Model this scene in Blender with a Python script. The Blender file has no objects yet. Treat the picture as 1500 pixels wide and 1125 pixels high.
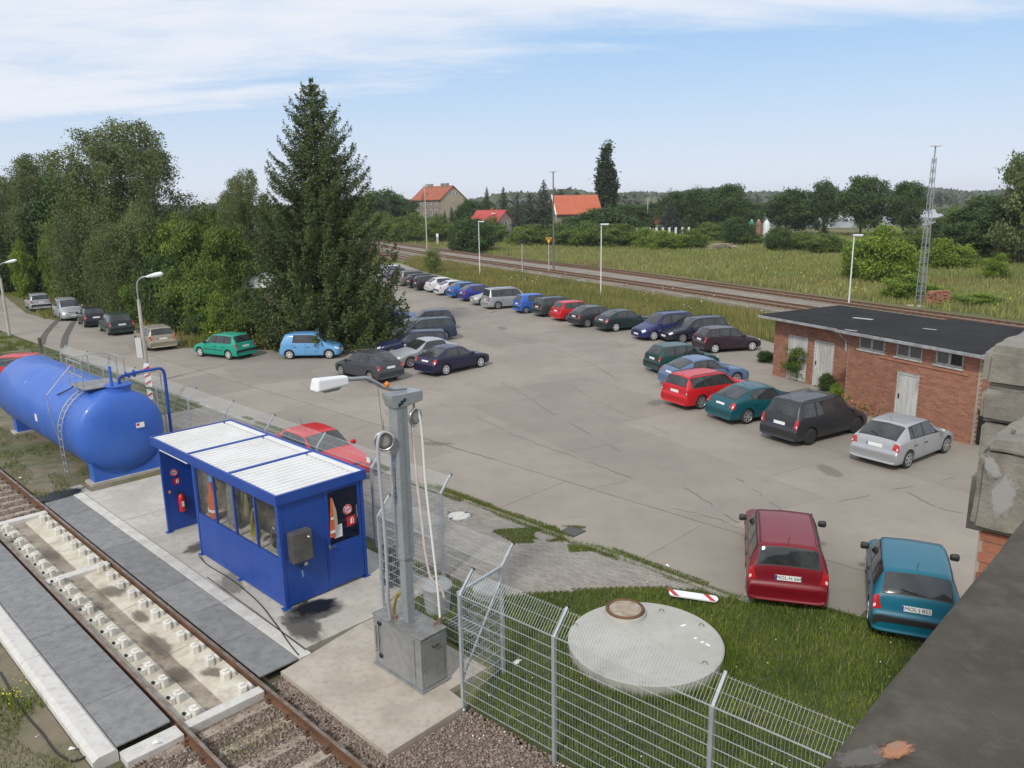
import bpy, bmesh, math, random
import numpy as np
from mathutils import Vector, Matrix
R = math.radians
rnd = random.Random(7)
nrg = np.random.default_rng(11)
S = bpy.context.scene
COL = S.collection

# ---------------------------------------------------------------- camera
FPX, PITCH, ROLL, CAMH = 1146.0, R(13.05), R(-0.986), 8.5      # focal length in photo pixels (1500 wide)
_F = Vector((0, math.cos(PITCH), -math.sin(PITCH)))
_R = Vector((1, 0, 0)); _U = _R.cross(_F)
_R2 = _R*math.cos(ROLL) + _U*math.sin(ROLL)
_U2 = _U*math.cos(ROLL) - _R*math.sin(ROLL)
cam = bpy.data.cameras.new('camera'); camo = bpy.data.objects.new('camera', cam); COL.objects.link(camo)
cam.sensor_width = 36; cam.lens = FPX/1500*36; cam.clip_start = .05; cam.clip_end = 6000
m = Matrix((_R2, _U2, -_F)).transposed().to_4x4(); m.translation = (0, 0, CAMH)
camo.matrix_world = m
S.camera = camo

# ---------------------------------------------------------------- world, sun, exposure
SUN_EL, SUN_AZ = R(42), R(205)     # azimuth measured clockwise from +Y (view direction): behind and slightly left
w = bpy.data.worlds.new('World'); S.world = w; w.use_nodes = True
nt = w.node_tree; nt.nodes.clear()
def N(t, **k):
    n = nt.nodes.new(t)
    for a, b in k.items(): setattr(n, a, b)
    return n
out = N('ShaderNodeOutputWorld'); bg = N('ShaderNodeBackground'); bg.inputs[1].default_value = 0.105
sky = N('ShaderNodeTexSky', sky_type='NISHITA', sun_disc=False)
sky.sun_elevation = SUN_EL; sky.sun_rotation = SUN_AZ; sky.air_density = 1.0; sky.dust_density = 1.6; sky.ozone_density = 1.5
tc = N('ShaderNodeTexCoord')
sep = N('ShaderNodeSeparateXYZ'); nt.links.new(tc.outputs['Generated'], sep.inputs[0])
def mth(op, a, b=None, c=None, clamp=False):
    n = N('ShaderNodeMath', operation=op, use_clamp=clamp)
    for i, x in enumerate((a, b, c)):
        if x is None: continue
        if isinstance(x, (int, float)): n.inputs[i].default_value = x
        else: nt.links.new(x, n.inputs[i])
    return n.outputs[0]
zz = mth('MAXIMUM', sep.outputs[2], 0.0)
den = mth('ADD', zz, 0.10)
cx = mth('DIVIDE', sep.outputs[0], den); cy = mth('DIVIDE', sep.outputs[1], den)
cmb = N('ShaderNodeCombineXYZ'); nt.links.new(cx, cmb.inputs[0]); nt.links.new(cy, cmb.inputs[1])
def cloud(scale, det, rough, dist, stretch, off):
    mp = N('ShaderNodeMapping'); mp.inputs['Scale'].default_value = stretch; mp.inputs['Location'].default_value = off
    mp.inputs['Rotation'].default_value = (0, 0, R(-28))
    nt.links.new(cmb.outputs[0], mp.inputs[0])
    nz = N('ShaderNodeTexNoise'); nz.inputs['Scale'].default_value = scale; nz.inputs['Detail'].default_value = det
    nz.inputs['Roughness'].default_value = rough; nz.inputs['Distortion'].default_value = dist
    nt.links.new(mp.outputs[0], nz.inputs['Vector']); return nz.outputs[0]
n1 = cloud(1.0, 9, .58, .4, (.35, 1.0, 1), (3.1, 1.7, 0))
n2 = cloud(3.2, 8, .62, .6, (.5, 1.0, 1), (0, 4, 0))
# a broad bank of thin high cloud lying over the left and upper part of the sky: weight by position in the cloud plane
bank = mth('MULTIPLY', mth('SUBTRACT', mth('MULTIPLY_ADD', cx, -0.38, 3.72), cy), .75)
bank = mth('MINIMUM', bank, 0.42); bank = mth('MAXIMUM', bank, -0.5)
cov = mth('ADD', mth('MULTIPLY', bank, .8), mth('ADD', mth('MULTIPLY', n1, 1.7), mth('MULTIPLY', n2, .7)))
ramp = N('ShaderNodeMapRange', interpolation_type='SMOOTHSTEP'); ramp.inputs[1].default_value = .92; ramp.inputs[2].default_value = 1.62
nt.links.new(cov, ramp.inputs[0])
low = mth('SUBTRACT', 1.0, mth('DIVIDE', zz, .22), clamp=True)     # pale band along the horizon
cf = mth('MAXIMUM', mth('MULTIPLY', ramp.outputs[0], .92), mth('MULTIPLY', mth('POWER', low, 1.5), .90))
mix = N('ShaderNodeMix', data_type='RGBA')
veil = N('ShaderNodeMix', data_type='RGBA'); veil.inputs[0].default_value = .62; nt.links.new(sky.outputs[0], veil.inputs[6]); veil.inputs[7].default_value = (4.7, 7.6, 11.6, 1)
nt.links.new(cf, mix.inputs[0]); nt.links.new(veil.outputs[2], mix.inputs[6]); mix.inputs[7].default_value = (9.0, 9.3, 10.0, 1)
nt.links.new(mix.outputs[2], bg.inputs[0]); nt.links.new(bg.outputs[0], out.inputs[0])

sl = bpy.data.lights.new('sun', 'SUN'); so = bpy.data.objects.new('sun', sl); COL.objects.link(so)
sl.energy = 2.7; sl.angle = R(6); sl.color = (1, .95, .87)
sd = Vector((math.sin(SUN_AZ)*math.cos(SUN_EL), math.cos(SUN_AZ)*math.cos(SUN_EL), math.sin(SUN_EL)))
so.rotation_euler = sd.to_track_quat('Z', 'Y').to_euler()
S.view_settings.view_transform = 'Standard'; S.view_settings.look = 'None'; S.view_settings.gamma = 1
S.view_settings.use_curve_mapping = False; S.view_settings.exposure = -0.12
S.cycles.max_bounces = 6; S.cycles.transparent_max_bounces = 6

# ---------------------------------------------------------------- survey helpers: places read off the photo as ground points
def ray(px, py): return _F + _R2*((px-750)/FPX) - _U2*((py-562.5)/FPX)
def G(px, py, z=0.0):
    d = ray(px, py); t = (z-CAMH)/d.z; return Vector((d.x*t, d.y*t, z))
def proj(x, y, z):
    v = Vector((x, y, z-CAMH)); return 750+FPX*v.dot(_R2)/v.dot(_F), 562.5-FPX*v.dot(_U2)/v.dot(_F)
def at(px, D, z=3.0):
    x = (px-750)/FPX*D
    for _ in range(5): x += (px-proj(x, D, z)[0])*D/FPX
    return x
def topz(x, y, py):
    lo, hi = -5, 80
    for _ in range(40):
        mid = (lo+hi)/2
        if proj(x, y, mid)[1] > py: lo = mid
        else: hi = mid
    return lo
TA = R(45.6); CT, ST = math.cos(TA), math.sin(TA)
def TB(b, a, z=0.0): return Vector((b*CT-a*ST, b*ST+a*CT, z))     # yard frame: b away from the near track, a along it

# ---------------------------------------------------------------- materials
MATS = {}
def M(name, c, rough=.7, metal=0, c2=None, sc=3.0, mixlo=.35, mixhi=.65, c3=None, sc3=25., w3=.5, bump=0., bsc=40., rand=0., tint=0., coat=0, spec=.5, world=False, trans=0., det=6, stretch=None, alpha=None):
    if name in MATS: return MATS[name]
    mt = bpy.data.materials.new(name); mt.use_nodes = True; MATS[name] = mt
    t = mt.node_tree; L = t.links; p = t.nodes['Principled BSDF']
    p.inputs['Roughness'].default_value = rough; p.inputs['Metallic'].default_value = metal
    p.inputs['Specular IOR Level'].default_value = spec
    p.inputs['Coat Weight'].default_value = coat; p.inputs['Coat Roughness'].default_value = .06
    mt.diffuse_color = (*c[:3], 1)
    def n(ty): return t.nodes.new(ty)
    vec = None
    if world:
        g = n('ShaderNodeNewGeometry'); vec = g.outputs['Position']
    else:
        g = n('ShaderNodeTexCoord'); vec = g.outputs['Object']
    if stretch:
        mp = n('ShaderNodeMapping'); mp.inputs['Scale'].default_value = stretch[:3]
        if len(stretch) > 3: mp.inputs['Rotation'].default_value = (0, 0, stretch[3])
        L.new(vec, mp.inputs[0]); vec2 = mp.outputs[0]
    else: vec2 = vec
    def noise(s, d=det, v=vec2, r=.6):
        q = n('ShaderNodeTexNoise'); q.inputs['Scale'].default_value = s; q.inputs['Detail'].default_value = d; q.inputs['Roughness'].default_value = r
        L.new(v, q.inputs['Vector']); return q.outputs[0]
    def mixc(f, a, b, mode='MIX'):
        q = n('ShaderNodeMix'); q.data_type = 'RGBA'; q.blend_type = mode
        for i, x in ((0, f), (6, a), (7, b)):
            if isinstance(x, (int, float)): q.inputs[i].default_value = x
            elif isinstance(x, tuple): q.inputs[i].default_value = (*x[:3], 1)
            else: L.new(x, q.inputs[i])
        return q.outputs[2]
    def rng(x, a, b, lo=0., hi=1.):
        q = n('ShaderNodeMapRange'); q.interpolation_type = 'SMOOTHSTEP'
        for i, vv in ((1, a), (2, b), (3, lo), (4, hi)): q.inputs[i].default_value = vv
        L.new(x, q.inputs[0]); return q.outputs[0]
    col = tuple(c)
    if c2 is not None: col = mixc(rng(noise(sc), mixlo, mixhi), tuple(c), tuple(c2))
    if c3 is not None:
        f = rng(noise(sc3), .45, .72, 0, w3); col = mixc(f, col, tuple(c3))
    if rand or tint:
        v = None
        if rand:
            oi = n('ShaderNodeObjectInfo'); v = rng(oi.outputs['Random'], 0, 1, 1-rand, 1+rand)
        if tint:
            at_ = n('ShaderNodeAttribute'); at_.attribute_name = 'tint'
            q = n('ShaderNodeMath'); q.operation = 'MULTIPLY_ADD'; L.new(at_.outputs['Fac'], q.inputs[0]); q.inputs[1].default_value = tint
            q.inputs[2].default_value = 1.0
            if v is None: v = q.outputs[0]
            else:
                q2 = n('ShaderNodeMath'); q2.operation = 'MULTIPLY'; L.new(v, q2.inputs[0]); L.new(q.outputs[0], q2.inputs[1]); v = q2.outputs[0]
        cb = n('ShaderNodeCombineColor')
        for i in range(3): L.new(v, cb.inputs[i])
        col = mixc(1.0, col, cb.outputs[0], 'MULTIPLY')
    if isinstance(col, tuple): p.inputs['Base Color'].default_value = (*col[:3], 1)
    else: L.new(col, p.inputs['Base Color'])
    if bump:
        b = n('ShaderNodeBump'); b.inputs['Strength'].default_value = min(1, bump); b.inputs['Distance'].default_value = .02
        L.new(noise(bsc, 8), b.inputs['Height']); L.new(b.outputs[0], p.inputs['Normal'])
    if trans:
        tr = n('ShaderNodeBsdfTranslucent'); ms = n('ShaderNodeMixShader'); ms.inputs[0].default_value = trans
        if isinstance(col, tuple): tr.inputs[0].default_value = (*col[:3], 1)
        else: L.new(col, tr.inputs[0])
        o = t.nodes['Material Output']; L.new(p.outputs[0], ms.inputs[1]); L.new(tr.outputs[0], ms.inputs[2]); L.new(ms.outputs[0], o.inputs[0])
    if alpha is not None:
        ts = n('ShaderNodeBsdfTransparent'); ms = n('ShaderNodeMixShader'); ms.inputs[0].default_value = alpha
        o = t.nodes['Material Output']; L.new(ts.outputs[0], ms.inputs[1]); L.new(p.outputs[0], ms.inputs[2]); L.new(ms.outputs[0], o.inputs[0])
    return mt

# ---------------------------------------------------------------- mesh builder
def vbasis(d):
    d = Vector(d).normalized(); u = d.cross(Vector((0, 0, 1)))
    if u.length < 1e-3: u = Vector((1, 0, 0))
    u.normalize(); return d, u, u.cross(d)
class MB:
    def __init__(s): s.v = []; s.f = []
    def add(s, vs, fs):
        o = len(s.v); s.v += [tuple(x) for x in vs]; s.f += [tuple(i+o for i in q) for q in fs]; return s
    def box(s, c, d, rz=0, bottom=True):
        cx, cy, cz = c; x, y, z = d[0]/2, d[1]/2, d[2]/2; cs, sn = math.cos(rz), math.sin(rz)
        vs = [(cx+i*x*cs-j*y*sn, cy+i*x*sn+j*y*cs, cz+k*z) for k in (-1, 1) for i, j in ((-1, -1), (1, -1), (1, 1), (-1, 1))]
        fs = [(4, 5, 6, 7), (0, 1, 5, 4), (1, 2, 6, 5), (2, 3, 7, 6), (3, 0, 4, 7)]
        if bottom: fs.append((3, 2, 1, 0))
        return s.add(vs, fs)
    def b2(s, x0, x1, y0, y1, z0, z1): return s.box(((x0+x1)/2, (y0+y1)/2, (z0+z1)/2), (abs(x1-x0), abs(y1-y0), abs(z1-z0)))
    def bar(s, p, q, w, h, up=None):
        p = Vector(p); q = Vector(q); d, u, v = vbasis(q-p)
        if up is not None:
            v = Vector(up); u = d.cross(v).normalized(); v = u.cross(d)
        vs = [e+u*(i*w/2)+v*(j*h/2) for e in (p, q) for i, j in ((-1, -1), (1, -1), (1, 1), (-1, 1))]
        return s.add(vs, [(0, 1, 2, 3)[::-1], (4, 5, 6, 7), (0, 1, 5, 4), (1, 2, 6, 5), (2, 3, 7, 6), (3, 0, 4, 7)])
    def cyl(s, p, q, r1, r2=None, n=10, cap=True):
        r2 = r1 if r2 is None else r2; p = Vector(p); q = Vector(q); d, u, v = vbasis(q-p)
        vs = [e+(u*math.cos(k*2*math.pi/n)+v*math.sin(k*2*math.pi/n))*r for e, r in ((p, r1), (q, r2)) for k in range(n)]
        fs = [(k, (k+1) % n, n+(k+1) % n, n+k) for k in range(n)]
        if cap: fs += [tuple(range(n))[::-1], tuple(range(n, 2*n))]
        return s.add(vs, fs)
    def tube(s, pts, r, n=8):
        pts = [Vector(p) for p in pts]; rings = []
        rr = r if isinstance(r, (list, tuple)) else [r]*len(pts)
        pu = None
        for i, p in enumerate(pts):
            d = (pts[min(i+1, len(pts)-1)]-pts[max(i-1, 0)]).normalized()
            if pu is None: _, u, v = vbasis(d)
            else:
                u = (pu-d*pu.dot(d)).normalized(); v = u.cross(d)
            pu = u
            rings.append([p+(u*math.cos(k*2*math.pi/n)+v*math.sin(k*2*math.pi/n))*rr[i] for k in range(n)])
        vs = [x for ring in rings for x in ring]
        fs = [(i*n+k, i*n+(k+1) % n, (i+1)*n+(k+1) % n, (i+1)*n+k) for i in range(len(pts)-1) for k in range(n)]
        fs += [tuple(range(n))[::-1], tuple(range(len(vs)-n, len(vs)))]
        return s.add(vs, fs)
    def prism(s, poly, z0, z1):
        n = len(poly); vs = [(x, y, z0) for x, y in poly]+[(x, y, z1) for x, y in poly]
        return s.add(vs, [tuple(range(n))[::-1], tuple(range(n, 2*n))]+[(k, (k+1) % n, n+(k+1) % n, n+k) for k in range(n)])
    def extr(s, poly3, dv):
        n = len(poly3); dv = Vector(dv); vs = [Vector(p) for p in poly3]; vs = vs+[p+dv for p in vs]
        return s.add(vs, [tuple(range(n))[::-1], tuple(range(n, 2*n))]+[(k, (k+1) % n, n+(k+1) % n, n+k) for k in range(n)])
    def lathe(s, c, axis, prof, n=20):
        c = Vector(c); d, u, v = vbasis(axis); m_ = len(prof)
        vs = [c+d*h+(u*math.cos(k*2*math.pi/n)+v*math.sin(k*2*math.pi/n))*r for h, r in prof for k in range(n)]
        fs = [(i*n+k, i*n+(k+1) % n, (i+1)*n+(k+1) % n, (i+1)*n+k) for i in range(m_-1) for k in range(n)]
        fs += [tuple(range(n))[::-1], tuple(range(len(vs)-n, len(vs)))]
        return s.add(vs, fs)
    def ring(s, c, axis, R1, r, n=24, k=8):
        c = Vector(c); d, u, v = vbasis(axis); vs = []
        for i in range(n):
            a = i*2*math.pi/n; e = u*math.cos(a)+v*math.sin(a)
            for j in range(k):
                t = j*2*math.pi/k; vs.append(c+e*(R1+r*math.cos(t))+d*(r*math.sin(t)))
        return s.add(vs, [(i*k+j, ((i+1) % n)*k+j, ((i+1) % n)*k+(j+1) % k, i*k+(j+1) % k) for i in range(n) for j in range(k)])
    def mesh(s, name='m', smooth=None, o=(0, 0, 0), fix=True):
        me = bpy.data.meshes.new(name)
        me.from_pydata([(x-o[0], y-o[1], z-o[2]) for x, y, z in s.v], [], s.f)
        if fix and len(s.f) < 60000:
            bm = bmesh.new(); bm.from_mesh(me); bmesh.ops.recalc_face_normals(bm, faces=bm.faces); bm.to_mesh(me); bm.free()
        if smooth is not None:
            me.polygons.foreach_set('use_smooth', [True]*len(me.polygons)); me.set_sharp_from_angle(angle=R(smooth))
        me.update(); return me
    def build(s, name, mat, parent=None, smooth=None, o=(0, 0, 0), loc=None, rz=None, bevel=0, **tg):
        ob = bpy.data.objects.new(name, s.mesh(name, smooth, o)); COL.objects.link(ob)
        ob.data.materials.append(mat)
        if parent is not None: ob.parent = parent
        if loc is not None: ob.location = loc
        if rz is not None: ob.rotation_euler = (0, 0, rz)
        if bevel:
            b = ob.modifiers.new('bevel', 'BEVEL'); b.width = bevel; b.segments = 2; b.limit_method = 'ANGLE'
        for k, v in tg.items(): ob[k] = v
        return ob
def thing(name, label, cat, loc=(0, 0, 0), rz=0, group=None):
    o = bpy.data.objects.new(name, None); COL.objects.link(o); o.empty_display_size = .2
    o.location = loc; o.rotation_euler = (0, 0, rz); o['label'] = label; o['category'] = cat
    if group: o['group'] = group
    return o
def tag(o, label, cat, group=None):
    o['label'] = label; o['category'] = cat
    if group: o['group'] = group
    return o
def link(me, name, parent=None, loc=None, rot=None, mat=None, sc=None):
    o = bpy.data.objects.new(name, me); COL.objects.link(o)
    if parent is not None: o.parent = parent
    if loc is not None: o.location = loc
    if rot is not None: o.rotation_euler = rot
    if sc is not None: o.scale = sc if isinstance(sc, (tuple, list)) else (sc,)*3
    if mat is not None and not me.materials: me.materials.append(mat)
    return o
def copy_tree(o, parent=None):
    c = o.copy(); COL.objects.link(c)
    if parent is not None: c.parent = parent
    for ch in CH.get(o.name, list(o.children)): copy_tree(ch, c)
    return c
CH = {}
def text(body, size, name, mat, parent, loc, rot, ext=.002, align='CENTER', spacing=1.0, vert=False):
    cu = bpy.data.curves.new(name, 'FONT'); cu.body = body; cu.size = size; cu.align_x = align; cu.align_y = 'CENTER'; cu.extrude = ext
    cu.space_character = spacing; cu.space_line = .8; cu.resolution_u = 2
    t_ = bpy.data.objects.new(name, cu); COL.objects.link(t_)
    bpy.context.view_layer.update()
    me = bpy.data.meshes.new_from_object(t_.evaluated_get(bpy.context.evaluated_depsgraph_get()))
    bpy.data.objects.remove(t_); me.materials.clear(); me.materials.append(mat)
    o = bpy.data.objects.new(name, me); COL.objects.link(o); o.parent = parent; o.location = loc; o.rotation_euler = rot
    return o
# fast soup of loose faces from numpy arrays: verts (N,k,3), tint (N,)
def soup(name, V, tint, mat, parent=None, **tg):
    n, k, _ = V.shape; me = bpy.data.meshes.new(name)
    me.vertices.add(n*k); me.vertices.foreach_set('co', V.reshape(-1).astype(np.float32))
    me.loops.add(n*k); me.loops.foreach_set('vertex_index', np.arange(n*k, dtype=np.int32))
    me.polygons.add(n); me.polygons.foreach_set('loop_start', np.arange(0, n*k, k, dtype=np.int32))
    try: me.polygons.foreach_set('loop_total', np.full(n, k, np.int32))
    except Exception: pass
    if tint is not None:
        at_ = me.attributes.new('tint', 'FLOAT', 'FACE'); at_.data.foreach_set('value', tint.astype(np.float32))
    me.update(calc_edges=True); me.materials.append(mat)
    if tg.pop('meshonly', False): return me
    o = bpy.data.objects.new(name, me); COL.objects.link(o)
    if parent is not None: o.parent = parent
    for a_, b_ in tg.items(): o[a_] = b_
    return o
def set_tint(ob, per_face):
    a_ = ob.data.attributes.new('tint', 'FLOAT', 'FACE'); a_.data.foreach_set('value', np.asarray(per_face, np.float32))
def clip(poly, pts):    # Sutherland-Hodgman, convex ccw clip polygon
    outp = list(poly)
    for i in range(len(pts)):
        a_, b_ = pts[i], pts[(i+1) % len(pts)]; inp = outp; outp = []
        if not inp: return []
        side = lambda p: (b_[0]-a_[0])*(p[1]-a_[1])-(b_[1]-a_[1])*(p[0]-a_[0])
        for j in range(len(inp)):
            p, q = inp[j-1], inp[j]; sp, sq = side(p), side(q)
            if sq >= 0:
                if sp < 0: t_ = sp/(sp-sq); outp.append((p[0]+(q[0]-p[0])*t_, p[1]+(q[1]-p[1])*t_))
                outp.append(q)
            elif sp >= 0: t_ = sp/(sp-sq); outp.append((p[0]+(q[0]-p[0])*t_, p[1]+(q[1]-p[1])*t_))
    return outp
def inside(poly, X, Y):
    c = np.zeros(X.shape, bool); n = len(poly)
    for i in range(n):
        x1, y1 = poly[i-1]; x2, y2 = poly[i]
        k = ((y1 > Y) != (y2 > Y)) & (X < (x2-x1)*(Y-y1)/((y2-y1) if y2 != y1 else 1e-9)+x1); c ^= k
    return c

def stain_mat(name, c, amax=.8, sc=2.2, rough=.6):
    if name in MATS: return MATS[name]
    mt = M(name, c, rough); t = mt.node_tree; L = t.links; n = t.nodes.new
    tc = n('ShaderNodeTexCoord'); ln = n('ShaderNodeVectorMath'); ln.operation = 'LENGTH'; L.new(tc.outputs['Object'], ln.inputs[0])
    nz = n('ShaderNodeTexNoise'); nz.inputs['Scale'].default_value = sc; nz.inputs['Detail'].default_value = 8; nz.inputs['Roughness'].default_value = .7
    oi = n('ShaderNodeObjectInfo'); ad = n('ShaderNodeVectorMath'); ad.operation = 'ADD'; L.new(tc.outputs['Object'], ad.inputs[0]); sc_ = n('ShaderNodeMath'); sc_.operation = 'MULTIPLY'; L.new(oi.outputs['Random'], sc_.inputs[0]); sc_.inputs[1].default_value = 50
    L.new(sc_.outputs[0], ad.inputs[1]); L.new(ad.outputs[0], nz.inputs['Vector'])
    a = n('ShaderNodeMath'); a.operation = 'MULTIPLY_ADD'; L.new(nz.outputs[0], a.inputs[0]); a.inputs[1].default_value = 1.3; a.inputs[2].default_value = .0
    b = n('ShaderNodeMath'); b.operation = 'SUBTRACT'; L.new(a.outputs[0], b.inputs[0]); L.new(ln.outputs['Value'], b.inputs[1])
    r = n('ShaderNodeMapRange'); r.interpolation_type = 'SMOOTHSTEP'; r.inputs[1].default_value = -.22; r.inputs[2].default_value = .18; r.inputs[4].default_value = amax; L.new(b.outputs[0], r.inputs[0])
    ts = n('ShaderNodeBsdfTransparent'); ms = n('ShaderNodeMixShader'); L.new(r.outputs[0], ms.inputs[0]); L.new(ts.outputs[0], ms.inputs[1]); L.new(t.nodes['Principled BSDF'].outputs[0], ms.inputs[2]); L.new(ms.outputs[0], t.nodes['Material Output'].inputs[0])
    return mt
def stain(name, c, rx, ry, rot, mat, z, parent=None, kind=None, upright=None):
    o = MB().add([(-1.05, -1.05, 0), (1.05, -1.05, 0), (1.05, 1.05, 0), (-1.05, 1.05, 0)], [(0, 1, 2, 3)]).build(name, mat, parent, loc=(c[0], c[1], z))
    o.scale = (rx, ry, 1); o.rotation_euler = upright or (0, 0, rot)
    if kind: o['kind'] = kind
    return o
# ================================================================ GROUND, LOT, TRACKS
m_conc = M('lot_concrete', (.295, .262, .218), .95, c2=(.25, .222, .187), sc=.22, c3=(.20, .18, .155), sc3=1.3, w3=.30, bump=.35, bsc=30, rand=.07, world=True, stretch=(1, 1, 1))
m_joint = M('joint_dirt', (.12, .105, .075), 1, c2=(.07, .09, .03), sc=.8, world=True)
m_pad = M('pad_concrete', (.50, .47, .41), .9, c2=(.40, .375, .32), sc=.9, c3=(.30, .28, .25), sc3=5, w3=.5, bump=.3, bsc=40, world=True)
m_soil = M('meadow_soil', (.085, .10, .030), 1, c2=(.14, .125, .045), sc=.06, c3=(.19, .14, .07), sc3=.35, w3=.55, bump=.6, bsc=3, world=True)
m_dirt = M('track_dirt', (.19, .155, .105), 1, c2=(.10, .11, .045), sc=.7, c3=(.26, .22, .16), sc3=3, w3=.6, bump=.6, bsc=20, world=True)
m_paver = M('paver_grey', (.30, .275, .238), .92, c2=(.255, .232, .20), sc=.8, bump=.3, bsc=60, rand=.10, tint=.10, world=True)
m_gravel = M('far_gravel', (.27, .24, .20), 1, c2=(.20, .175, .14), sc=.35, c3=(.15, .12, .09), sc3=3, w3=.7, bump=.6, bsc=25, world=True)

lot_y = [(14.5, 7.2), (14.5, 68), (14.9, 90), (15.5, 120), (22.5, 120), (21.1, 92.7), (18.6, 76), (18.8, 69.5), (20.2, 66), (21.3, 60), (21.2, 50.5), (20.8, 47.0), (22.8, 44.2), (23.6, 42.4), (26.7, 40.3)]
LOT = [tuple(TB(b, a)[:2]) for b, a in lot_y]+[(-7.6, 49.5), (-8.6, 58), (-9.6, 68), (-12.5, 80), (-17.5, 97), (-22, 112), (-16.5, 118), (-11.0, 101.5), (-4.6, 86.8), (-1.0, 78.6), (3.2, 71), (6.6, 65.0), (9.9, 58.8), (14.0, 52.8), (15.9, 46), (16.3, 40.2), (17.6, 33), (19.6, 26), (19.5, 18), (8.5, 12.6), tuple(TB(15.56, 5.05)[:2]), tuple(TB(15.45, 5.9)[:2]), tuple(TB(14.95, 7.0)[:2])]
MEAD = M('ground_base', (.085, .10, .030), 1)
def ground_h(X, Y):
    B = X*CT+Y*ST; A = -X*ST+Y*CT
    h = np.full(X.shape, -.06)
    tr = np.clip((8.55-B)/.35, 0, 1)*(B > -30)*(A < 60)
    h = h-.16*tr
    far = np.clip((np.hypot(X, Y)-260)/900, 0, 1)
    h = h-far*.5
    return h
g1 = np.concatenate([-np.geomspace(1900, 62, 26), np.linspace(-60, 60, 161), np.geomspace(62, 1900, 26)])
g2 = np.concatenate([np.linspace(-40, 90, 161), np.geomspace(92, 2200, 30)])
X, Y = np.meshgrid(g1, g2); Z = ground_h(X, Y); nx, ny = len(g1), len(g2)
me = bpy.data.meshes.new('ground')
idx = np.arange(nx*ny).reshape(ny, nx)
me.from_pydata(np.stack([X, Y, Z], -1).reshape(-1, 3).tolist(), [], np.stack([idx[:-1, :-1], idx[:-1, 1:], idx[1:, 1:], idx[1:, :-1]], -1).reshape(-1, 4).tolist())
me.polygons.foreach_set('use_smooth', [True]*len(me.polygons)); me.update()
o = link(me, 'ground', mat=m_soil); o['kind'] = 'structure'

def flat(name, poly, z0, z1, mat, parent=None, kind='structure', yard=True, bevel=0):
    mb = MB(); P2 = [tuple(TB(b, a)[:2]) for b, a in poly] if yard else poly
    mb.prism(P2, z0, z1); o = mb.build(name, mat, parent, bevel=bevel)
    if kind: o['kind'] = kind
    return o
lot = flat('parking_lot', LOT, -.3, -.022, m_joint, yard=False)
# the slabs of the lot, cut along the real joints
ang = math.atan2(-5.2, 3.3)     # bearing of the long joints far from the curb
dx, dy = Vector((math.sin(R(45.6+14)), -math.cos(R(45.6+14)))), None
u_ = Vector((.50, -.866)).normalized(); v_ = Vector((-u_.y, u_.x))
cnt = 0
def slab(poly, z, name='concrete_slab'):
    if len(poly) < 3: return
    ar = sum(poly[i-1][0]*poly[i][1]-poly[i][0]*poly[i-1][1] for i in range(len(poly)))/2
    if abs(ar) < .35: return
    cx_ = sum(p[0] for p in poly)/len(poly); cy_ = sum(p[1] for p in poly)/len(poly)
    ins = []
    for p in poly:
        d = math.hypot(p[0]-cx_, p[1]-cy_); k = max(0, 1-.007/max(d, .05)); ins.append((cx_+(p[0]-cx_)*k-cx_, cy_+(p[1]-cy_)*k-cy_))
    MB().prism(ins, -.2, z).build(name, m_conc, lot, loc=(cx_, cy_, 0))
gutter = [tuple(TB(b, a)[:2]) for b, a in ((14.5, 7.3), (14.5, 48), (17.65, 48), (17.65, 7.3))][::-1]
for i in range(9):            # one strip of slabs beside the curb
    a0 = 5.2+i*4.9; c = [tuple(TB(b, a)[:2]) for b, a in ((14.5, a0), (17.63, a0), (17.63, a0+4.9), (14.5, a0+4.9))]
    slab(clip(LOT, c), -.004+rnd.uniform(-.004, .002)); cnt += 1
big = [tuple(TB(b, a)[:2]) for b, a in ((17.66, -40), (200, -40), (200, 200), (17.66, 200))]
LOT2 = clip(LOT, big)
org = Vector((2.0, 26.0))
for i in range(-22, 24):
    for j in range(-10, 24):
        ww, ll = 3.75, 7.5; sh = (i % 3)*2.1
        p0 = org+v_*(i*ww)-u_*(j*ll+sh); c = [p0, p0+v_*ww, p0+v_*ww-u_*ll, p0-u_*ll]
        c = [tuple(q) for q in c]
        ar = sum(c[k-1][0]*c[k][1]-c[k][0]*c[k-1][1] for k in range(4))
        if ar < 0: c = c[::-1]
        q = clip(LOT2, c)
        if q: slab(q, rnd.uniform(-.005, .002)); cnt += 1
LOT3 = clip(LOT, [tuple(TB(b, a)[:2]) for b, a in ((14.4, 49.3), (17.66, 49.3), (17.66, 200), (14.4, 200))])
for i in range(12):
    a0 = 49.3+i*6; c = [tuple(TB(b, a)[:2]) for b, a in ((14.5, a0), (17.65, a0), (17.65, a0+6), (14.5, a0+6))]
    slab(clip(LOT3, c), rnd.uniform(-.005, .002))
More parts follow.
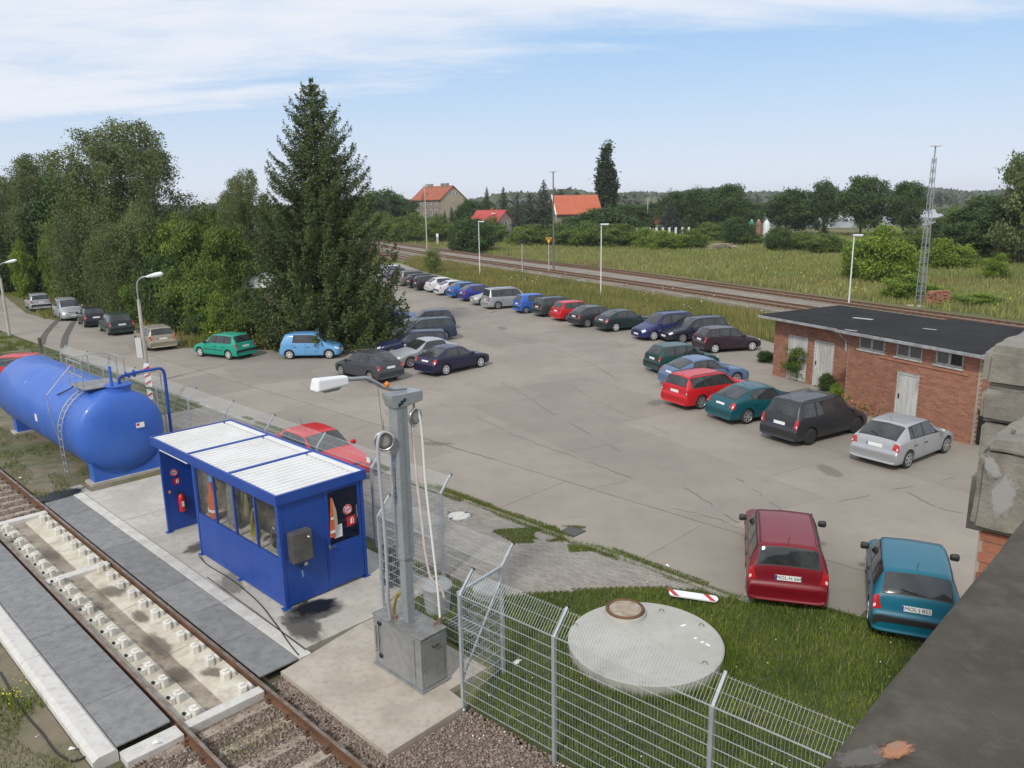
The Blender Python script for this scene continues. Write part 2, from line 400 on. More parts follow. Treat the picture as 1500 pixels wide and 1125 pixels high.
# tyre marks, oil stains: thin dark films lying on the slabs
m_tyre = M('tyre_rubber_mark', (.10, .095, .085), .9, alpha=.55)
def film(name, pts, wdt, mat, z, label=None):
    mb = MB(); L_ = []; Rr = []
    for i, p in enumerate(pts):
        d = (Vector(pts[min(i+1, len(pts)-1)])-Vector(pts[max(i-1, 0)])).normalized(); n_ = Vector((-d.y, d.x)); wi = wdt*(.5 if i in (0, len(pts)-1) else 1)
        L_.append((p[0]+n_.x*wi/2, p[1]+n_.y*wi/2, z)); Rr.append((p[0]-n_.x*wi/2, p[1]-n_.y*wi/2, z))
    n = len(pts); mb.add(L_+Rr, [(i, i+1, n+i+1, n+i) for i in range(n-1)])
    o = mb.build(name, mat, lot); return o
def smooth(pts, k=6):
    o = []
    for i in range(len(pts)-1):
        p0, p1, p2, p3 = (Vector(pts[max(i-1, 0)]), Vector(pts[i]), Vector(pts[i+1]), Vector(pts[min(i+2, len(pts)-1)]))
        for j in range(k):
            t = j/k; o.append(.5*((2*p1)+(p2-p0)*t+(2*p0-5*p1+4*p2-p3)*t*t+(3*p1-p0-3*p2+p3)*t**3))
    o.append(Vector(pts[-1])); return o
for pp in ([(86, 468), (76, 478), (65, 492), (61, 506)], [(108, 471), (103, 480), (96, 494), (93, 510)]):
    film('tyre_mark', smooth([G(*q)[:2] for q in pp]), .42, m_tyre, .008)
m_stain = stain_mat('damp_stain', (.15, .135, .11), .30, 2.0)
def blob(name, c, rx, ry, rot, mat, z, parent=None, seed=0, n=26, kind=None):
    rr = random.Random(seed); ph = [rr.uniform(0, 6.28) for _ in range(4)]; pts = []
    for i in range(n):
        t = i*2*math.pi/n; k = 1+.18*math.sin(2*t+ph[0])+.12*math.sin(3*t+ph[1])+.1*math.sin(5*t+ph[2])+.06*math.sin(9*t+ph[3])
        x, y = rx*k*math.cos(t), ry*k*math.sin(t); pts.append((c[0]+x*math.cos(rot)-y*math.sin(rot), c[1]+x*math.sin(rot)+y*math.cos(rot), z))
    o = MB().add(pts, [tuple(range(n))]).build(name, mat, parent)
    if kind: o['kind'] = kind
    return o
for i, (px, py, rx, ry) in enumerate(((675, 452, .5, .16), (705, 455, .4, .12), (722, 457, .5, .14), (735, 481, .7, .2), (600, 512, .6, .2), (640, 650, .5, .15), (1160, 770, .4, .12), (960, 590, .5, .2), (1215, 690, .5, .18), (985, 520, .5, .15))):
    q = G(px, py); stain('oil_stain', q, rx*1.7, ry*2.2, .6*i, m_stain, .007+.0004*i, lot)

m_crack = M('crack_dark', (.17, .15, .12), 1)
for cp in ([(733, 560), (770, 580), (800, 600), (836, 620), (880, 645), (924, 669)], [(1080, 700), (1112, 722), (1140, 743), (1180, 764)], [(640, 590), (700, 612), (760, 640), (850, 672), (925, 700)], [(1002, 714), (1040, 738), (1083, 767)], [(837, 566), (880, 590), (940, 618), (980, 636)],
           [(690, 470), (740, 490), (800, 508), (860, 530), (905, 556)], [(560, 600), (620, 640), (680, 660), (760, 682)], [(985, 745), (1020, 752), (1060, 764), (1095, 778)], [(900, 500), (930, 520), (952, 545), (1000, 585)], [(440, 560), (470, 580), (520, 596)], [(1330, 720), (1370, 742), (1410, 752)], [(1225, 735), (1290, 722), (1340, 712), (1400, 700)]):
    pts = []
    for p in smooth([G(*q)[:2] for q in cp], 9): pts.append(Vector((p[0]+rnd.uniform(-.05, .05), p[1]+rnd.uniform(-.05, .05))))
    i = 0
    while i < len(pts)-4:
        k = rnd.randint(4, 12); seg = pts[i:i+k]; i += k+rnd.choice((0, 0, 2, 4))
        if len(seg) > 3: film('crack', seg, rnd.uniform(.015, .038), m_crack, .006)
# pavers between the fence and the lot
pav = flat('paved_strip', [(11.05, 11.4), (12.6, 10.2), (13.3, 9.6), (14.36, 8.3), (14.36, 33), (11.0, 33)], -.3, -.055, m_joint)
PAVP = [(11.05, 11.4), (12.6, 10.2), (13.3, 9.6), (14.36, 8.3), (14.36, 33), (11.0, 33)]
pm = MB().box((0, 0, -.03), (.094, .194, .06)).mesh('paver_block'); pm.materials.append(m_paver)
cells = []
for i in range(int(3.4/.1)):
    for j in range(int(25/.2)):
        b = 11.0+.05+i*.1; a = 8.3+j*.2+(.1 if i % 2 else 0); cells.append((b, a))
Bc = np.array(cells); ok = inside(PAVP, Bc[:, 0], Bc[:, 1])
for (mb_, ma_), rr in (((13.56, 15.45), .36),): ok &= np.hypot(Bc[:, 0]-mb_, Bc[:, 1]-ma_) > rr
Bc = Bc[ok]; dist = np.array([TB(b, a).length for b, a in Bc]); vis = np.array([abs(TB(b, a).x/TB(b, a).y) < .7 for b, a in Bc])
order = np.argsort(np.where(vis, dist, 999)); near = set(order[:300].tolist()); rest = MB(); tints = []
for i, (b, a) in enumerate(Bc):
    z = rnd.uniform(-.006, .003)
    if i in near:
        p = TB(b, a, z); link(pm, 'paver', pav, p, (rnd.uniform(-.01, .01), rnd.uniform(-.01, .01), TA))
    else:
        p = TB(b, a); rest.box((p.x, p.y, -.03+z), (.094, .194, .06), TA, bottom=False); t = rnd.uniform(-1, 1); tints += [t]*5
o = rest.build('paving', m_paver, pav); o['kind'] = 'stuff'; set_tint(o, tints)
# low kerb between paving and lot
mk = M('kerb_stone', (.36, .34, .30), .95, c2=(.24, .22, .19), sc=2, bump=.4, world=True, rand=.08)
kerb = thing('kerb', 'low concrete kerb stones between the paved strip and the car park', 'kerb', TB(14.43, 7.6), TA)
km = MB().box((0, .5, -.04), (.115, .985, .13)).mesh('kerb_stone'); km.materials.append(mk)
for i in range(26): link(km, 'kerb_stone', kerb, (0, i*1.0, rnd.uniform(-.006, .004)))

# concrete pads, decks and the wash / fuelling trough on the near track
flat('booth_platform', [(7.02, 12.70), (10.55, 12.70), (10.55, 18.55), (7.02, 18.55)], -.4, -.004, m_pad)
flat('booth_platform', [(7.02, 18.565), (10.55, 18.565), (10.55, 22.2), (7.02, 22.2)], -.4, -.008, m_pad)
flat('booth_platform', [(7.02, 22.215), (10.55, 22.215), (10.55, 25.35), (7.02, 25.35)], -.4, -.003, m_pad)
flat('crane_pad', [(6.27, 9.05), (8.0, 9.05), (8.35, 12.685), (6.35, 12.36), (6.27, 12.36)], -.4, -.012, M('pad_sandy', (.47, .42, .345), .9, c2=(.38, .335, .27), sc=1.4, c3=(.28, .24, .19), sc3=7, w3=.5, bump=.3, bsc=50, world=True))
flat('crane_pad', [(8.02, 9.6), (9.0, 9.6), (9.0, 12.685), (8.37, 12.685)], -.4, -.02, MATS['pad_sandy'])
m_white = M('white_kerb_paint', (.62, .60, .56), .8, c2=(.58, .56, .52), sc=2.5, c3=(.40, .38, .33), sc3=7, w3=.5, bump=.2, world=True)
kb = thing('edge_beam', 'long pale concrete edge beam between the grating deck and the booth platform', 'edge beam', TB(6.86, 12.45), TA)
for i in range(4):
    y0 = i*3.26; MB().b2(-.13, .13, y0, y0+3.24, -.3, .012).build('beam_section', M('edge_beam_conc', (.58, .56, .51), .85, c2=(.46, .44, .40), sc=2, c3=(.35, .33, .29), sc3=9, w3=.4, rand=.06), kb, bevel=.01)
kb2 = thing('edge_beam', 'white painted concrete beam along the outer edge of the left grating deck', 'edge beam', TB(3.16, 12.3), TA)
for i in range(5):
    y0 = i*4.0-.0; MB().extr([(-.24, y0, -.3), (-.21, y0, -.02), (-.12, y0, .03), (.13, y0, .03), (.17, y0, 0.0), (.17, y0, -.3)], (0, 3.985, 0)).build('beam_section', m_white, kb2)

# steel grating decks: panels of real bars joined per panel
m_grate = M('galv_grating', (.285, .285, .28), .65, .05, c2=(.24, .242, .24), sc=3, c3=(.15, .15, .15), sc3=6, w3=.4, world=True, rand=.08)
m_galv = M('galvanised', (.50, .52, .53), .45, .75, c2=(.40, .42, .43), sc=6, rand=.05)
def deck(name, label, b0, b1, a0, a1, n):
    t = thing(name, label, 'deck', TB(b0, a0), TA); L_ = (a1-a0)/n; w_ = b1-b0
    mb = MB()
    step = .034
    k = int(w_/step)
    for i in range(k+1): mb.box((i*w_/k, L_/2-.01, -.012), (.006, L_-.03, .024), bottom=False)
    q = int(L_/.06)
    for i in range(q+1): mb.box((w_/2, i*(L_-.02)/q, -.006), (w_, .006, .008), bottom=False)
    mb.b2(0, w_, -.002, .006, -.03, 0); mb.b2(0, w_, L_-.026, L_-.016, -.03, 0); mb.b2(0, w_, .0, L_-.02, -.02, -.006)
    me = mb.mesh('grating_panel'); me.materials.append(m_grate)
    for i in range(n): link(me, 'grating_panel', t, (0, i*L_, .004+rnd.uniform(0, .004)))
    return t
deck('grating_deck', 'right hand grey steel grating deck between the rail and the booth platform', 5.91, 6.70, 12.47, 25.4, 8)
deck('grating_deck', 'left hand grey steel grating deck beside the white edge beam', 3.35, 4.22, 12.42, 29.6, 11)

# near track: rails, sleepers, ballast, trough
m_rust = M('rusty_rail', (.17, .085, .045), .75, .2, c2=(.10, .055, .035), sc=3, c3=(.24, .13, .06), sc3=20, w3=.5, world=True)
m_head = M('rail_head', (.32, .27, .23), .45, .6, c2=(.22, .15, .10), sc=4, world=True)
nt_ = thing('railway_track', 'rusty near railway track running past the blue booth', 'railway track', TB(5.07, 5), TA)
def rail_profile(x0):
    return [(x0-.07, -.155), (x0-.07, -.14), (x0-.012, -.125), (x0-.012, -.03), (x0-.036, -.02), (x0-.036, .008), (x0+.036, .008), (x0+.036, -.02), (x0+.012, -.03), (x0+.012, -.125), (x0+.07, -.14), (x0+.07, -.155)]
for x0 in (-.752, .752):
    mb = MB(); mb.extr([(x, -3, z) for x, z in rail_profile(x0)], (0, 78, 0)); r_ = mb.build('rail', m_rust, nt_)
    MB().b2(x0-.03, x0+.03, -3, 75, .009, .012).build('running_surface', m_head, r_)
m_slp = M('sleeper_concrete', (.42, .36, .29), .95, c2=(.30, .25, .19), sc=4, c3=(.20, .15, .11), sc3=9, w3=.6, bump=.5, rand=.1)
sm = MB(); sm.extr([(-1.25, -.13, -.35), (-1.25, .13, -.35), (-1.25, .10, -.165), (-1.25, -.10, -.165)], (2.5, 0, 0)); sme = sm.mesh('sleeper'); sme.materials.append(m_slp)
clipm = MB(); clipm.box((0, 0, -.15), (.27, .12, .035)); clipm.cyl((-.1, 0, -.14), (-.1, 0, -.07), .02, n=6); clipm.cyl((.1, 0, -.14), (.1, 0, -.07), .02, n=6)
clme = clipm.mesh('fastening'); clme.materials.append(m_rust)
ys = [a-5 for a in np.arange(4.3, 12.0, .63)]+[a-5 for a in np.arange(24.95, 62, .62)]
for i, y_ in enumerate(ys):
    s_ = link(sme, 'sleeper', nt_, (rnd.uniform(-.02, .02), y_, rnd.uniform(-.015, .01)), (0, 0, rnd.uniform(-.01, .01)))
    if i < 30: link(clme, 'fastening', s_, (-.752, 0, 0)); link(clme, 'fastening', s_, (.752, 0, 0))
# trough
tr = thing('wash_trough', 'white concrete collecting trough between the rails with rows of white rail blocks', 'trough', TB(5.07, 12.2), TA)
m_tr = M('trough_concrete', (.62, .58, .48), .8, c2=(.50, .45, .35), sc=1.5, c3=(.33, .28, .21), sc3=4, w3=.6, bump=.2, world=True)
m_trd = M('trough_gutter', (.36, .31, .245), .8, c2=(.24, .20, .15), sc=1.6, c3=(.14, .11, .08), sc3=6, w3=.6, world=True)
m_blk = M('white_block', (.72, .70, .64), .6, c2=(.62, .59, .52), sc=5, c3=(.45, .40, .32), sc3=10, w3=.3, rand=.05)
for y0, y1 in ((0, 7.62), (7.86, 12.55)):
    nn = 3 if y1-y0 > 6 else 2; L_ = (y1-y0)/nn
    for i in range(nn):
        MB().extr([(-.66, y0+i*L_, -.3), (-.66, y0+i*L_, -.11), (-.22, y0+i*L_, -.15), (-.22, y0+i*L_, -.3)], (0, L_-.02, 0)).build('trough_side', m_tr, tr)
        MB().extr([(.10, y0+i*L_, -.3), (.10, y0+i*L_, -.15), (.70, y0+i*L_, -.10), (.70, y0+i*L_, -.3)], (0, L_-.02, 0)).build('trough_side', m_tr, tr)
        MB().b2(-.22, .10, y0+i*L_, y0+(i+1)*L_-.012, -.3, -.175).build('gutter_channel', m_trd, tr)
for y0 in (0, 7.62, 12.55):
    MB().b2(-.70, .72, y0-.12, y0+(.14 if y0 else .10), -.3, -.045).build('cross_beam', m_white, tr, bevel=.015)
MB().b2(-1.72, -.80, -.22, .14, -.3, -.06).build('cross_beam', m_white, tr, bevel=.01)
bm_ = MB(); bm_.prism([(-.17, -.13), (-.05, -.16), (.02, -.10), (.02, .10), (-.05, .16), (-.17, .13)], -.18, .035); bm_.prism([(.03, -.12), (.13, -.12), (.13, .12), (.03, .12)], -.18, -.0); bm_.b2(-.14, -.03, -.045, .045, .0, .07)
bm_.v = [(x*.76, y*.70, z) for x, y, z in bm_.v]; bme = bm_.mesh('rail_block'); bme.materials.append(m_blk)
cl = MB(); cl.box((.08, 0, -.0), (.05, .07, .03)); cl.cyl((.08, 0, -.0), (.08, 0, .03), .02, n=6); cm = cl.mesh('clamp'); cm.materials.append(M('dark_clamp', (.05, .045, .04), .6, .3))
for k in range(19):
    y_ = .22+.655*k
    if abs(y_-7.72) < .2: continue
    for sx, x0 in ((1, .40), (-1, -.50)):
        b_ = link(bme, 'rail_block', tr, (x0+(.12 if sx > 0 else 0), y_, rnd.uniform(-.006, .006)), (0, 0, 0 if sx > 0 else math.pi))
        if sx < 0: link(cm, 'clamp', b_, (.03, 0, .01))
m_trs = stain_mat('trough_grime', (.13, .10, .07), .6, 2.2)
for (b_, a_, rx, ry, rz_) in ((4.95, 21.6, .25, .7, 0), (5.3, 18.3, .3, .5, .4), (4.7, 17.9, .25, .4, 1), (5.1, 15.2, .3, .7, 0), (4.95, 13.9, .25, .5, .2), (5.45, 13.4, .2, .4, .5), (4.6, 23.3, .25, .3, 0), (5.3, 16.6, .2, .5, 0)):
    stain('grime_stain', (b_-5.07, a_-12.2), rx, ry, rz_, m_trs, -.092, tr)
# rust and oil stains
m_oil = M('oil_black', (.012, .011, .010), .35, c2=(.03, .027, .024), sc=6)
stain('oil_patch', TB(8.02, 13.98), .62, .42, R(35), stain_mat('oil_black_soft', (.012, .011, .010), .97, 2.6, .35), .006, None, 'structure')
m_oil2 = M('oil_halo', (.05, .045, .04), .6, alpha=.45)
m_os = stain_mat('oil_soft', (.05, .045, .04), .6, 1.8); stain('oil_stain', TB(7.9, 13.9), .9, .6, R(20), m_os, .0022, None, 'structure')
stain('oil_stain', TB(7.4, 13.4), .9, .4, R(130), m_os, .0035, None, 'structure')
stain('oil_stain', TB(7.75, 18.9), .6, .4, R(60), m_os, .0015, None, 'structure')
stain('oil_stain', TB(7.3, 16.4), .9, .35, R(120), stain_mat('damp_soft', (.2, .18, .15), .5, 1.5), .0012, None, 'structure')
stain('oil_patch', TB(6.5, 25.95), .95, .7, R(45), MATS['oil_black_soft'], -.05, None, 'structure')
# soil sheets: the trackside left and beneath the tank
flat('trackside_soil', [(-8, 2), (2.92, 2), (2.92, 60), (-8, 60)], -.4, -.10, m_dirt)
flat('tank_yard', [(6.3, 25.45), (10.6, 25.45), (10.6, 55), (6.0, 55), (6.0, 27)], -.4, -.09, m_dirt)
flat('track_bed', [(2.93, -6), (6.15, -6), (6.15, 12.1), (2.93, 12.1)], -.5, -.20, M('ballast_bed', (.17, .125, .095), 1, c2=(.24, .18, .14), sc=9, c3=(.09, .07, .05), sc3=30, w3=.8, bump=1, bsc=40, world=True))
flat('track_bed', [(2.93, 24.8), (5.9, 24.8), (5.95, 60), (2.93, 60)], -.5, -.20, MATS['ballast_bed'])
flat('track_bed', [(2.93, 12.12), (7.0, 12.12), (7.0, 24.78), (2.93, 24.78)], -.5, -.19, m_joint)
flat('slab_patch', [(6.15, 25.45), (7.25, 25.45), (7.25, 26.5), (6.6, 26.4)], -.3, -.06, m_pad)
flat('track_bed', [(6.16, -6), (8.5, -6), (8.1, 3), (7.9, 9.03), (6.26, 9.03), (6.26, 12.3), (6.16, 12.3)], -.5, -.115, MATS['ballast_bed'])
# ballast stones
m_stone = M('ballast_stone', (.22, .165, .13), .95, c2=(.30, .25, .21), sc=12, c3=(.12, .09, .07), sc3=40, w3=.6, tint=.35, world=True)
def stones(n, regs, z, s0, s1, name):
    V = np.array([(1, 0, 0), (-1, 0, 0), (0, 1, 0), (0, -1, 0), (0, 0, 1), (0, 0, -1)], float)
    Fs = np.array([(0, 2, 4), (2, 1, 4), (1, 3, 4), (3, 0, 4), (2, 0, 5), (1, 2, 5), (3, 1, 5), (0, 3, 5)])
    tot = sum((r[1]-r[0])*(r[3]-r[2]) for r in regs); P_ = []
    for r in regs:
        k = int(n*(r[1]-r[0])*(r[3]-r[2])/tot); P_.append(np.stack([nrg.uniform(r[0], r[1], k), nrg.uniform(r[2], r[3], k)], 1))
    P_ = np.concatenate(P_); k = len(P_)
    s = nrg.uniform(s0, s1, (k, 1, 1))*nrg.uniform(.6, 1.2, (k, 1, 3)); VV = V[None]*s+nrg.normal(0, .006, (k, 6, 3))
    a = nrg.uniform(0, 6.28, k); c_, s_ = np.cos(a)[:, None], np.sin(a)[:, None]
    x = VV[..., 0]*c_-VV[..., 1]*s_; y = VV[..., 0]*s_+VV[..., 1]*c_
    bx, ay = P_[:, 0][:, None], P_[:, 1][:, None]
    W_ = np.stack([bx*CT-ay*ST+x, bx*ST+ay*CT+y, VV[..., 2]+z+nrg.uniform(0, .03, (k, 1))], -1)
    T = W_[:, Fs].reshape(-1, 3, 3); tt = np.repeat(nrg.uniform(-1, 1, k), 8)
    o = soup(name, T, tt, m_stone, kind='stuff'); return o
stones(14000, [(2.95, 6.2, 3.5, 12.0)], -.2, .018, .04, 'ballast'); stones(7500, [(6.1, 8.1, 4.0, 9.0)], -.115, .016, .036, 'ballast'); stones(900, [(6.05, 6.3, 9.0, 12.3)], -.13, .016, .036, 'ballast')
stones(13000, [(3.9, 5.95, 24.85, 46), (5.9, 6.6, 26.6, 40)], -.2, .022, .045, 'ballast')
# far tracks: N and F, siding S, each a thing with rails + sleepers
def curve_pts(pts, step=2.0):
    o = []; sp = smooth(pts, 40); acc = 0; o.append(sp[0])
    for p, q in zip(sp[:-1], sp[1:]):
        acc += (q-p).length
        if acc >= step: o.append(q); acc = 0
    return o
def strip(name, pts, l, r, z0, z1, mat, label=None):
    L_, R_ = [], []
    for i, p in enumerate(pts):
        d = (pts[min(i+1, len(pts)-1)]-pts[max(i-1, 0)]).normalized(); n_ = Vector((-d.y, d.x)); L_.append(p+n_*l); R_.append(p+n_*r)
    mb = MB(); n = len(pts)
    vs = [(p.x, p.y, z1) for p in L_]+[(p.x, p.y, z1) for p in R_]+[(p.x, p.y, z0) for p in L_]+[(p.x, p.y, z0) for p in R_]
    fs = []
    for i in range(n-1): fs += [(i, i+1, n+i+1, n+i), (2*n+i, 2*n+i+1, i+1, i), (n+i, n+i+1, 3*n+i+1, 3*n+i)]
    return mb.add(vs, fs), None
pF = [Vector(p) for p in ((-75, 290), (-29.6, 186), (-3.75, 128.8), (11.9, 98.2), (24.5, 69.8), (42, 29), (62, -20))]
pN = [Vector(p) for p in ((-72, 270), (-26.6, 166.6), (-12.1, 133.1), (1.8, 104.6), (11.3, 85.2), (22.0, 62.5), (40, 22), (58, -22))]
pS = [Vector(p) for p in ((-66, 240), (-22.9, 142.8), (-15.5, 125.3), (-5.2, 104.1), (-1.5, 96.5))]
m_bed = m_gravel
cN = curve_pts(pN, 3); cF = curve_pts(pF, 3); cS = curve_pts(pS, 3)
mb, _ = strip('', cF, -8.4, 1.3, -.3, .16, m_bed); o = mb.build('railway_embankment', m_bed); o['kind'] = 'structure'
mb, _ = strip('', cN, -3.3, -1.6, -.3, .10, m_bed); o = mb.build('railway_embankment', m_bed); o['kind'] = 'structure'
mb, _ = strip('', cS, -2.6, 1.2, -.3, .04, m_bed); o = mb.build('railway_embankment', m_bed); o['kind'] = 'structure'
m_wslp = M('old_sleeper', (.17, .12, .085), .95, c2=(.24, .18, .13), sc=5, rand=.15)
def far_track(label, pts, z):
    c0 = Vector((pts[len(pts)//2].x, pts[len(pts)//2].y, z)); t = thing('railway_track', label, 'railway track', c0)
    for off in (0, -1.5):
        q = []
        for i, p in enumerate(pts):
            d = (pts[min(i+1, len(pts)-1)]-pts[max(i-1, 0)]).normalized(); n_ = Vector((-d.y, d.x)); q.append(p+n_*off)
        mb = MB()
        for p, r in zip(q[:-1], q[1:]): mb.bar((p.x, p.y, z+.1), (r.x, r.y, z+.1), .075, .16, up=(0, 0, 1))
        mb.build('rail', m_rust, t, o=c0)
    mb = MB(); fine = smooth(pts, 5)
    for i, p in enumerate(fine):
        if p.y < 20: continue
        d = (fine[min(i+1, len(fine)-1)]-fine[max(i-1, 0)]).normalized(); n_ = Vector((-d.y, d.x)); c_ = p-n_*.75
        a_ = c_+n_*1.25; b_ = c_-n_*1.25; mb.bar((a_.x, a_.y, z), (b_.x, b_.y, z), .26, .06, up=(0, 0, 1))
    o = mb.build('sleeper', m_wslp, t, o=c0); o['kind'] = 'stuff'
    return t
far_track('rusty railway track farther from the car park beyond the flowery bank', cF, .17)
far_track('railway track nearer to the car park, just behind the flowery bank', cN, .17)
far_track('single rusty siding track nearest the far end of the car rows', cS, .06)
# ================================================================ TANK
def onA(px, py, aa):       # point on the yard plane a = aa seen at a photo point -> (b, z)
    d = ray(px, py); n_ = Vector((-ST, CT, 0)); t = aa/d.dot(n_); q = Vector((0, 0, CAMH))+d*t; return q.x*CT+q.y*ST, q.z
m_blue = M('tank_blue', (.030, .115, .47), .48, c2=(.038, .135, .50), sc=.8, c3=(.06, .13, .42), sc3=2.5, w3=.35, coat=.15, world=True)
m_bblue = M('booth_blue', (.010, .055, .30), .45, c2=(.014, .065, .33), sc=1.5, c3=(.035, .075, .24), sc3=5, w3=.35, coat=.08, stretch=(1, 1, .3))
m_wpaint = M('white_paint', (.78, .79, .80), .4)
m_black = M('black_plastic', (.018, .018, .02), .45)
m_redp = M('red_paint', (.55, .02, .02), .35, coat=.3)
m_steel = M('stainless', (.62, .62, .62), .28, .9)
tk = thing('storage_tank', 'large blue cylindrical storage tank lying on two blue saddles beside the track', 'tank', TB(8.6, 26.3), TA)
rT, zT, LT = 1.37, 1.45, 9.3
prof = [(-.36, .01), (-.352, .35), (-.32, .72), (-.26, 1.02), (-.16, 1.24), (-.06, 1.345), (.0, rT), (.02, rT+.004), (.06, rT)]
prof += [(x, rT) for x in (3.1, 3.13)]+[(6.2, rT), (LT, rT)]+[(LT+.06, 1.345), (LT+.16, 1.24), (LT+.26, 1.02), (LT+.36, .01)]
MB().lathe((0, 0, zT), (0, 1, 0), prof, 72).build('tank_shell', m_blue, tk, smooth=40)
for y0 in (-.16, 8.45):
    pl = [(-1.03, .0), (1.03, .0)]+[(1.03, .62)]+[(math.cos(R(t))*1.38, zT+math.sin(R(t))*1.38) for t in range(-38, -143, -8)]+[(-1.03, .62)]
    MB().extr([(x, y0, z) for x, z in pl], (0, .42, 0)).build('saddle', m_blue, tk)
    MB().b2(-1.15, 1.15, y0-.1, y0+.55, -.35, .0).build('footing', m_pad, tk)
for i, y0 in enumerate((.0, 3.1, 6.2)): MB().ring((0, y0+.01, zT), (0, 1, 0), rT, .006, 64, 4).build('weld_seam', m_blue, tk)
# walkway, guard rail, hatch and fill pipe on top
gp = []; mb = MB()
y1, y2 = .55, 1.95
MB().b2(-.75, .55, y1, y2, 2.86, 2.89).build('walkway', m_grate, tk)
rail = MB(); corners = [(-.75, y1), (-.75, y2), (.55, y2), (.55, y1)]
for x, y in corners+[(-.1, y2), (-.75, 1.25), (.55, 1.25)]: rail.cyl((x, y, 2.85), (x, y, 3.75), .02, n=6)
for z in (3.3, 3.75):
    rail.tube([(-.75, y1, z), (-.75, y2, z), (.55, y2, z), (.55, y1, z)], .018, 6)
rail.build('guard_rail', m_galv, tk)
lad = MB()
for yy in (.98, 1.32):
    pts = [(-1.42, yy, .0), (-1.47, yy, 1.0), (-1.46, yy, 1.6)]+[(-math.cos(R(t))*(rT+.09), yy, zT+math.sin(R(t))*(rT+.09)) for t in range(15, 66, 8)]+[(-.75, yy, 2.9)]
    lad.tube(pts, .02, 6)
for z in np.arange(.2, 1.7, .27): lad.cyl((-1.45, .98, z), (-1.45, 1.32, z), .014, n=6)
for t in range(12, 66, 9): lad.cyl((-math.cos(R(t))*(rT+.09), .98, zT+math.sin(R(t))*(rT+.09)), (-math.cos(R(t))*(rT+.09), 1.32, zT+math.sin(R(t))*(rT+.09)), .014, n=6)
lad.tube([(-1.42, 1.42, 1.1), (-1.62, 1.42, 2.2), (-1.60, 1.42, 2.75), (-.78, 1.42, 3.6)], .018, 6); lad.cyl((-1.45, 1.42, 1.1), (-1.2, 1.42, 1.1), .015, n=6)
lad.build('ladder', m_galv, tk)
hb = MB(); hb.cyl((.2, .25, 2.72), (.2, .25, 2.93), .36, n=24); hb.cyl((.2, .25, 2.93), (.2, .25, 2.97), .42, n=24); hb.build('manhole_collar', m_blue, tk, smooth=40)
MB().cyl((-.05, .12, 2.9), (-.05, .12, 3.6), .05, n=10).build('vent_pipe', m_blue, tk, smooth=40)
MB().tube([(.25, .3, 2.95), (.25, .3, 3.12), (.38, .3, 3.2), (.6, .3, 3.22), (.9, .3, 3.24), (1.5, .3, 3.26), (1.62, .3, 3.24), (1.70, .3, 3.14), (1.72, .3, 3.0), (1.72, .3, 1.6), (1.72, .3, .0)], .052, 12).build('fill_pipe', m_bblue, tk, smooth=50)
MB().tube([(.55, .42, 3.12), (1.5, .42, 3.16), (1.62, .42, 3.1), (1.63, .42, 1.0), (1.63, .42, 0)], .018, 6).build('cable_conduit', m_galv, tk)
fl = MB()
for x in (.5, .72): fl.cyl((x, .3, 3.2+(.02 if x > .6 else 0)), (x+.04, .3, 3.22), .12, n=14)
fl.build('flange', m_bblue, tk, smooth=40)
MB().b2(.36, .62, -.385, -.375, 1.55, 1.72).build('sticker', m_wpaint, tk); MB().b2(.38, .46, -.39, -.386, 1.62, 1.70).build('sticker_patch', m_redp, tk)
MB().b2(-1.385, -1.375, 3.9, 4.15, 1.35, 1.6).build('sticker', m_wpaint, tk)
MB().tube([(-1.0, 2.6, 2.45), (-.7, 2.0, 2.72), (-.6, 1.9, 2.9)], .022, 6).build('cable', m_black, tk)

# ================================================================ BOOTH
m_glass = M('window_glass', (.10, .11, .11), .04, spec=.5, alpha=.12)
m_dglass = M('dark_glass', (.010, .012, .03), .08, spec=.7)
m_corr = M('roof_sheet_white', (.76, .76, .74), .5, c2=(.70, .695, .67), sc=.8, c3=(.55, .53, .50), sc3=2.5, w3=.25)
m_inner = M('booth_inside', (.62, .56, .46), .9, c2=(.34, .32, .27), sc=4)
bo = thing('control_booth', 'blue steel control booth with white ribbed roof, strip windows and an open recess', 'booth', TB(7.53, 14.33), TA)
def bb(n_, x0, x1, y0, y1, z0, z1, m_=None, par=None, bev=.004): return MB().b2(x0, x1, y0, y1, z0, z1).build(n_, m_ or m_bblue, par or bo, bevel=bev)
W_, L1, L2 = 2.16, 4.13, 6.1
# roof
bb('fascia', -.05, -.0, -.05, 6.47, 2.40, 2.63); bb('fascia', W_+.03, W_+.08, -.05, 6.47, 2.40, 2.63)
bb('fascia', .002, W_+.028, -.05, .0, 2.40, 2.625); bb('fascia', .002, W_+.028, 6.42, 6.468, 2.40, 2.625)
for y in (2.13, 4.27): bb('roof_beam', .002, W_+.028, y-.045, y+.045, 2.52, 2.627)
bb('ceiling', .002, W_+.028, .002, 6.418, 2.41, 2.44, m_wpaint)
bb('gutter', W_-.14, W_+.025, .01, 6.41, 2.445, 2.60, m_corr); bb('gutter_slot', W_-.215, W_-.143, .01, 6.41, 2.445, 2.50, m_black)
for y0, y1 in ((.005, 2.08), (2.18, 4.22), (4.32, 6.41)):
    mb = MB(); n_ = 11; st = (y1-y0)/n_; pts = []
    for i in range(n_):
        a_ = y0+i*st; pts += [(a_, 2.552), (a_+st*.42, 2.552), (a_+st*.50, 2.605), (a_+st*.92, 2.605), (a_+st, 2.552)]
    pts = [p for i, p in enumerate(pts) if i == 0 or p != pts[i-1]]
    mb.extr([(.005, y, z) for y, z in pts]+[(.005, y1, 2.54), (.005, y0, 2.54)], (W_-.22, 0, 0)); mb.build('roof_sheet', m_corr, bo)
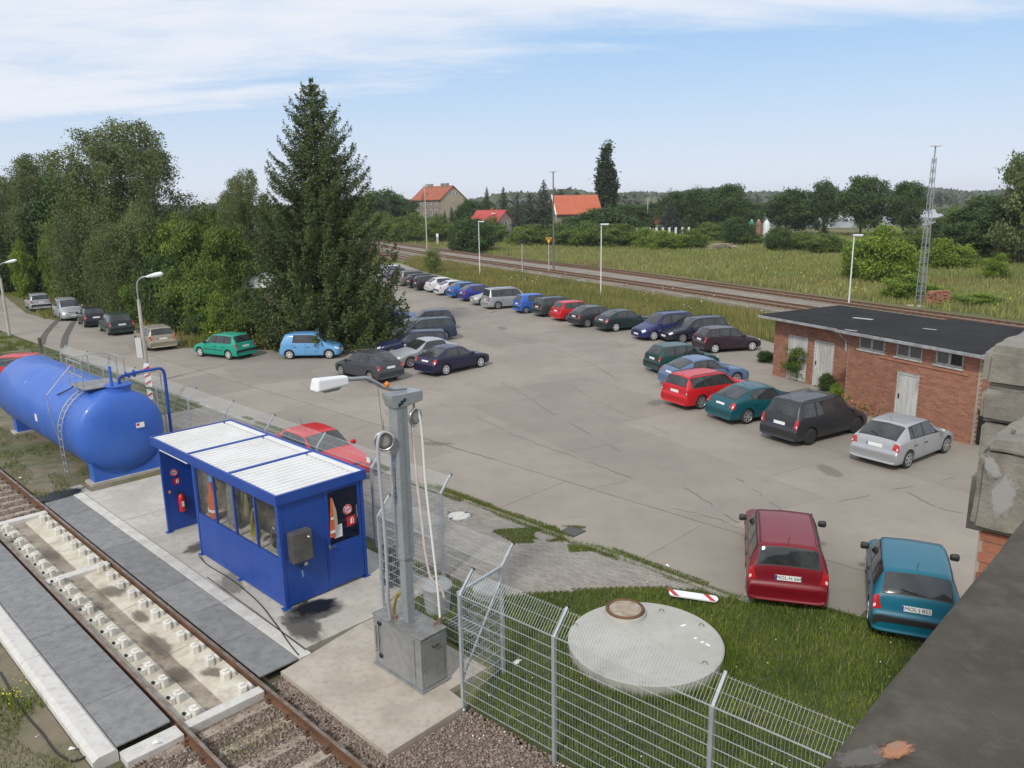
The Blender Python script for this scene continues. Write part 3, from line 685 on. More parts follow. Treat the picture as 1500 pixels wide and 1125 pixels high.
# posts and walls
for x, y in ((0, 0), (W_-.08, 0), (0, L1-.08), (W_-.08, L1-.08), (0, L2-.04), (W_-.08, L2-.04), (0, 2.0)):
    if (x, y) == (0, 2.0): continue
    bb('post', x, x+.08, y, y+.08, .0, 2.40); bb('foot_plate', x-.06, x+.12, y-.04, y+.12, .0, .014)
bb('foot_plate', -.06, .1, 2.0, 2.12, .0, .014)
bb('lower_panel', .012, .05, .082, L1-.082, .03, 1.10); bb('sill', .004, .07, .082, L1-.082, 1.102, 1.14); bb('head_rail', .004, .07, .082, L1-.082, 2.34, 2.398)
pan = [(.12, 1.01), (1.07, 2.0), (2.08, 3.0), (3.06, 4.0)]
for y0, y1 in pan: bb('window_pane', .03, .036, y0-.03, y1+.03, 1.142, 2.338, m_glass, bev=0)
for y in (.1, 1.04, 2.04, 3.03, 4.02): bb('mullion', .008, .066, y-.03, y+.03, 1.142, 2.338)
bb('back_wall', W_-.04, W_, .082, L2-.05, .03, 2.398, m_bblue)
bb('partition', .082, W_-.042, L1-.06, L1-.02, .03, 2.398, m_bblue); bb('end_panel', .082, .82, L2-.035, L2, .02, 2.398)
bb('floor_plate', .06, W_-.05, .06, L1-.09, .0, .02, m_galv); bb('inner_back', W_-.06, W_-.045, .09, L1-.09, .03, 2.35, m_inner); bb('inner_partition', .1, W_-.07, L1-.08, L1-.065, .03, 2.35, m_inner)
bb('front_panel', .082, 1.10, .012, .05, .03, 2.398)
door = bb('door', 1.14, 2.06, .0, .045, .06, 2.37)
bb('door_frame', 1.105, 1.137, .005, .06, .03, 2.395)
dg = bb('door_window', 1.22, 1.98, -.006, -.001, 1.10, 2.33, m_dglass, bev=0)
dg.parent = door
hb = MB(); hb.b2(1.16, 1.19, -.02, 0, .98, 1.13); hb.bar((1.175, -.05, 1.06), (1.32, -.05, 1.06), .015, .02); hb.bar((1.175, 0, 1.06), (1.175, -.055, 1.06), .015, .015); hb.build('door_handle', m_steel, door)
MB().b2(1.93, 1.95, -.03, 0, 1.55, 1.85).build('door_closer', m_steel, door)
# cabinet on the end wall
cb = thing('switch_cabinet', 'grey steel switch cabinet with a padlock on the booth end wall', 'cabinet', TB(7.53+.40, 14.33-.001, 1.0), TA)
MB().b2(-.24, .24, -.22, -.002, .06, .74).build('cabinet_body', M('cabinet_grey', (.10, .095, .085), .4, .3, c2=(.14, .13, .12), sc=4), cb, bevel=.012)
MB().b2(-.225, .225, -.235, -.222, .08, .72).build('cabinet_door', MATS['cabinet_grey'], cb, bevel=.006)
MB().ring((.14, -.25, .6), (0, 1, 0), .02, .008, 12, 6).build('lock', m_steel, cb)
cd = MB(); cd.tube([(-.1, -.12, .06), (-.12, -.14, -.02), (-.05, -.16, -.05), (.05, -.15, -.02), (.09, -.14, .04)], .012, 6); cd.tube([(-.02, -.14, -.03), (0, -.15, -.12), (-.01, -.14, -.22)], .012, 6); cd.build('connector_cable', m_black, cb)
MB().cyl((.06, -.19, -.02), (.06, -.15, -.02), .045, n=12).build('plug', m_steel, cb); MB().cyl((-.02, -.17, -.3), (-.02, -.15, -.16), .02, n=8).build('coupling', M('teal_plastic', (.06, .22, .28), .5), cb)
# signs
def no_smoking(par, c, ax, r, nm='prohibition_sign'):
    # ax: 'y' -> facing -y at plane y=c[1]
    t = MB().cyl((c[0], c[1]+.004, c[2]), (c[0], c[1], c[2]), r, n=24).build(nm, m_wpaint, par)
    MB().ring((c[0], c[1]-.001, c[2]), (0, 1, 0), r*.86, r*.12, 24, 6).build('red_ring', m_redp, t)
    MB().bar((c[0]-r*.58, c[1]-.004, c[2]-r*.58), (c[0]+r*.58, c[1]-.004, c[2]+r*.58), .006, r*.2, up=(0, 1, 0)).build('red_bar', m_redp, t)
    MB().bar((c[0]-r*.55, c[1]-.003, c[2]+r*.05), (c[0]+r*.45, c[1]-.003, c[2]+r*.05), .003, r*.2, up=(0, 1, 0)).build('cigarette_mark', m_black, t)
def ext_sign(par, c, w_):
    t = MB().b2(c[0]-w_/2, c[0]+w_/2, c[1], c[1]+.004, c[2]-w_/2, c[2]+w_/2).build('extinguisher_sign', m_redp, par)
    MB().b2(c[0]-w_*.1, c[0]+w_*.1, c[1]-.003, c[1]-.001, c[2]-w_*.3, c[2]+w_*.2).build('extinguisher_mark', m_wpaint, t)
    MB().tube([(c[0], c[1]-.002, c[2]+w_*.2), (c[0]+w_*.15, c[1]-.002, c[2]+w_*.34), (c[0]+w_*.28, c[1]-.002, c[2]+w_*.1), (c[0]+w_*.22, c[1]-.002, c[2]-w_*.3)], w_*.035, 4).build('hose_mark', m_wpaint, t)
no_smoking(bo, (1.71, -.012, 1.80), 'y', .12); ext_sign(bo, (1.78, -.012, 1.51), .23)
pp = bb('notice_sheet', 1.32, 1.53, -.014, -.010, 1.22, 1.52, m_wpaint, bev=0)
for i in range(5): MB().b2(1.35, 1.50-.02*(i % 3), -.0165, -.0145, 1.28+i*.045, 1.288+i*.045).build('printed_line', M('print_grey', (.35, .35, .33), .8), pp)
no_smoking(bo, (.32, L2-.042, 1.62), 'y', .10); ext_sign(bo, (.36, L2-.042, 1.37), .18)
# things inside and around
def hang(name, label, cat, x, y, z0, z1, w0, w1, mat, d=.09, seed=1, parts=()):
    t = thing(name, label, cat, TB(7.53+x, 14.33+y, z0), TA); rr = random.Random(seed); mb = MB(); n_ = 12; rows = 9; vs = []
    for r_ in range(rows):
        f = r_/(rows-1); ww = w0+(w1-w0)*f; zc = (z1-z0)*f
        for k in range(n_):
            a_ = k*2*math.pi/n_; rad = 1+.16*math.sin(3*a_+r_*.7+seed)+.08*rr.uniform(-1, 1); vs.append((math.cos(a_)*d*rad*(1-.5*f), math.sin(a_)*ww/2*rad, zc))
    fs = [(r_*n_+k, r_*n_+(k+1) % n_, (r_+1)*n_+(k+1) % n_, (r_+1)*n_+k) for r_ in range(rows-1) for k in range(n_)]+[tuple(range(n_))[::-1], tuple(range(len(vs)-n_, len(vs)))]
    mb.add(vs, fs); mb.build('cloth', mat, t, smooth=60)
    for (f0, f1, m2) in parts:
        ww = w0+(w1-w0)*(f0+f1)/2; q = MB(); q.lathe((0, 0, (z1-z0)*f0), (0, 0, 1), [(0, ww*.52), ((z1-z0)*(f1-f0), ww*.52)], 14); o = q.build('reflective_band', m2, t); o.scale = (min(1, d*1.25*(1-.5*f0)/(ww*.52)), 1, 1)
    MB().cyl((0, 0, z1-z0), (0, 0, z1-z0+.06), .006, n=5).build('hook', m_steel, t); return t
m_or = M('orange_cloth', (.62, .13, .03), .8, c2=(.5, .10, .03), sc=9); m_refl = M('reflective_tape', (.75, .75, .72), .4)
hang('work_jacket', 'orange work overall hanging behind the first booth window', 'overall', .16, 3.5, 1.12, 2.0, .40, .14, m_or, parts=((.18, .25, m_refl),), seed=3)
hang('work_jacket', 'light blue jacket hanging above the orange overall in the booth', 'jacket', .30, 3.72, 1.75, 2.3, .34, .16, M('blue_cloth', (.16, .34, .55), .8), seed=5)
hang('work_jacket', 'grey padded work jacket hanging behind the second booth window', 'jacket', .25, 2.62, 1.2, 2.25, .5, .2, M('grey_cloth', (.12, .125, .12), .9, c2=(.24, .24, .22), sc=7), seed=8, d=.14)
hang('work_jacket', 'olive work jacket hanging beside the grey one in the booth', 'jacket', .35, 2.15, 1.5, 2.3, .3, .14, M('olive_cloth', (.22, .20, .10), .9), seed=9)
v1 = thing('safety_vest', 'orange safety vest hanging inside the booth door window', 'vest', TB(7.53+1.27, 14.33-.04, 1.28), TA)
mb = MB(); mb.extr([(-.06, 0, 0), (.07, 0, -.02), (.06, 0, .55), (.035, 0, .92), (.015, 0, .92), (-.02, 0, .5)], (0, .03, 0)); mb.build('cloth', m_or, v1)
MB().extr([(.055, -.005, .05), (.14, -.005, .3), (.12, -.005, .6), (.04, -.005, .9), (.05, -.005, .5)], (0, .03, 0)).build('lining', M('tan_cloth', (.42, .34, .26), .9), v1)
MB().b2(-.06, .06, -.008, -.001, .1, .16).build('reflective_band', m_refl, v1); MB().b2(-.03, .04, -.008, -.001, .42, .47).build('reflective_band', m_refl, v1)
yh = thing('hose_coil', 'yellow hose coil hanging behind the third booth window', 'hose', TB(7.53+.22, 14.33+1.55, 1.1), TA); mb = MB()
for i in range(7):
    x = i*.02; mb.tube(smooth([Vector((x, -.22+i*.03, .05)), Vector((x, -.15+i*.02, .5)), Vector((x, -.02+.01*i, .75)), Vector((x, .1+.012*i, .5)), Vector((x, .2-.01*i, .02))], 5), .014, 5)
mb.build('coil', M('yellow_hose', (.50, .42, .03), .5), yh); MB().cyl((.05, 0, .74), (-.04, 0, .74), .01, n=5).build('hook', m_steel, yh)
mt_ = thing('steel_fitting', 'chrome pipe fitting and hoses behind the fourth booth window', 'fitting', TB(7.53+.22, 14.33+.55, 1.1), TA)
mb = MB(); mb.tube([(0, .28, .1), (0, .22, .42), (0, .12, .55), (0, .06, .5)], .012, 6); mb.tube([(0, .02, 0), (0, -.02, .3), (0, -.12, .5)], .012, 6); mb.build('handle', m_steel, mt_)
MB().cyl((0, .16, .22), (-.06, .16, .22), .07, n=12).build('valve', m_steel, mt_); MB().cyl((.06, .16, .2), (.02, .16, .2), .17, n=14).build('wheel_cover', m_black, mt_)
tb_ = thing('tool_box', 'teal tool box on the shelf behind the fourth booth window', 'tool box', TB(7.53+.25, 14.33+.25, 1.12), TA); MB().b2(-.12, .12, -.14, .2, 0, .14).build('box_body', M('teal_box', (.02, .25, .25), .5), tb_, bevel=.01); MB().b2(-.02, .02, -.1, .14, .14, .18).build('handle', m_black, tb_)
sh = MB().b2(.09, .62, .1, 4.0, 1.04, 1.07).build('shelf', m_inner, bo); MB().b2(W_-.5, W_-.08, .1, 3.9, 1.5, 1.53).build('shelf', m_inner, bo)
for i in range(9):
    ob = MB().b2(-.13, .13, -.1, .1, 0, rnd.uniform(.2, .34)).build('storage_box', M('box_%s' % ('brown', 'grey', 'dark')[i % 3], ((.25, .19, .12), (.3, .3, .28), (.06, .06, .06))[i % 3], .8), bo, loc=(W_-.3, .35+i*.41, 1.53), bevel=.005)
fe = thing('fire_extinguisher', 'red fire extinguisher on the inner face of the booth end panel', 'fire extinguisher', TB(7.53+.40, 14.33+L2-.12, .52), TA)
MB().lathe((0, 0, 0), (0, 0, 1), [(0, .065), (.02, .08), (.40, .08), (.46, .06), (.49, .025), (.52, .025)], 18).build('cylinder', m_redp, fe, smooth=40)
mb = MB(); mb.bar((-.0, 0, .53), (-.1, -.02, .56), .02, .02); mb.bar((0, 0, .55), (-.1, -.02, .60), .015, .015); mb.tube([(.02, 0, .53), (.09, -.03, .48), (.095, -.05, .2), (.08, -.05, .08)], .012, 6); mb.build('valve_and_hose', m_black, fe); MB().b2(-.03, .03, -.085, -.078, .16, .3).build('label_plate', m_wpaint, fe); MB().b2(-.04, .04, .06, .1, .2, .3).build('bracket', m_black, fe)
lt = thing('strip_light', 'white fluorescent strip light under the booth roof edge', 'strip light', TB(7.53+.05, 14.33+5.2, 2.33), TA); MB().b2(-.06, .03, -.85, .8, 0, .06).build('housing', m_wpaint, lt, bevel=.008); MB().cyl((-.02, -.8, -.012), (-.02, .75, -.012), .014, n=8).build('tube', m_refl, lt)
pc = thing('pull_cord', 'pull cord with an orange handle hanging in the booth recess', 'pull cord', TB(7.53+.13, 14.33+L2-.1, 1.1), TA); MB().cyl((0, 0, .08), (-.0, .04, 1.25), .006, n=5).build('cord', m_black, pc); MB().lathe((0, 0, 0), (0, 0, 1), [(0, .02), (.03, .035), (.08, .02)], 10).build('handle', M('handle_orange', (.5, .18, .05), .5), pc)
dr = thing('cable', 'thin dark cable lying on the platform in front of the booth', 'cable', TB(7.4, 18.3, .01), TA)
MB().tube(smooth([Vector(p) for p in ((0, 0, .05), (-.05, -.6, 0), (-.02, -1.8, 0), (-.12, -3.2, 0), (-.35, -4.4, .01), (-.55, -5.3, .01), (-.63, -5.75, .01))], 6), .012, 6).build('cable_run', m_black, dr)
MB().tube(smooth([Vector(p) for p in ((-.35, -1.2, 0), (-.37, -2.6, 0), (-.38, -3.6, 0), (-.42, -4.8, .01), (-.44, -5.7, .01))], 5), .009, 6).build('cable_run', m_black, dr)

# ================================================================ HOSE CRANE
m_mast = M('mast_grey', (.36, .395, .41), .5, .35, c2=(.31, .34, .355), sc=5, c3=(.24, .25, .25), sc3=14, w3=.4)
m_boxg = M('steel_box', (.40, .41, .415), .42, .55, c2=(.34, .35, .355), sc=4, c3=(.25, .25, .24), sc3=8, w3=.4)
cr = thing('hose_crane', 'grey hose crane mast with two pulleys standing on a steel cabinet', 'hose crane', TB(7.95, 10.55), TA)
q = MB(); q.b2(-.30, .30, -.70, .70, .04, 1.03); q.build('cabinet', m_boxg, cr, bevel=.008)
q = MB(); q.b2(-.33, .33, -.73, .73, 0, .038); q.build('cabinet_base', m_boxg, cr)
MB().b2(-.315, .315, -.715, .715, 1.032, 1.055).build('cabinet_lid', M('lid_steel', (.30, .295, .28), .45, .5, c2=(.22, .215, .205), sc=6), cr, bevel=.004)
MB().b2(-.312, -.303, -.52, .42, .07, .99).build('cabinet_door', m_boxg, cr, bevel=.003); MB().b2(-.26, .22, -.712, -.703, .07, .99).build('cabinet_door', m_boxg, cr, bevel=.003)
lk = MB()
for z in (.25, .92): lk.ring((-.33, .49, z), (1, 0, 0), .03, .01, 12, 6); lk.b2(-.33, -.31, .44, .54, z-.03, z+.03)
lk.tube([(-.33, .49, .92), (-.33, .50, .25)], .008, 5); lk.build('door_lock', m_black, cr)
hd = MB(); hd.tube([(-.05, -.71, .82), (-.05, -.75, .82), (.08, -.75, .82), (.08, -.71, .82)], .012, 6); hd.build('handle', m_black, cr)
vt = MB()
for i in range(9): vt.b2(-.318, -.314, .60, .62, .3+i*.06, .34+i*.06)
vt.build('vent_slots', m_black, cr)
MB().b2(-.10, .14, -.10, .12, 1.056, 1.08).build('foot_plate', m_mast, cr)
MB().b2(-.085, .085, -.085, .085, 1.08, 2.35).build('mast_lower', m_mast, cr, bevel=.01)
MB().extr([(-.12, -.12, 2.30), (.12, -.12, 2.30), (.12, .12, 2.30), (-.12, .12, 2.30)], (0, 0, 3.0)).build('mast', m_mast, cr, bevel=.012)
MB().b2(-.02, .02, -.128, -.121, 2.4, 5.1).build('mast_seam', M('seam_grey', (.22, .24, .25), .6), cr)
bk = MB(); bk.extr([(-.22, -.14, 5.30), (-.16, -.14, 5.12), (.16, -.14, 5.12), (.45, -.14, 5.16), (.45, -.14, 5.34), (-.22, -.14, 5.36)], (0, .28, 0)); bk.build('head_bracket', m_mast, cr, bevel=.01)
bh = MB(); bh.b2(-.09, -.04, -.145, -.141, 5.14, 5.2); bh.b2(-.04, .02, -.145, -.141, 5.17, 5.24); bh.b2(.02, .07, -.145, -.141, 5.21, 5.27); bh.build('bracket_cutout', m_black, cr)
MB().tube([(.2, 0, 5.40), (-.1, 0, 5.43), (-.28, -.0, 5.50), (-.45, 0, 5.62), (-.62, 0, 5.72), (-1.0, 0, 5.76)], .035, 8).build('lamp_arm', m_mast, cr, smooth=50)
lh = MB(); lh.add([(-1.0, -.09, 5.68), (-1.0, .09, 5.68), (-1.62, .13, 5.67), (-1.62, -.13, 5.67), (-1.0, -.07, 5.83), (-1.0, .07, 5.83), (-1.58, .10, 5.87), (-1.58, -.10, 5.87)], [(0, 1, 2, 3), (4, 5, 6, 7), (0, 1, 5, 4), (1, 2, 6, 5), (2, 3, 7, 6), (3, 0, 4, 7)]); lh.build('lamp_head', m_wpaint, cr, bevel=.03)
MB().lathe((-1.12, 0, 5.67), (-1, 0, 0), [(0, .03), (.05, .06), (.30, .06), (.36, .03)], 12).build('lamp_lens', M('lens_grey', (.30, .31, .31), .2), cr, smooth=50)
MB().lathe((-.22, -.02, 5.50), (0, 0, 1), [(0, .035), (.03, .045), (.07, .04), (.095, .01)], 12).build('beacon', M('beacon_orange', (.65, .20, .02), .25), cr, smooth=50)
m_hose1 = M('grey_hose', (.40, .40, .45), .5); m_hose2 = M('pink_hose', (.66, .50, .46), .5, c2=(.72, .66, .62), sc=6); m_hose3 = M('white_hose', (.72, .71, .67), .5)
def pulley(c, ax, r, nm='pulley'):
    t = thing_part = MB(); t.ring(c, ax, r, r*.16, 26, 8); t.ring(c, ax, r*.66, r*.09, 22, 6); o = t.build(nm, m_steel, cr, smooth=50)
    d, u, v = vbasis(ax); c = Vector(c); k = MB(); k.cyl(c-d*.012, c+d*.012, r*.9, n=22); k.build('pulley_disc', M('pulley_dark', (.06, .06, .055), .5), o, smooth=50)
    k = MB(); k.cyl(c-d*.02, c+d*.02, r*.55, n=18); k.build('pulley_hub', m_galv, o, smooth=50)
    k = MB(); k.bar(c-d*.03, c-d*.03+Vector((0, 0, r*1.5)), .02, .012); k.cyl(c+Vector((0, 0, r*1.4)), c+Vector((0, 0, r*1.4+.15)), .006, n=5); k.build('hanger', m_steel, o)
PL = (-.36, -.05, 4.58); PR = (.33, -.05, 4.86)
pulley(PL, (-.6, -.8, 0), .16); pulley(PR, (.25, -1, 0), .155)
MB().cyl((-.38, -.05, 4.8), (-.40, 0, 5.6), .004, n=4).build('cable', m_black, cr); MB().cyl((.33, -.05, 5.0), (.34, 0, 5.2), .006, n=4).build('chain', m_black, cr)
def hose(pts, r, mat, nm='hose', par=None): return MB().tube(smooth([Vector(p) for p in pts], 7), r, 8).build(nm, mat, par or cr, smooth=60)
hose([(-.36, -.05, 4.74), (-.46, -.06, 4.70), (-.51, -.06, 4.5), (-.50, -.06, 3.9), (-.46, -.05, 3.0), (-.42, 0, 2.2), (-.36, .1, 1.6), (-.22, .25, 1.05)], .03, m_hose1)
hose([(-.36, -.05, 4.74), (-.28, -.05, 4.70), (-.24, -.05, 4.4), (-.25, .0, 3.2)], .012, m_hose1)
hose([(.33, -.05, 5.02), (.26, -.05, 4.95), (.24, -.06, 4.7), (.27, -.08, 3.8), (.33, -.10, 2.9), (.36, -.12, 2.3), (.45, -.15, 1.75), (.62, -.2, 1.55), (.7, -.2, 1.3)], .022, m_hose2)
hose([(.33, -.05, 5.02), (.41, -.05, 4.95), (.44, -.08, 4.5), (.44, -.12, 3.6), (.40, -.28, 2.6), (.36, -.42, 1.8), (.33, -.5, 1.18), (.32, -.5, 1.05)], .022, m_hose3)
hose([(-.14, .22, 1.05), (-.16, .22, 1.25), (-.12, .2, 1.45), (-.06, .12, 1.6)], .032, M('yellow_pipe', (.45, .33, .06), .5))
mb = MB(); mb.cyl((-.14, .22, 1.055), (-.14, .22, 1.12), .045, n=12); mb.cyl((.32, -.5, 1.055), (.32, -.5, 1.16), .03, n=10); mb.cyl((.20, -.5, 1.055), (.20, -.5, 1.12), .035, n=10); mb.build('fittings', M('brass_dull', (.30, .18, .14), .5, .4), cr)
MB().tube([(.38, -.45, .7), (.39, -.45, 1.3), (.36, -.38, 1.35)], .016, 6).build('stand_pipe', m_galv, cr)
for i, ch in enumerate('LOGITRANS'):
    text(ch, .10, 'letter', M('lettering_blue', (.02, .03, .16), .5), cr, (-.124, .02, 4.06-i*.084), (R(90), 0, R(-90)))
MB().b2(-.126, -.122, -.03, .07, 4.12, 4.26).build('logo_patch', M('logo_blue', (.16, .20, .34), .5), cr)

# ================================================================ FENCE
m_fence = M('fence_wire', (.40, .43, .44), .55, .4)
m_post = M('fence_post', (.48, .52, .54), .5, .45, c2=(.40, .44, .46), sc=5)
fn = thing('mesh_fence', 'galvanised welded mesh fence with outward cranked top around the yard', 'fence', TB(7.9, 9.05), TA)
FO = (7.9, 9.05, 0)
KZ, TZ = 2.10, 2.42
def fpanel(p, q, outw, crank=True, z0=.08):
    p = Vector((p[0], p[1], 0)); q = Vector((q[0], q[1], 0)); d = (q-p); L_ = d.length; d.normalize(); ov = Vector((outw[0], outw[1], 0))
    mb = MB(); n_ = max(2, int(L_/.05))
    for i in range(n_+1):
        c = p+d*(i*L_/n_)
        mb.cyl(c+Vector((0, 0, z0)), c+Vector((0, 0, KZ)), .0024, n=3, cap=False)
        if crank: mb.cyl(c+Vector((0, 0, KZ)), c+ov*.29+Vector((0, 0, TZ+.02)), .0026, n=3, cap=False)
    zs = [z0+.03+i*.2 for i in range(int((KZ-z0)/.2)+1)]+[KZ]
    for z in zs:
        for s_ in (-.006, .006): mb.cyl(p+ov*s_+Vector((0, 0, z)), q+ov*s_+Vector((0, 0, z)), .0032, n=4, cap=False)
    if crank:
        for f in (.5, .98): mb.cyl(p+ov*.29*f+Vector((0, 0, KZ+(TZ-KZ)*f)), q+ov*.29*f+Vector((0, 0, KZ+(TZ-KZ)*f)), .0032, n=4, cap=False)
    mb.build('mesh_panel', m_fence, fn, o=FO)
def fpost(p, outw, arm=True):
    c = Vector((p[0], p[1], 0)); ov = Vector((outw[0], outw[1], 0))
    mb = MB(); mb.bar(c+Vector((0, 0, -.3)), c+Vector((0, 0, KZ+.02)), .06, .06, up=ov)
    if arm: mb.bar(c+Vector((0, 0, KZ)), c+ov*.32+Vector((0, 0, TZ+.05)), .045, .045, up=(ov.y, ov.x, 0))
    o = mb.build('fence_post', m_post, fn, o=FO, bevel=.004)
    if arm: MB().bar(c+ov*.32+Vector((0, 0, TZ+.04)), c+ov*.335+Vector((0, 0, TZ+.06)), .055, .055).build('post_cap', m_black, o, o=FO)
r1 = [(7.9, 9.05), (8.0, 7.04), (8.13, 4.43), (8.27, 1.9)]
r2 = [(9.06, 12.9), (9.08, 9.25)]
r3 = [(10.8, 12.9)]+[(10.8, a) for a in (15.55, 18.05, 20.8, 23.4, 26.1, 28.8, 31.5, 34.2, 36.9, 39.6)]
r4 = [(10.8, 39.6), (8.3, 39.6), (5.9, 39.6)]
for rr_, ov in ((r1, (1, 0)), (r2, (1, 0)), (r3, (1, 0))):
    for p, q in zip(rr_[:-1], rr_[1:]): fpanel(p, q, ov)
    for p in rr_: fpost(p, ov)
fpanel(r4[0], r4[1], (0, 1)); fpanel(r4[1], r4[2], (0, 1)); fpost(r4[1], (0, 1)); fpost(r4[2], (0, 1))
fpanel(r3[0], r2[0], (0, -1), False); fpanel(r2[1], (7.95, 9.1), (0, 1), False)
MB().bar((9.08, 9.25, 2.12), (7.9, 9.1, 2.12), .05, .05).build('top_rail', m_post, fn, o=FO)
MB().bar((9.08, 9.25, 1.9), (7.95, 9.1, .5), .03, .03).build('brace', m_post, fn, o=FO); MB().bar((9.08, 9.25, .5), (7.95, 9.1, 1.9), .03, .03).build('brace', m_post, fn, o=FO)
tg = MB().b2(10.86, 10.87, 14.55, 14.85, 1.55, 1.9).build('warning_plate', m_wpaint, fn, o=FO)
# gate leaf leaning, black reel and hydrant pieces behind the crane
cr2 = thing('cable_reel', 'black cable reel standing behind the mesh fence next to the crane', 'cable reel', TB(9.9, 13.25), TA+.5)
mb = MB(); mb.ring((0, 0, .52), (0, 1, .1), .42, .06, 30, 8); mb.ring((0, .32, .50), (0, 1, .1), .42, .06, 30, 8); mb.cyl((0, 0, .5), (0, .32, .5), .24, n=20)
mb.build('reel', m_black, cr2, smooth=50); mb = MB()
for k in range(6): a_ = k*math.pi/3; mb.bar((0, -.0, .5), (math.cos(a_)*.42, 0, .52+math.sin(a_)*.42), .04, .03)
mb.build('spoke', MATS['dark_clamp'], cr2)
dn = thing('plastic_bin', 'grey round plastic bin with a domed lid behind the mesh fence', 'bin', TB(9.75, 11.9), TA)
MB().lathe((0, 0, 0), (0, 0, 1), [(0, .26), (.55, .31), (.56, .34), (.60, .34), (.68, .26), (.72, .05)], 24).build('bin_body', M('bin_grey', (.33, .34, .33), .6), dn, smooth=40)
MB().cyl((0, 0, .72), (0, 0, .75), .05, n=10).build('lid_knob', m_black, dn)
gr_ = thing('floor_drain', 'dark grated drain box set in the ground inside the fence', 'drain', TB(9.75, 11.0, -.02), TA)
MB().b2(-.28, .28, -.42, .42, -.1, .02).build('frame', M('drain_dark', (.03, .03, .028), .7), gr_); mb = MB()
for i in range(9): mb.b2(-.25, .25, -.4+i*.095, -.375+i*.095, .02, .04)
mb.build('bars', m_galv, gr_)

# ================================================================ ROUND COVERS, MANHOLE, DRAIN
m_cov = M('cover_concrete', (.45, .44, .395), .85, c2=(.40, .39, .35), sc=.9, c3=(.32, .31, .28), sc3=6, w3=.45, bump=.25, bsc=60)
cv = thing('concrete_cover', 'large round concrete shaft cover with a rusty hatch ring on the lawn', 'shaft cover', (2.49, 13.62, -.0))
MB().lathe((0, 0, -.2), (0, 0, 1), [(0, 1.47), (.40, 1.49), (.42, 1.46)], 72).build('slab', m_cov, cv, smooth=30)
MB().lathe((-.24, 1.0, .20), (0, 0, 1), [(0, .45), (.10, .42), (.11, .40)], 36).build('hatch_collar', m_cov, cv, smooth=30)
MB().ring((-.24, 1.0, .32), (0, 0, 1), .37, .035, 36, 8).build('hatch_ring', m_rust, cv, smooth=50)
MB().cyl((-.24, 1.0, .28), (-.24, 1.0, .335), .33, n=30).build('hatch_lid', M('hatch_lid', (.40, .34, .27), .9, c2=(.3, .24, .18), sc=5, c3=(.18, .10, .06), sc3=3, w3=.6), cv, smooth=30)
for i, (x, y) in enumerate(((.52, 1.05), (.95, -.85), (-1.3, .55), (1.2, .45))): MB().ring((x, y, .23), (.4, 1, 0), .05, .007, 12, 5).build('lifting_eye', m_rust, cv)
mb = MB()
for c_, s_ in (((.85, .5), (.12, .05)), ((.98, .02), (.06, .05)), ((1.08, -.12), (.07, .05)), ((1.16, -.22), (.05, .1))): mb.box((c_[0], c_[1], .2215), (s_[0], s_[1], .003), .5)
mb.build('paint_speck', m_wpaint, cv)
cv2 = thing('concrete_cover', 'small round concrete shaft cover just behind the mesh fence corner', 'shaft cover', (-.62, 16.0, 0))
MB().lathe((0, 0, -.2), (0, 0, 1), [(0, .33), (.32, .34), (.35, .30)], 40).build('slab', m_cov, cv2, smooth=30); MB().ring((0, 0, .13), (0, 0, 1), .2, .012, 24, 6).build('lid_ring', m_galv, cv2)
mh = thing('manhole_cover', 'pale round manhole cover in the paved strip', 'manhole cover', TB(13.56, 15.45, -.01), TA)
MB().lathe((0, 0, -.1), (0, 0, 1), [(0, .34), (.10, .34), (.105, .30)], 36).build('frame', m_galv, mh, smooth=30); MB().cyl((0, 0, 0), (0, 0, .012), .285, n=32).build('lid', M('lid_pale', (.60, .58, .53), .8, c2=(.5, .48, .43), sc=5), mh)
for s_ in (-1, 1): MB().b2(s_*.28-.05, s_*.28+.05, -.03, .03, .0, .018).build('lifting_notch', m_black, mh)
dg_ = thing('gully_grate', 'small iron gully grate in the gutter at the edge of the car park', 'grate', TB(14.85, 12.4, .004), TA)
MB().b2(-.26, .26, -.26, .26, -.02, .004).build('frame', MATS['drain_dark'], dg_); mb = MB()
for i in range(7): mb.b2(-.22, .22, -.23+i*.072, -.2+i*.072, .003, .014)
mb.build('bars', M('iron_grate', (.20, .19, .18), .7, .4), dg_)
# red and white beacon boards
m_stripe_r = M('board_red', (.50, .03, .035), .5)
def stripe_board(t, L_, w_, th, n=4):
    MB().prism([(w_/2*math.cos(a_), L_/2-w_/2+w_/2*math.sin(a_)) for a_ in np.linspace(0, math.pi, 9)]+[(-w_/2*math.cos(a_), -L_/2+w_/2-w_/2*math.sin(a_)) for a_ in np.linspace(0, math.pi, 9)], 0, th).build('board', m_wpaint, t)
    for i in range(n):
        y = -L_/2+w_*.55+(L_-w_*1.4)*i/(n-1)
        MB().prism([(-w_/2*.96, y-.06), (w_/2*.96, y+.10), (w_/2*.96, y+.21), (-w_/2*.96, y+.05)], th, th+.004).build('red_stripe', m_stripe_r, t)
b1_ = thing('beacon_board', 'red and white traffic beacon board lying in the grass', 'beacon board', (3.86, 15.5, .10), R(76)); stripe_board(b1_, 1.05, .20, .03, 2)
b1_.rotation_euler = (R(4), R(-10), R(77))
b2_ = thing('beacon_board', 'red and white striped beacon board standing behind the blue tank', 'beacon board', TB(12.2, 33.2, 0))
hold = MB().cyl((0, .04, -.1), (0, .04, 2.3), .03, n=8).build('post', m_galv, b2_)
mb = MB(); mb.prism([(-.13, 1.25), (.13, 1.25), (.13, 2.15), (.08, 2.25), (-.08, 2.25), (-.13, 2.15)], 0, .03)
def upright(o): o.rotation_euler = (R(90), 0, 0)
o = mb.build('board', m_wpaint, b2_); upright(o)
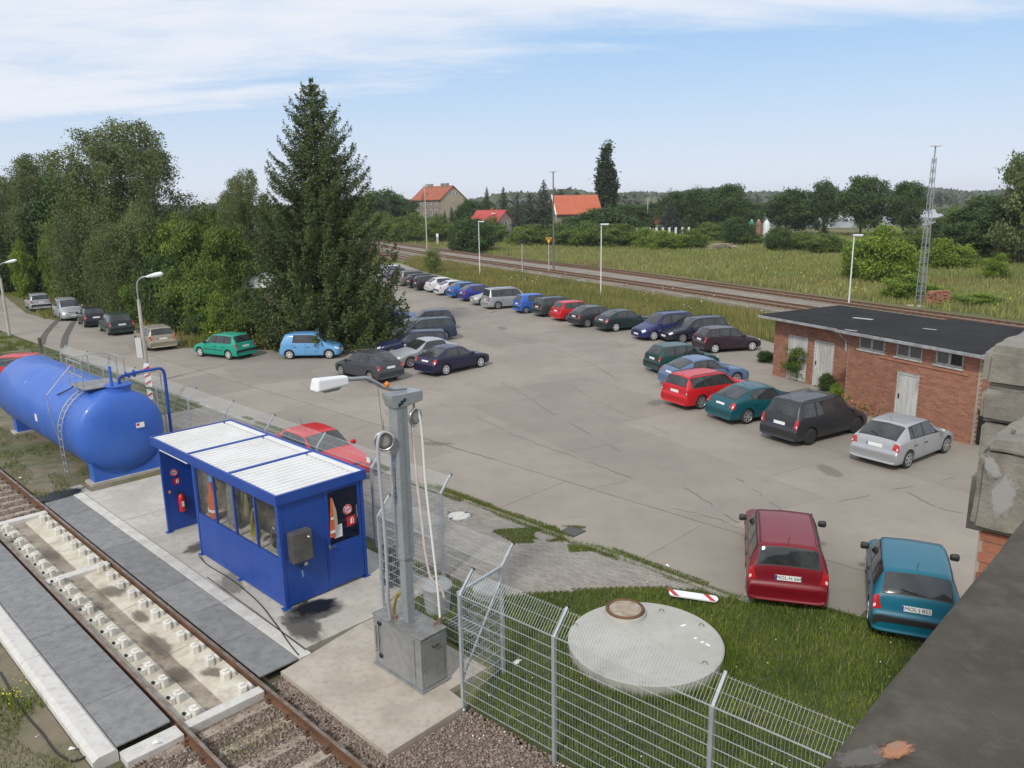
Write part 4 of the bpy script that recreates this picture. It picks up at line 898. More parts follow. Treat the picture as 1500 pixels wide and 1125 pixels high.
for y in (1.3, 1.6, 1.9): o = MB().prism([(-.125, y), (.125, y+.14), (.125, y+.26), (-.125, y+.12)], .031, .035).build('red_stripe', m_stripe_r, b2_); upright(o)
mb = MB(); mb.prism([(-.11, .45), (.11, .45), (.11, 1.05), (-.11, 1.15)], 0, .03); o = mb.build('board', m_wpaint, b2_); upright(o)
for y in (.5, .8): o = MB().prism([(-.105, y), (.105, y+.12), (.105, y+.22), (-.105, y+.1)], .031, .035).build('red_stripe', m_stripe_r, b2_); upright(o)

# ================================================================ LAMPS AND MASTS
m_cpole = M('concrete_pole', (.47, .45, .40), .9, c2=(.38, .36, .32), sc=2); m_lampw = M('lamp_white', (.72, .74, .76), .35)
def street_lamp(px, py, top, label, hdx, hdz, plate=False):
    g = G(px, py); h = topz(g.x, g.y, top); t = thing('street_lamp', label, 'street lamp', g); n_ = len(t.children)
    MB().cyl((0, 0, -.3), (0, 0, h*.80), .11, .075, 10).build('pole', m_cpole, t, smooth=50)
    MB().tube(smooth([Vector(p) for p in ((0, 0, h*.80), (0, 0, h*.9), (.06, 0, h*.96), (.28, 0, h*1.0), (.55, 0, h*1.0+hdz*.3))], 5), .035, 8).build('arm', m_galv, t, smooth=50)
    o = MB().lathe((.5, 0, h+hdz*.2), (1, 0, hdz), [(0, .03), (.06, .055), (.2, .08), (.5, .12), (.75, .11), (.84, .05), (.86, .01)], 14).build('lamp_head', m_lampw, t, smooth=50); return t, h
t, h = street_lamp(218, 562, 407, 'concrete street lamp with white head and a notice plate between tank and car park', 1, .18)
MB().b2(-.34, -.06, -.16, -.14, 1.35, 2.35).build('notice_plate', M('notice_grey', (.58, .58, .56), .6), t)
street_lamp(14, 491, 386, 'concrete street lamp at the far left edge beside the access road', 1, .2)
def plat_lamp(px, py, top, label):
    g = G(px, py); h = topz(g.x, g.y, top); t = thing('platform_lamp', label, 'lamp', g)
    MB().cyl((0, 0, -.2), (0, 0, h), .06, .045, 8).build('pole', m_lampw, t, smooth=50)
    MB().box((.3, 0, h+.03), (.75, .26, .12)).build('lamp_head', m_lampw, t, bevel=.02); MB().box((.35, 0, h-.04), (.5, .2, .03)).build('diffuser', m_wpaint, t)
plat_lamp(1243, 447, 345, 'white slim lamp behind the brick outbuilding roof'); plat_lamp(880, 432, 329, 'white slim lamp on the bank behind the middle of the parked row'); plat_lamp(703, 402, 325, 'white slim lamp on the bank nearest the far end of the parked row')
m_lat = M('lattice_steel', (.30, .32, .33), .6, .5)
g = G(1347, 447); h = topz(g.x, g.y, 214); lm = thing('lattice_mast', 'tall steel lattice floodlight mast behind the brick outbuilding', 'mast', g, .4)
mb = MB()
for sx in (-1, 1):
    for sy in (-1, 1): mb.bar((sx*.24, sy*.24, -.2), (sx*.10, sy*.10, h*.93), .05, .05)
for i in range(30):
    f0 = i/30*.93; f1 = (i+1)/30*.93; w0 = .24-.14*f0/.93; w1 = .24-.14*f1/.93
    for sx, sy, tx, ty in ((-1, -1, 1, -1), (1, -1, 1, 1), (1, 1, -1, 1), (-1, 1, -1, -1)):
        mb.bar((sx*w0, sy*w0, h*f0), (tx*w0, ty*w0, h*f0), .035, .035)
        if i % 2: mb.bar((sx*w0, sy*w0, h*f0), (tx*w1, ty*w1, h*f1), .025, .025)
mb.build('lattice', m_lat, lm); mb = MB()
for i in range(4): mb.bar((-.32, 0, h*(.62+i*.06)), (.32, 0, h*(.62+i*.06)), .05, .03)
mb.build('step_iron', m_lat, lm); MB().cyl((0, 0, h*.93), (0, 0, h), .05, n=8).build('spigot', m_lat, lm)
for s_ in (-1, 1): MB().box((s_*.28, 0, h+.04), (.5, .3, .12)).build('floodlight', m_lampw, lm, bevel=.02)
MB().b2(-.7, .7, -.6, .6, -.3, .02).build('plinth', m_pad, lm)
def line_mast(px, py, top, label, tw, col):
    g = G(px, py); h = topz(g.x, g.y, top); t = thing('light_mast', label, 'mast', g)
    MB().cyl((0, 0, -.2), (0, 0, h), .13, .07, 8).build('pole', col, t, smooth=50)
    MB().bar((-tw, 0, h), (tw, 0, h), .08, .08).build('cross_arm', col, t)
    for s_ in (-1, 1): MB().box((s_*tw*.75, 0, h-.05), (tw*.5, .25, .12)).build('lamp_head', m_lampw, t)
m_dst = M('dark_steel', (.13, .13, .14), .7)
line_mast(811, 396, 252, 'tall dark light mast beyond the tracks beside the yellow triangle sign', .55, m_dst)
line_mast(626, 375, 272, 'tall pale light mast in front of the large red roofed house', .5, m_cpole)
line_mast(543, 346, 268, 'thin pale light mast at the right side of the big spruce', .1, m_cpole)
g = G(804, 400); sg = thing('railway_sign', 'yellow and black triangular whistle sign on a post by the tracks', 'sign', g); zt = topz(g.x, g.y, 347)
MB().cyl((0, 0, -.2), (0, 0, zt), .06, n=8).build('post', m_cpole, sg); m_yel = M('sign_yellow', (.75, .42, .02), .5)
o = MB().extr([(-.48, -.10, zt), (.48, -.10, zt), (0, -.10, zt-.92)], (0, .03, 0)).build('plate', m_black, sg); MB().extr([(-.40, -.115, zt-.045), (.40, -.115, zt-.045), (0, -.115, zt-.82)], (0, .01, 0)).build('yellow_field', m_yel, sg); text('W', .52, 'letter', m_black, sg, (0, -.13, zt-.24), (R(90), 0, 0), .01)
g = G(765, 398); s2 = thing('railway_signal', 'small black round signal target on a post beside the track', 'signal', g); zt = topz(g.x, g.y, 352)
MB().cyl((0, 0, -.2), (0, 0, zt-.3), .06, n=8).build('post', m_cpole, s2); MB().extr([(-.3, -.08, zt), (.3, -.08, zt), (.3, -.08, zt-.2), (.12, -.08, zt-.42), (-.12, -.08, zt-.42), (-.3, -.08, zt-.2)], (0, .1, 0)).build('target', m_black, s2)
g = G(641, 358); s3 = thing('marker_post', 'short white marker post in the meadow left of the dark round bush', 'marker post', g); MB().b2(-.22, .22, -.06, .06, 0, 2.0).build('post', m_cpole, s3); MB().b2(-.26, .26, -.07, .07, 1.6, 2.3).build('head', m_wpaint, s3)
g = G(61, 520); s4 = thing('wooden_post', 'short dark post at the edge of the access road', 'post', g); MB().cyl((0, 0, -.2), (0, 0, 1.05), .09, n=8).build('post', M('old_wood', (.10, .085, .065), .9), s4); MB().cyl((0, 0, 1.05), (0, 0, 1.08), .07, .02, 8).build('cap', m_dst, s4)

# ================================================================ BRICK OUTBUILDING
WD = Vector((-.40, .917)).normalized(); WN = Vector((WD.y, -WD.x)); WR = Vector((15.93, 26.02)); wrz = math.atan2(WD.y, WD.x)
bd = thing('brick_outbuilding', 'low red brick outbuilding with flat black roof, white doors and small windows', 'outbuilding', (WR.x, WR.y, 0), wrz)
# local: x along front wall away from the near corner, -y into the building
m_brick = M('brick_red', (.33, .135, .082), .9, c2=(.37, .175, .11), sc=2.3, c3=(.18, .09, .065), sc3=5, w3=.35, rand=.17, tint=.17, bump=.3, bsc=60)
m_mort = M('mortar', (.38, .33, .27), .95, c2=(.30, .25, .20), sc=3)
m_woodw = M('weathered_white_wood', (.55, .56, .54), .8, c2=(.42, .42, .39), sc=2, c3=(.30, .25, .19), sc3=6, w3=.6, stretch=(1, 1, .25))
def onW(px, py, off=0.0):
    p0 = Vector((WR.x, WR.y, 0))+Vector((WN.x, WN.y, 0))*off; n_ = Vector((WN.x, WN.y, 0)); d = ray(px, py); o_ = Vector((0, 0, CAMH))
    t = (p0-o_).dot(n_)/d.dot(n_); q = o_+d*t; r = q-p0; return r.x*WD.x+r.y*WD.y, q.z
SL = next(s_ for s_ in np.arange(3, 9, .02) if proj(WR.x+WD.x*s_, WR.y+WD.y*s_, 1.5)[0] < 1240)
RE = 1.9; SL2 = next(s_ for s_ in np.arange(3, 14, .02) if proj(WR.x+WD.x*(SL+s_)+WN.x*RE, WR.y+WD.y*(SL+s_)+WN.y*RE, 1.5)[0] < 1134)
H1, H2, DP = 3.2, 2.85, 6.2
wins = []
for (x0, y0, x1, y1) in ((1258.5, 491, 1295.5, 514), (1313, 501, 1351, 524), (1370.5, 511, 1411.5, 535)):
    (s1, zt1), (s0, zb0) = onW(x0, (y0+y1)/2-6), onW(x1, (y0+y1)/2+6); zc = (onW((x0+x1)/2, y0+3)[1]+onW((x0+x1)/2, y1-1)[1])/2
    wins.append((s0, s1, zc-.30, zc+.30))
zc_ = sum(w_[2] for w_ in wins)/3; wins = [(a_, b_, zc_, zc_+.6) for a_, b_, _, _ in wins]
ds0, ds1 = onW(1344, 580)[0], onW(1312, 575)[0]; doors = [(ds0, ds1, 0.0, 2.0)]
dl = []
for x0, x1 in ((1193, 1221), (1154, 1182)): dl.append((onW(x1, 520, RE)[0]-SL, onW(x0, 510, RE)[0]-SL, 0.0, 2.15))
bset, stint = [], []
def brick_wall(length, hgt, holes, fn_, mb_s, want):
    rows = int(hgt/.083)
    for r_ in range(rows):
        z0 = r_*.083; x = -.125*(r_ % 2)
        while x < length:
            a_, b_ = max(0.0, x), min(length, x+.24)
            if b_-a_ > .05:
                cut = False
                for (h0, h1, k0, k1) in holes:
                    if b_ > h0+.01 and a_ < h1-.01 and z0+.07 > k0 and z0 < k1:
                        if a_ < h0 < b_ and h0-a_ > .05: b_ = h0
                        elif a_ < h1 < b_ and b_-h1 > .05: a_ = h1
                        else: cut = True
                if not cut: want.append((a_+.001, b_-.011, z0, z0+.071, fn_))
            x += .25
W1, W2, W3 = [], [], []
brick_wall(SL, H1-.06, wins+doors, 'F', None, W1); brick_wall(2.4, H1-.06, [], 'S', None, W3); brick_wall(SL2, H2-.06, dl, 'L', None, W2)
fullw = [w_ for w_ in W1 if w_[1]-w_[0] > .2]; rest_b = MB(); tt = []
fullw.sort(key=lambda w_: w_[0]+abs(w_[2]-1.9)*.5); ind = set(id(w_) for w_ in fullw[:300])
bme_ = MB().box((0, -.03, 0), (.228, .075, .071)).mesh('brick'); bme_.materials.append(m_brick)
for w_ in W1+W3+W2:
    a_, b_, z0, z1, k = w_; pr = rnd.uniform(-.003, .004)
    if id(w_) in ind: link(bme_, 'brick', bd, ((a_+b_)/2, pr, (z0+z1)/2)); continue
    if k == 'F': rest_b.b2(a_, b_, -.0675, .0075+pr, z0, z1)
    elif k == 'S': rest_b.b2(-.0075-pr, .0675, -a_-.0, -b_, z0, z1) if a_ > .08 else None
    else: rest_b.b2(SL+a_, SL+b_, -RE-.0675, -RE+.0075+pr, z0, z1)
    if not (k == 'S' and a_ <= .08): tt += [rnd.uniform(-1, 1)]*6
o = rest_b.build('brickwork', m_brick, bd); o['kind'] = 'stuff'; set_tint(o, tt)
# mortar backing walls with openings
def backing(x0, x1, y, hgt, holes):
    xs = sorted({x0, x1}|{h_[0] for h_ in holes}|{h_[1] for h_ in holes})
    mb = MB()
    for a_, b_ in zip(xs[:-1], xs[1:]):
        zs = [(0, hgt)]
        for h_ in holes:
            if a_ >= h_[0]-1e-6 and b_ <= h_[1]+1e-6:
                zs = [z for q in zs for z in ((q[0], min(q[1], h_[2])), (max(q[0], h_[3]), q[1])) if z[1]-z[0] > .01]
        for z in zs: mb.b2(a_, b_, y-.24, y, z[0], z[1])
    mb.build('wall', m_mort, bd)
backing(0.0, SL, -.004, H1, wins+doors); backing(SL, SL+SL2, -RE-.004, H2, [(a_+SL, b_+SL, c, d) for a_, b_, c, d in dl])
MB().b2(.004, .24, -DP, -.245, 0, H1).build('wall', m_mort, bd); MB().b2(SL-.25, SL-.004, -RE, -.245, 0, H1).build('wall', m_mort, bd); MB().b2(0.25, SL+SL2, -DP, -DP+.2, 0, H2).build('wall', m_mort, bd)
MB().b2(SL+SL2-.2, SL+SL2, -DP+.2, -RE-.25, 0, H2).build('wall', m_mort, bd)
m_wf = M('window_frame_grey', (.48, .49, .46), .7, c2=(.36, .36, .33), sc=6)
for i, (a_, b_, c, d) in enumerate(wins):
    f = MB(); t_ = .07
    f.b2(a_, b_, -.10, -.03, c, c+t_); f.b2(a_, b_, -.10, -.03, d-t_, d); mid = (a_+b_)/2
    for x0, x1 in ((a_, a_+t_), (b_-t_, b_), (mid-t_*.7, mid+t_*.7)): f.b2(x0, x1, -.098, -.028, c+t_, d-t_)
    wf = f.build('window', m_wf, bd)
    for k, (x0, x1) in enumerate(((a_+t_, mid-t_*.7), (mid+t_*.7, b_-t_))):
        MB().b2(x0, x1, -.075, -.065, c+t_, d-t_).build('pane', m_black if (i == 2 and k == 0) or (i == 0 and k == 0 and False) else M('dusty_glass', (.11, .12, .115), .25, c2=(.16, .16, .15), sc=5), wf)
    MB().b2(a_-.05, b_+.05, -.02, .05, c-.06, c-.002).build('sill', m_wf, wf)
def plank_door(a_, b_, y, hgt, nm='door', n=6, mat=None):
    d = MB().b2(a_-.0, b_, y-.12, y-.06, .02, hgt-.02).build(nm, mat or m_woodw, bd); w_ = (b_-a_-.12)/n
    for i in range(n): MB().b2(a_+.06+i*w_, a_+.06+(i+1)*w_-.012, y-.058, y-.035, .04, hgt-.08).build('plank', mat or m_woodw, d)
    fr = MB(); fr.b2(a_, a_+.055, y-.06, y-.01, .0, hgt); fr.b2(b_-.055, b_, y-.06, y-.01, 0, hgt); fr.b2(a_+.056, b_-.056, y-.06, y-.012, hgt-.06, hgt); fr.build('door_frame', m_woodw, d)
    MB().b2(b_-.14, b_-.10, y-.034, y-.0, 1.0, 1.18).build('handle', m_black, d)
plank_door(*doors[0][:2], 0, 2.0, n=4)
for a_, b_, _, hh in dl: plank_door(a_+SL, b_+SL, -RE, hh)
m_roof = M('roof_felt', (.013, .013, .014), .95, c2=(.022, .022, .022), sc=.8, c3=(.035, .035, .033), sc3=4, w3=.3, spec=.25, bump=.3, bsc=30)
m_eave = M('eave_metal', (.46, .48, .49), .5, .4, c2=(.30, .30, .30), sc=3)
def roof_slab(x0, x1, y0, y1, z0, z1):     # y0 front edge, y1 back edge
    o = MB(); o.add([(x0, y0, z0), (x1, y0, z0), (x1, y1, z1), (x0, y1, z1), (x0, y0, z0+.10), (x1, y0, z0+.10), (x1, y1, z1+.10), (x0, y1, z1+.10)], [(3, 2, 1, 0), (4, 5, 6, 7), (0, 1, 5, 4), (1, 2, 6, 5), (2, 3, 7, 6), (3, 0, 4, 7)]); o.build('roof', m_roof, bd)
roof_slab(-.35, SL+.28, .42, -DP-.3, H1, H1-.10); roof_slab(SL+.285, SL+SL2+.45, -RE+.62, -DP-.3, H2+.04, H2+.14)
MB().b2(-.37, SL+.30, .42, .50, H1-.02, H1+.085).build('gutter', m_eave, bd); MB().b2(-.43, -.352, -DP-.3, .50, H1-.03, H1+.105).build('verge_trim', m_eave, bd); MB().b2(SL+.30, SL+SL2+.47, -RE+.62, -RE+.69, H2+.0, H2+.11).build('gutter', m_eave, bd)
MB().b2(-.02, SL+.02, .0, .38, H1-.06, H1-.005).build('soffit', m_brick, bd)
MB().tube([(SL+.12, .44, H1-.02), (SL+.08, .3, H1-.2), (SL+.05, .08, H1-.35), (SL+.05, .06, H1-.8)], .045, 8).build('downpipe', m_eave, bd)
for c_, s_ in (((SL-.3, .25), (.5, .12)), ((SL+.9, -2.1), (.8, .1)), ((SL*.72, -2.6), (.5, .1)), ((SL+3.0, -4.0), (.9, .25))): MB().box((c_[0], c_[1], (H1 if c_[0] < SL else H2+.09)+.113), (s_[0], s_[1], .01), .3).build('roof_patch', M('roof_pale_patch', (.42, .42, .41), .8), bd)
MB().b2(.35, 4.1 if SL > 4.2 else SL-.4, .009, .05, wins[0][2]-.19, wins[0][2]-.12).build('brick_course', m_brick, bd)
ms = thing('chimney_stack', 'low stack of old bricks just behind the outbuilding roof', 'brick stack', tuple(G(1371, 447)[:2])+(0,), .3)
for k in range(10):
    for j in range(6): link(bme_, 'brick', ms, (-.9+j*.34+rnd.uniform(-.06, .06), rnd.uniform(-.1, .1), .04+k*.12), (0, 0, rnd.uniform(-.3, .3)), sc=(1.3, 5, 1.5))
bx = thing('utility_box', 'black plastic bin standing at the near corner of the brick outbuilding', 'bin', tuple((WR+WN*.5-WD*.25)[:])+(0,), wrz)
MB().box((0, 0, .62), (.42, .62, 1.1)).build('bin_body', m_black, bx, bevel=.03); MB().box((0, 0, 1.2), (.48, .68, .08)).build('lid', m_black, bx, bevel=.02)

# ================================================================ TOWER WE STAND ON: parapet, pier, wall
m_par = M('parapet_cement', (.108, .098, .080), .95, spec=.2, c2=(.072, .067, .056), sc=2.4, c3=(.145, .135, .112), sc3=14, w3=.5, bump=.35, bsc=35, world=True)
m_cap = M('weathered_cap', (.29, .272, .232), .9, c2=(.21, .198, .17), sc=2.2, c3=(.13, .12, .105), sc3=5, w3=.6, bump=.6, bsc=25, world=True)
pa = thing('tower_parapet', 'dark cement parapet top in the near right corner', 'parapet', TB(0, 0, 7.4), TA)
def rough_box(x0, x1, y0, y1, z0, z1, seg=.12, amp=.012, seed=1, bev=.03):
    bm = bmesh.new(); bmesh.ops.create_cube(bm, size=1)
    for v in bm.verts: v.co = Vector(((x0+x1)/2+v.co.x*(x1-x0), (y0+y1)/2+v.co.y*(y1-y0), (z0+z1)/2+v.co.z*(z1-z0)))
    bmesh.ops.bevel(bm, geom=bm.edges[:], offset=bev, segments=2, affect='EDGES')
    for ax, (a_, b_) in enumerate(((x0, x1), (y0, y1), (z0, z1))):
        n_ = min(60, int((b_-a_)/seg))
        for i in range(1, n_):
            no = [0, 0, 0]; no[ax] = 1; co = [0, 0, 0]; co[ax] = a_+(b_-a_)*i/n_
            bmesh.ops.bisect_plane(bm, geom=bm.verts[:]+bm.edges[:]+bm.faces[:], plane_co=co, plane_no=no)
    from mathutils import noise
    for v in bm.verts:
        n3 = noise.noise_vector(v.co*3+Vector((seed, 0, 0)))*amp+noise.noise_vector(v.co*11+Vector((seed, 0, 0)))*amp*.5; v.co += n3
    me = bpy.data.meshes.new('r'); bm.to_mesh(me); bm.free(); me.polygons.foreach_set('use_smooth', [True]*len(me.polygons)); me.set_sharp_from_angle(angle=R(40)); return me
def rb(name, parent, mat, *a, **k):
    o = link(rough_box(*a, **k), name, parent); o.data.materials.append(mat); return o
rb('coping', pa, m_par, -1.2, 5.6, -.55, .41, .10, .22, seg=.1, amp=.004, bev=.012)
MB().b2(-1.1, 5.5, -.45, .32, -.6, .10).build('parapet_wall', m_cap, pa)
sp_ = G(1313, 1099, 7.628); sp_b = sp_.x*CT+sp_.y*ST; sp_a = -sp_.x*ST+sp_.y*CT; stain('spall', (sp_b, sp_a), .045, .022, R(-20), stain_mat('spall_brick', (.42, .20, .11), 1.0, 4.5, .9), .2292, pa); stain('spall', (sp_b+.006, sp_a+.004), .026, .012, R(-20), stain_mat('spall_lime', (.46, .34, .26), .4, 12, .9), .2304, pa); stain('pale_smear', (sp_b-.05, sp_a+.03), .07, .03, R(-30), stain_mat('pale_smear', (.20, .19, .17), .6, 3, .9), .2284, pa)
m_speck = M('mortar_speck', (.42, .40, .36), .9)
for i in range(16):
    blob('mortar_speck', (rnd.uniform(.3, 1.6), rnd.uniform(-.25, .36)), rnd.uniform(.002, .006), rnd.uniform(.001, .004), rnd.uniform(0, 3), m_speck, .2272, pa, i, 9)
tw = thing('signal_tower', 'brick tower wall below the parapet we look over', 'tower', TB(0, 0, 0), TA)
MB().b2(-1.0, 9.2, -7, .22, -.3, 6.8).build('tower_wall', m_brick, tw); MB().b2(-1.0, 9.2, -7, -1.4, 6.81, 10.2).build('shading_storey', m_brick, tw)  # unseen storey behind the view, shaped to throw shade on parapet and lawn
pi_ = thing('brick_pier', 'brick pier with weathered concrete capping blocks at the right edge', 'pier', TB(6.2, 1.3, 0), TA)
# pier core + bricks on the two visible faces (b = 6.25 facing us, a = 1.30 facing the yard)
MB().b2(.026, 2.0, -1.6, .004, 0, 6.1).build('pier_core', m_mort, pi_)
pb = MB().box((0, 0, 0), (.228, .07, .071)).mesh('pier_brick'); pb.materials.append(M('pier_brick', (.32, .125, .075), .85, c2=(.38, .18, .11), sc=5, c3=(.16, .07, .05), sc3=14, w3=.5, rand=.2, bump=.4, bsc=60))
for r_ in range(22):
    z = 6.06-r_*.083
    for k in range(6):
        y = -.145-k*.25-(.0 if r_ % 2 else -.11)+rnd.uniform(-.004, .004)
        if y > -.13: y = -.125
        link(pb, 'brick', pi_, (.05+rnd.uniform(-.004, .004), y, z), (0, 0, R(90)))
    for k in range(6): link(pb, 'brick', pi_, (.21+k*.25+(.0 if r_ % 2 else .1), -.02+rnd.uniform(-.003, .003), z))
rb('capping_block', pi_, m_cap, -.07, 1.25, -1.8, .06, 6.12, 6.72, amp=.02, seed=2, bev=.05)
mb = MB(); mb.extr([(0.0, .0, 6.70), (.9, .1, 6.98), (1.2, .0, 6.98), (1.2, -1.8, 6.98), (.4, -1.8, 6.9), (-.0, -1.8, 6.70)], (0, 0, -.05)); o = rb('mortar_bed', pi_, m_cap, -.03, 1.2, -1.8, .03, 6.68, 6.80, amp=.03, seed=5, bev=.05)
rb('capping_block', pi_, m_cap, .95, 2.2, -1.9, .28, 6.35, 6.66, amp=.012, seed=7, bev=.02); rb('capping_block', pi_, m_cap, .97, 2.15, -1.9, .31, 6.68, 6.93, amp=.014, seed=8, bev=.03); rb('capping_block', pi_, m_cap, 1.0, 2.1, -1.9, .33, 6.94, 7.30, amp=.016, seed=9, bev=.06)
rb('capping_block', pi_, m_cap, 2.3, 3.3, -2.0, .30, 6.9, 7.50, amp=.012, seed=12, bev=.05)
MB().b2(.5, 3.2, -1.9, .2, 5.9, 6.34).build('pier_core', m_cap, pi_); MB().b2(2.1, 3.2, -1.9, .22, 0, 6.88).build('pier_core', m_mort, pi_)
m_lime = M('lime_streak', (.45, .45, .44), .9, c2=(.30, .30, .28), sc=9)
def patch(poly, x, m_, nm='lime_streak'):
    MB().extr([(x, y, z) for y, z in poly], (-.004, 0, 0)).build(nm, m_, pi_)
stain('lime_streak', (-.095, -.14), .10, .22, 0, stain_mat('lime_soft', (.42, .42, .41), .75, 2.4, .9), 6.42, pi_, upright=(R(90), R(12), R(-90))); stain('lime_streak', (-.096, -.05), .06, .12, 0, MATS['lime_soft'], 6.62, pi_, upright=(R(90), R(-30), R(-90))); stain('soot_stain', (1.02, -.3), .3, .28, 0, stain_mat('soot_soft', (.07, .07, .065), .7, 1.6, .9), 6.52, pi_, upright=(R(90), 0, R(-90)))
chip = MB().add([(-.11, -.03, -.03), (.10, -.035, -.03), (.11, .03, -.03), (-.09, .035, -.03), (-.08, -.02, .03), (.06, -.03, .035), (.09, .02, .02), (-.06, .03, .03)], [(3, 2, 1, 0), (4, 5, 6, 7), (0, 1, 5, 4), (1, 2, 6, 5), (2, 3, 7, 6), (3, 0, 4, 7)]).mesh('chip'); chip.materials.append(m_cap)
for i in range(60):
    s_ = rnd.uniform(.02, .06); link(pb if i % 9 == 0 else chip, 'rubble', pi_, (rnd.uniform(.05, .8), rnd.uniform(-.7, -.05), 6.80+rnd.uniform(0, .04)), (rnd.uniform(0, 3), rnd.uniform(0, 3), rnd.uniform(0, 3)), sc=(s_*5, s_*9, s_*9))
# ================================================================ CARS
m_paint = M('car_paint', (.4, .4, .4), .3)
def paint(name, c, metal=.35, rough=.32):
    return M('paint_'+name, c, .38, .45 if ('silver' in name or 'beige' in name or 'grey' in name) else .0, coat=.35, spec=.35)
m_cglass = M('car_glass', (.018, .022, .023), .05, spec=.75, c2=(.045, .05, .05), sc=1.5)
m_tyre_ = M('tyre_rubber', (.025, .025, .026), .85); m_rim = M('wheel_rim', (.48, .49, .50), .35, .7); m_rimd = M('rim_dark', (.03, .03, .03), .6)
m_trim = M('black_trim', (.025, .025, .027), .55); m_tail = M('tail_lamp_red', (.42, .015, .02), .15, spec=.8); m_tailw = M('lamp_clear', (.70, .70, .68), .12, spec=.8); m_amber = M('lamp_amber', (.60, .14, .02), .2)
m_plate = M('plate_white', (.74, .74, .72), .5); m_eu = M('plate_blue', (.02, .05, .35), .5); m_plt = M('plate_black', (.01, .01, .01), .5); m_chr = M('chrome', (.7, .7, .7), .15, 1)
def cr_(P, t):
    n = len(P); i = min(max(int(math.floor(t)), 0), n-2); f = t-i
    p0, p1, p2, p3 = P[max(i-1, 0)], P[i], P[i+1], P[min(i+2, n-1)]
    k = .36; m1 = (p2-p0)*k; m2 = (p3-p1)*k; f2, f3 = f*f, f*f*f
    return p1*(2*f3-3*f2+1)+m1*(f3-2*f2+f)+p2*(-2*f3+3*f2)+m2*(f3-f2)
CT_ = dict(
 # L, W, H, rear axle, front axle, belt front, belt rear, cowl z, cowl x, roof front x, roof rear x, glass bottom x offset from tail, glass bottom z, wheel r, nose z, doors, kind
 hatch=dict(L=3.7, W=1.62, H=1.40, xr=-1.17, xf=1.17, cz=.90, cx=.80, rf=.22, rr=-1.42, gx=.13, gz=.92, wr=.28, nz=.66, pil=(-.20, -.86), qr=True),
 small=dict(L=3.42, W=1.47, H=1.45, xr=-1.14, xf=1.13, cz=.92, cx=.92, rf=.38, rr=-1.38, gx=.12, gz=.95, wr=.27, nz=.66, pil=(-.18, -.88), qr=False),
 compact=dict(L=3.9, W=1.66, H=1.40, xr=-1.22, xf=1.24, cz=.90, cx=.84, rf=.20, rr=-1.14, gx=.17, gz=.93, wr=.30, nz=.66, pil=(-.30, -.93), qr=True),
 estate=dict(L=4.2, W=1.67, H=1.42, xr=-1.24, xf=1.22, cz=.91, cx=.85, rf=.18, rr=-1.80, gx=.10, gz=.93, wr=.30, nz=.66, pil=(-.18, -1.02), qr=True),
 fast=dict(L=4.12, W=1.66, H=1.35, xr=-1.24, xf=1.24, cz=.88, cx=.80, rf=.12, rr=-.98, gx=.30, gz=.92, wr=.30, nz=.62, pil=(-.26, -1.02), qr=True),
 mpv=dict(L=4.15, W=1.68, H=1.58, xr=-1.28, xf=1.28, cz=.98, cx=1.05, rf=.42, rr=-1.66, gx=.14, gz=.98, wr=.31, nz=.70, pil=(-.05, -.96), qr=True),
 van=dict(L=4.45, W=1.75, H=1.68, xr=-1.35, xf=1.37, cz=1.0, cx=1.15, rf=.52, rr=-1.92, gx=.14, gz=1.02, wr=.32, nz=.72, pil=(.0, -1.0), qr=True),
)
PROTO = {}
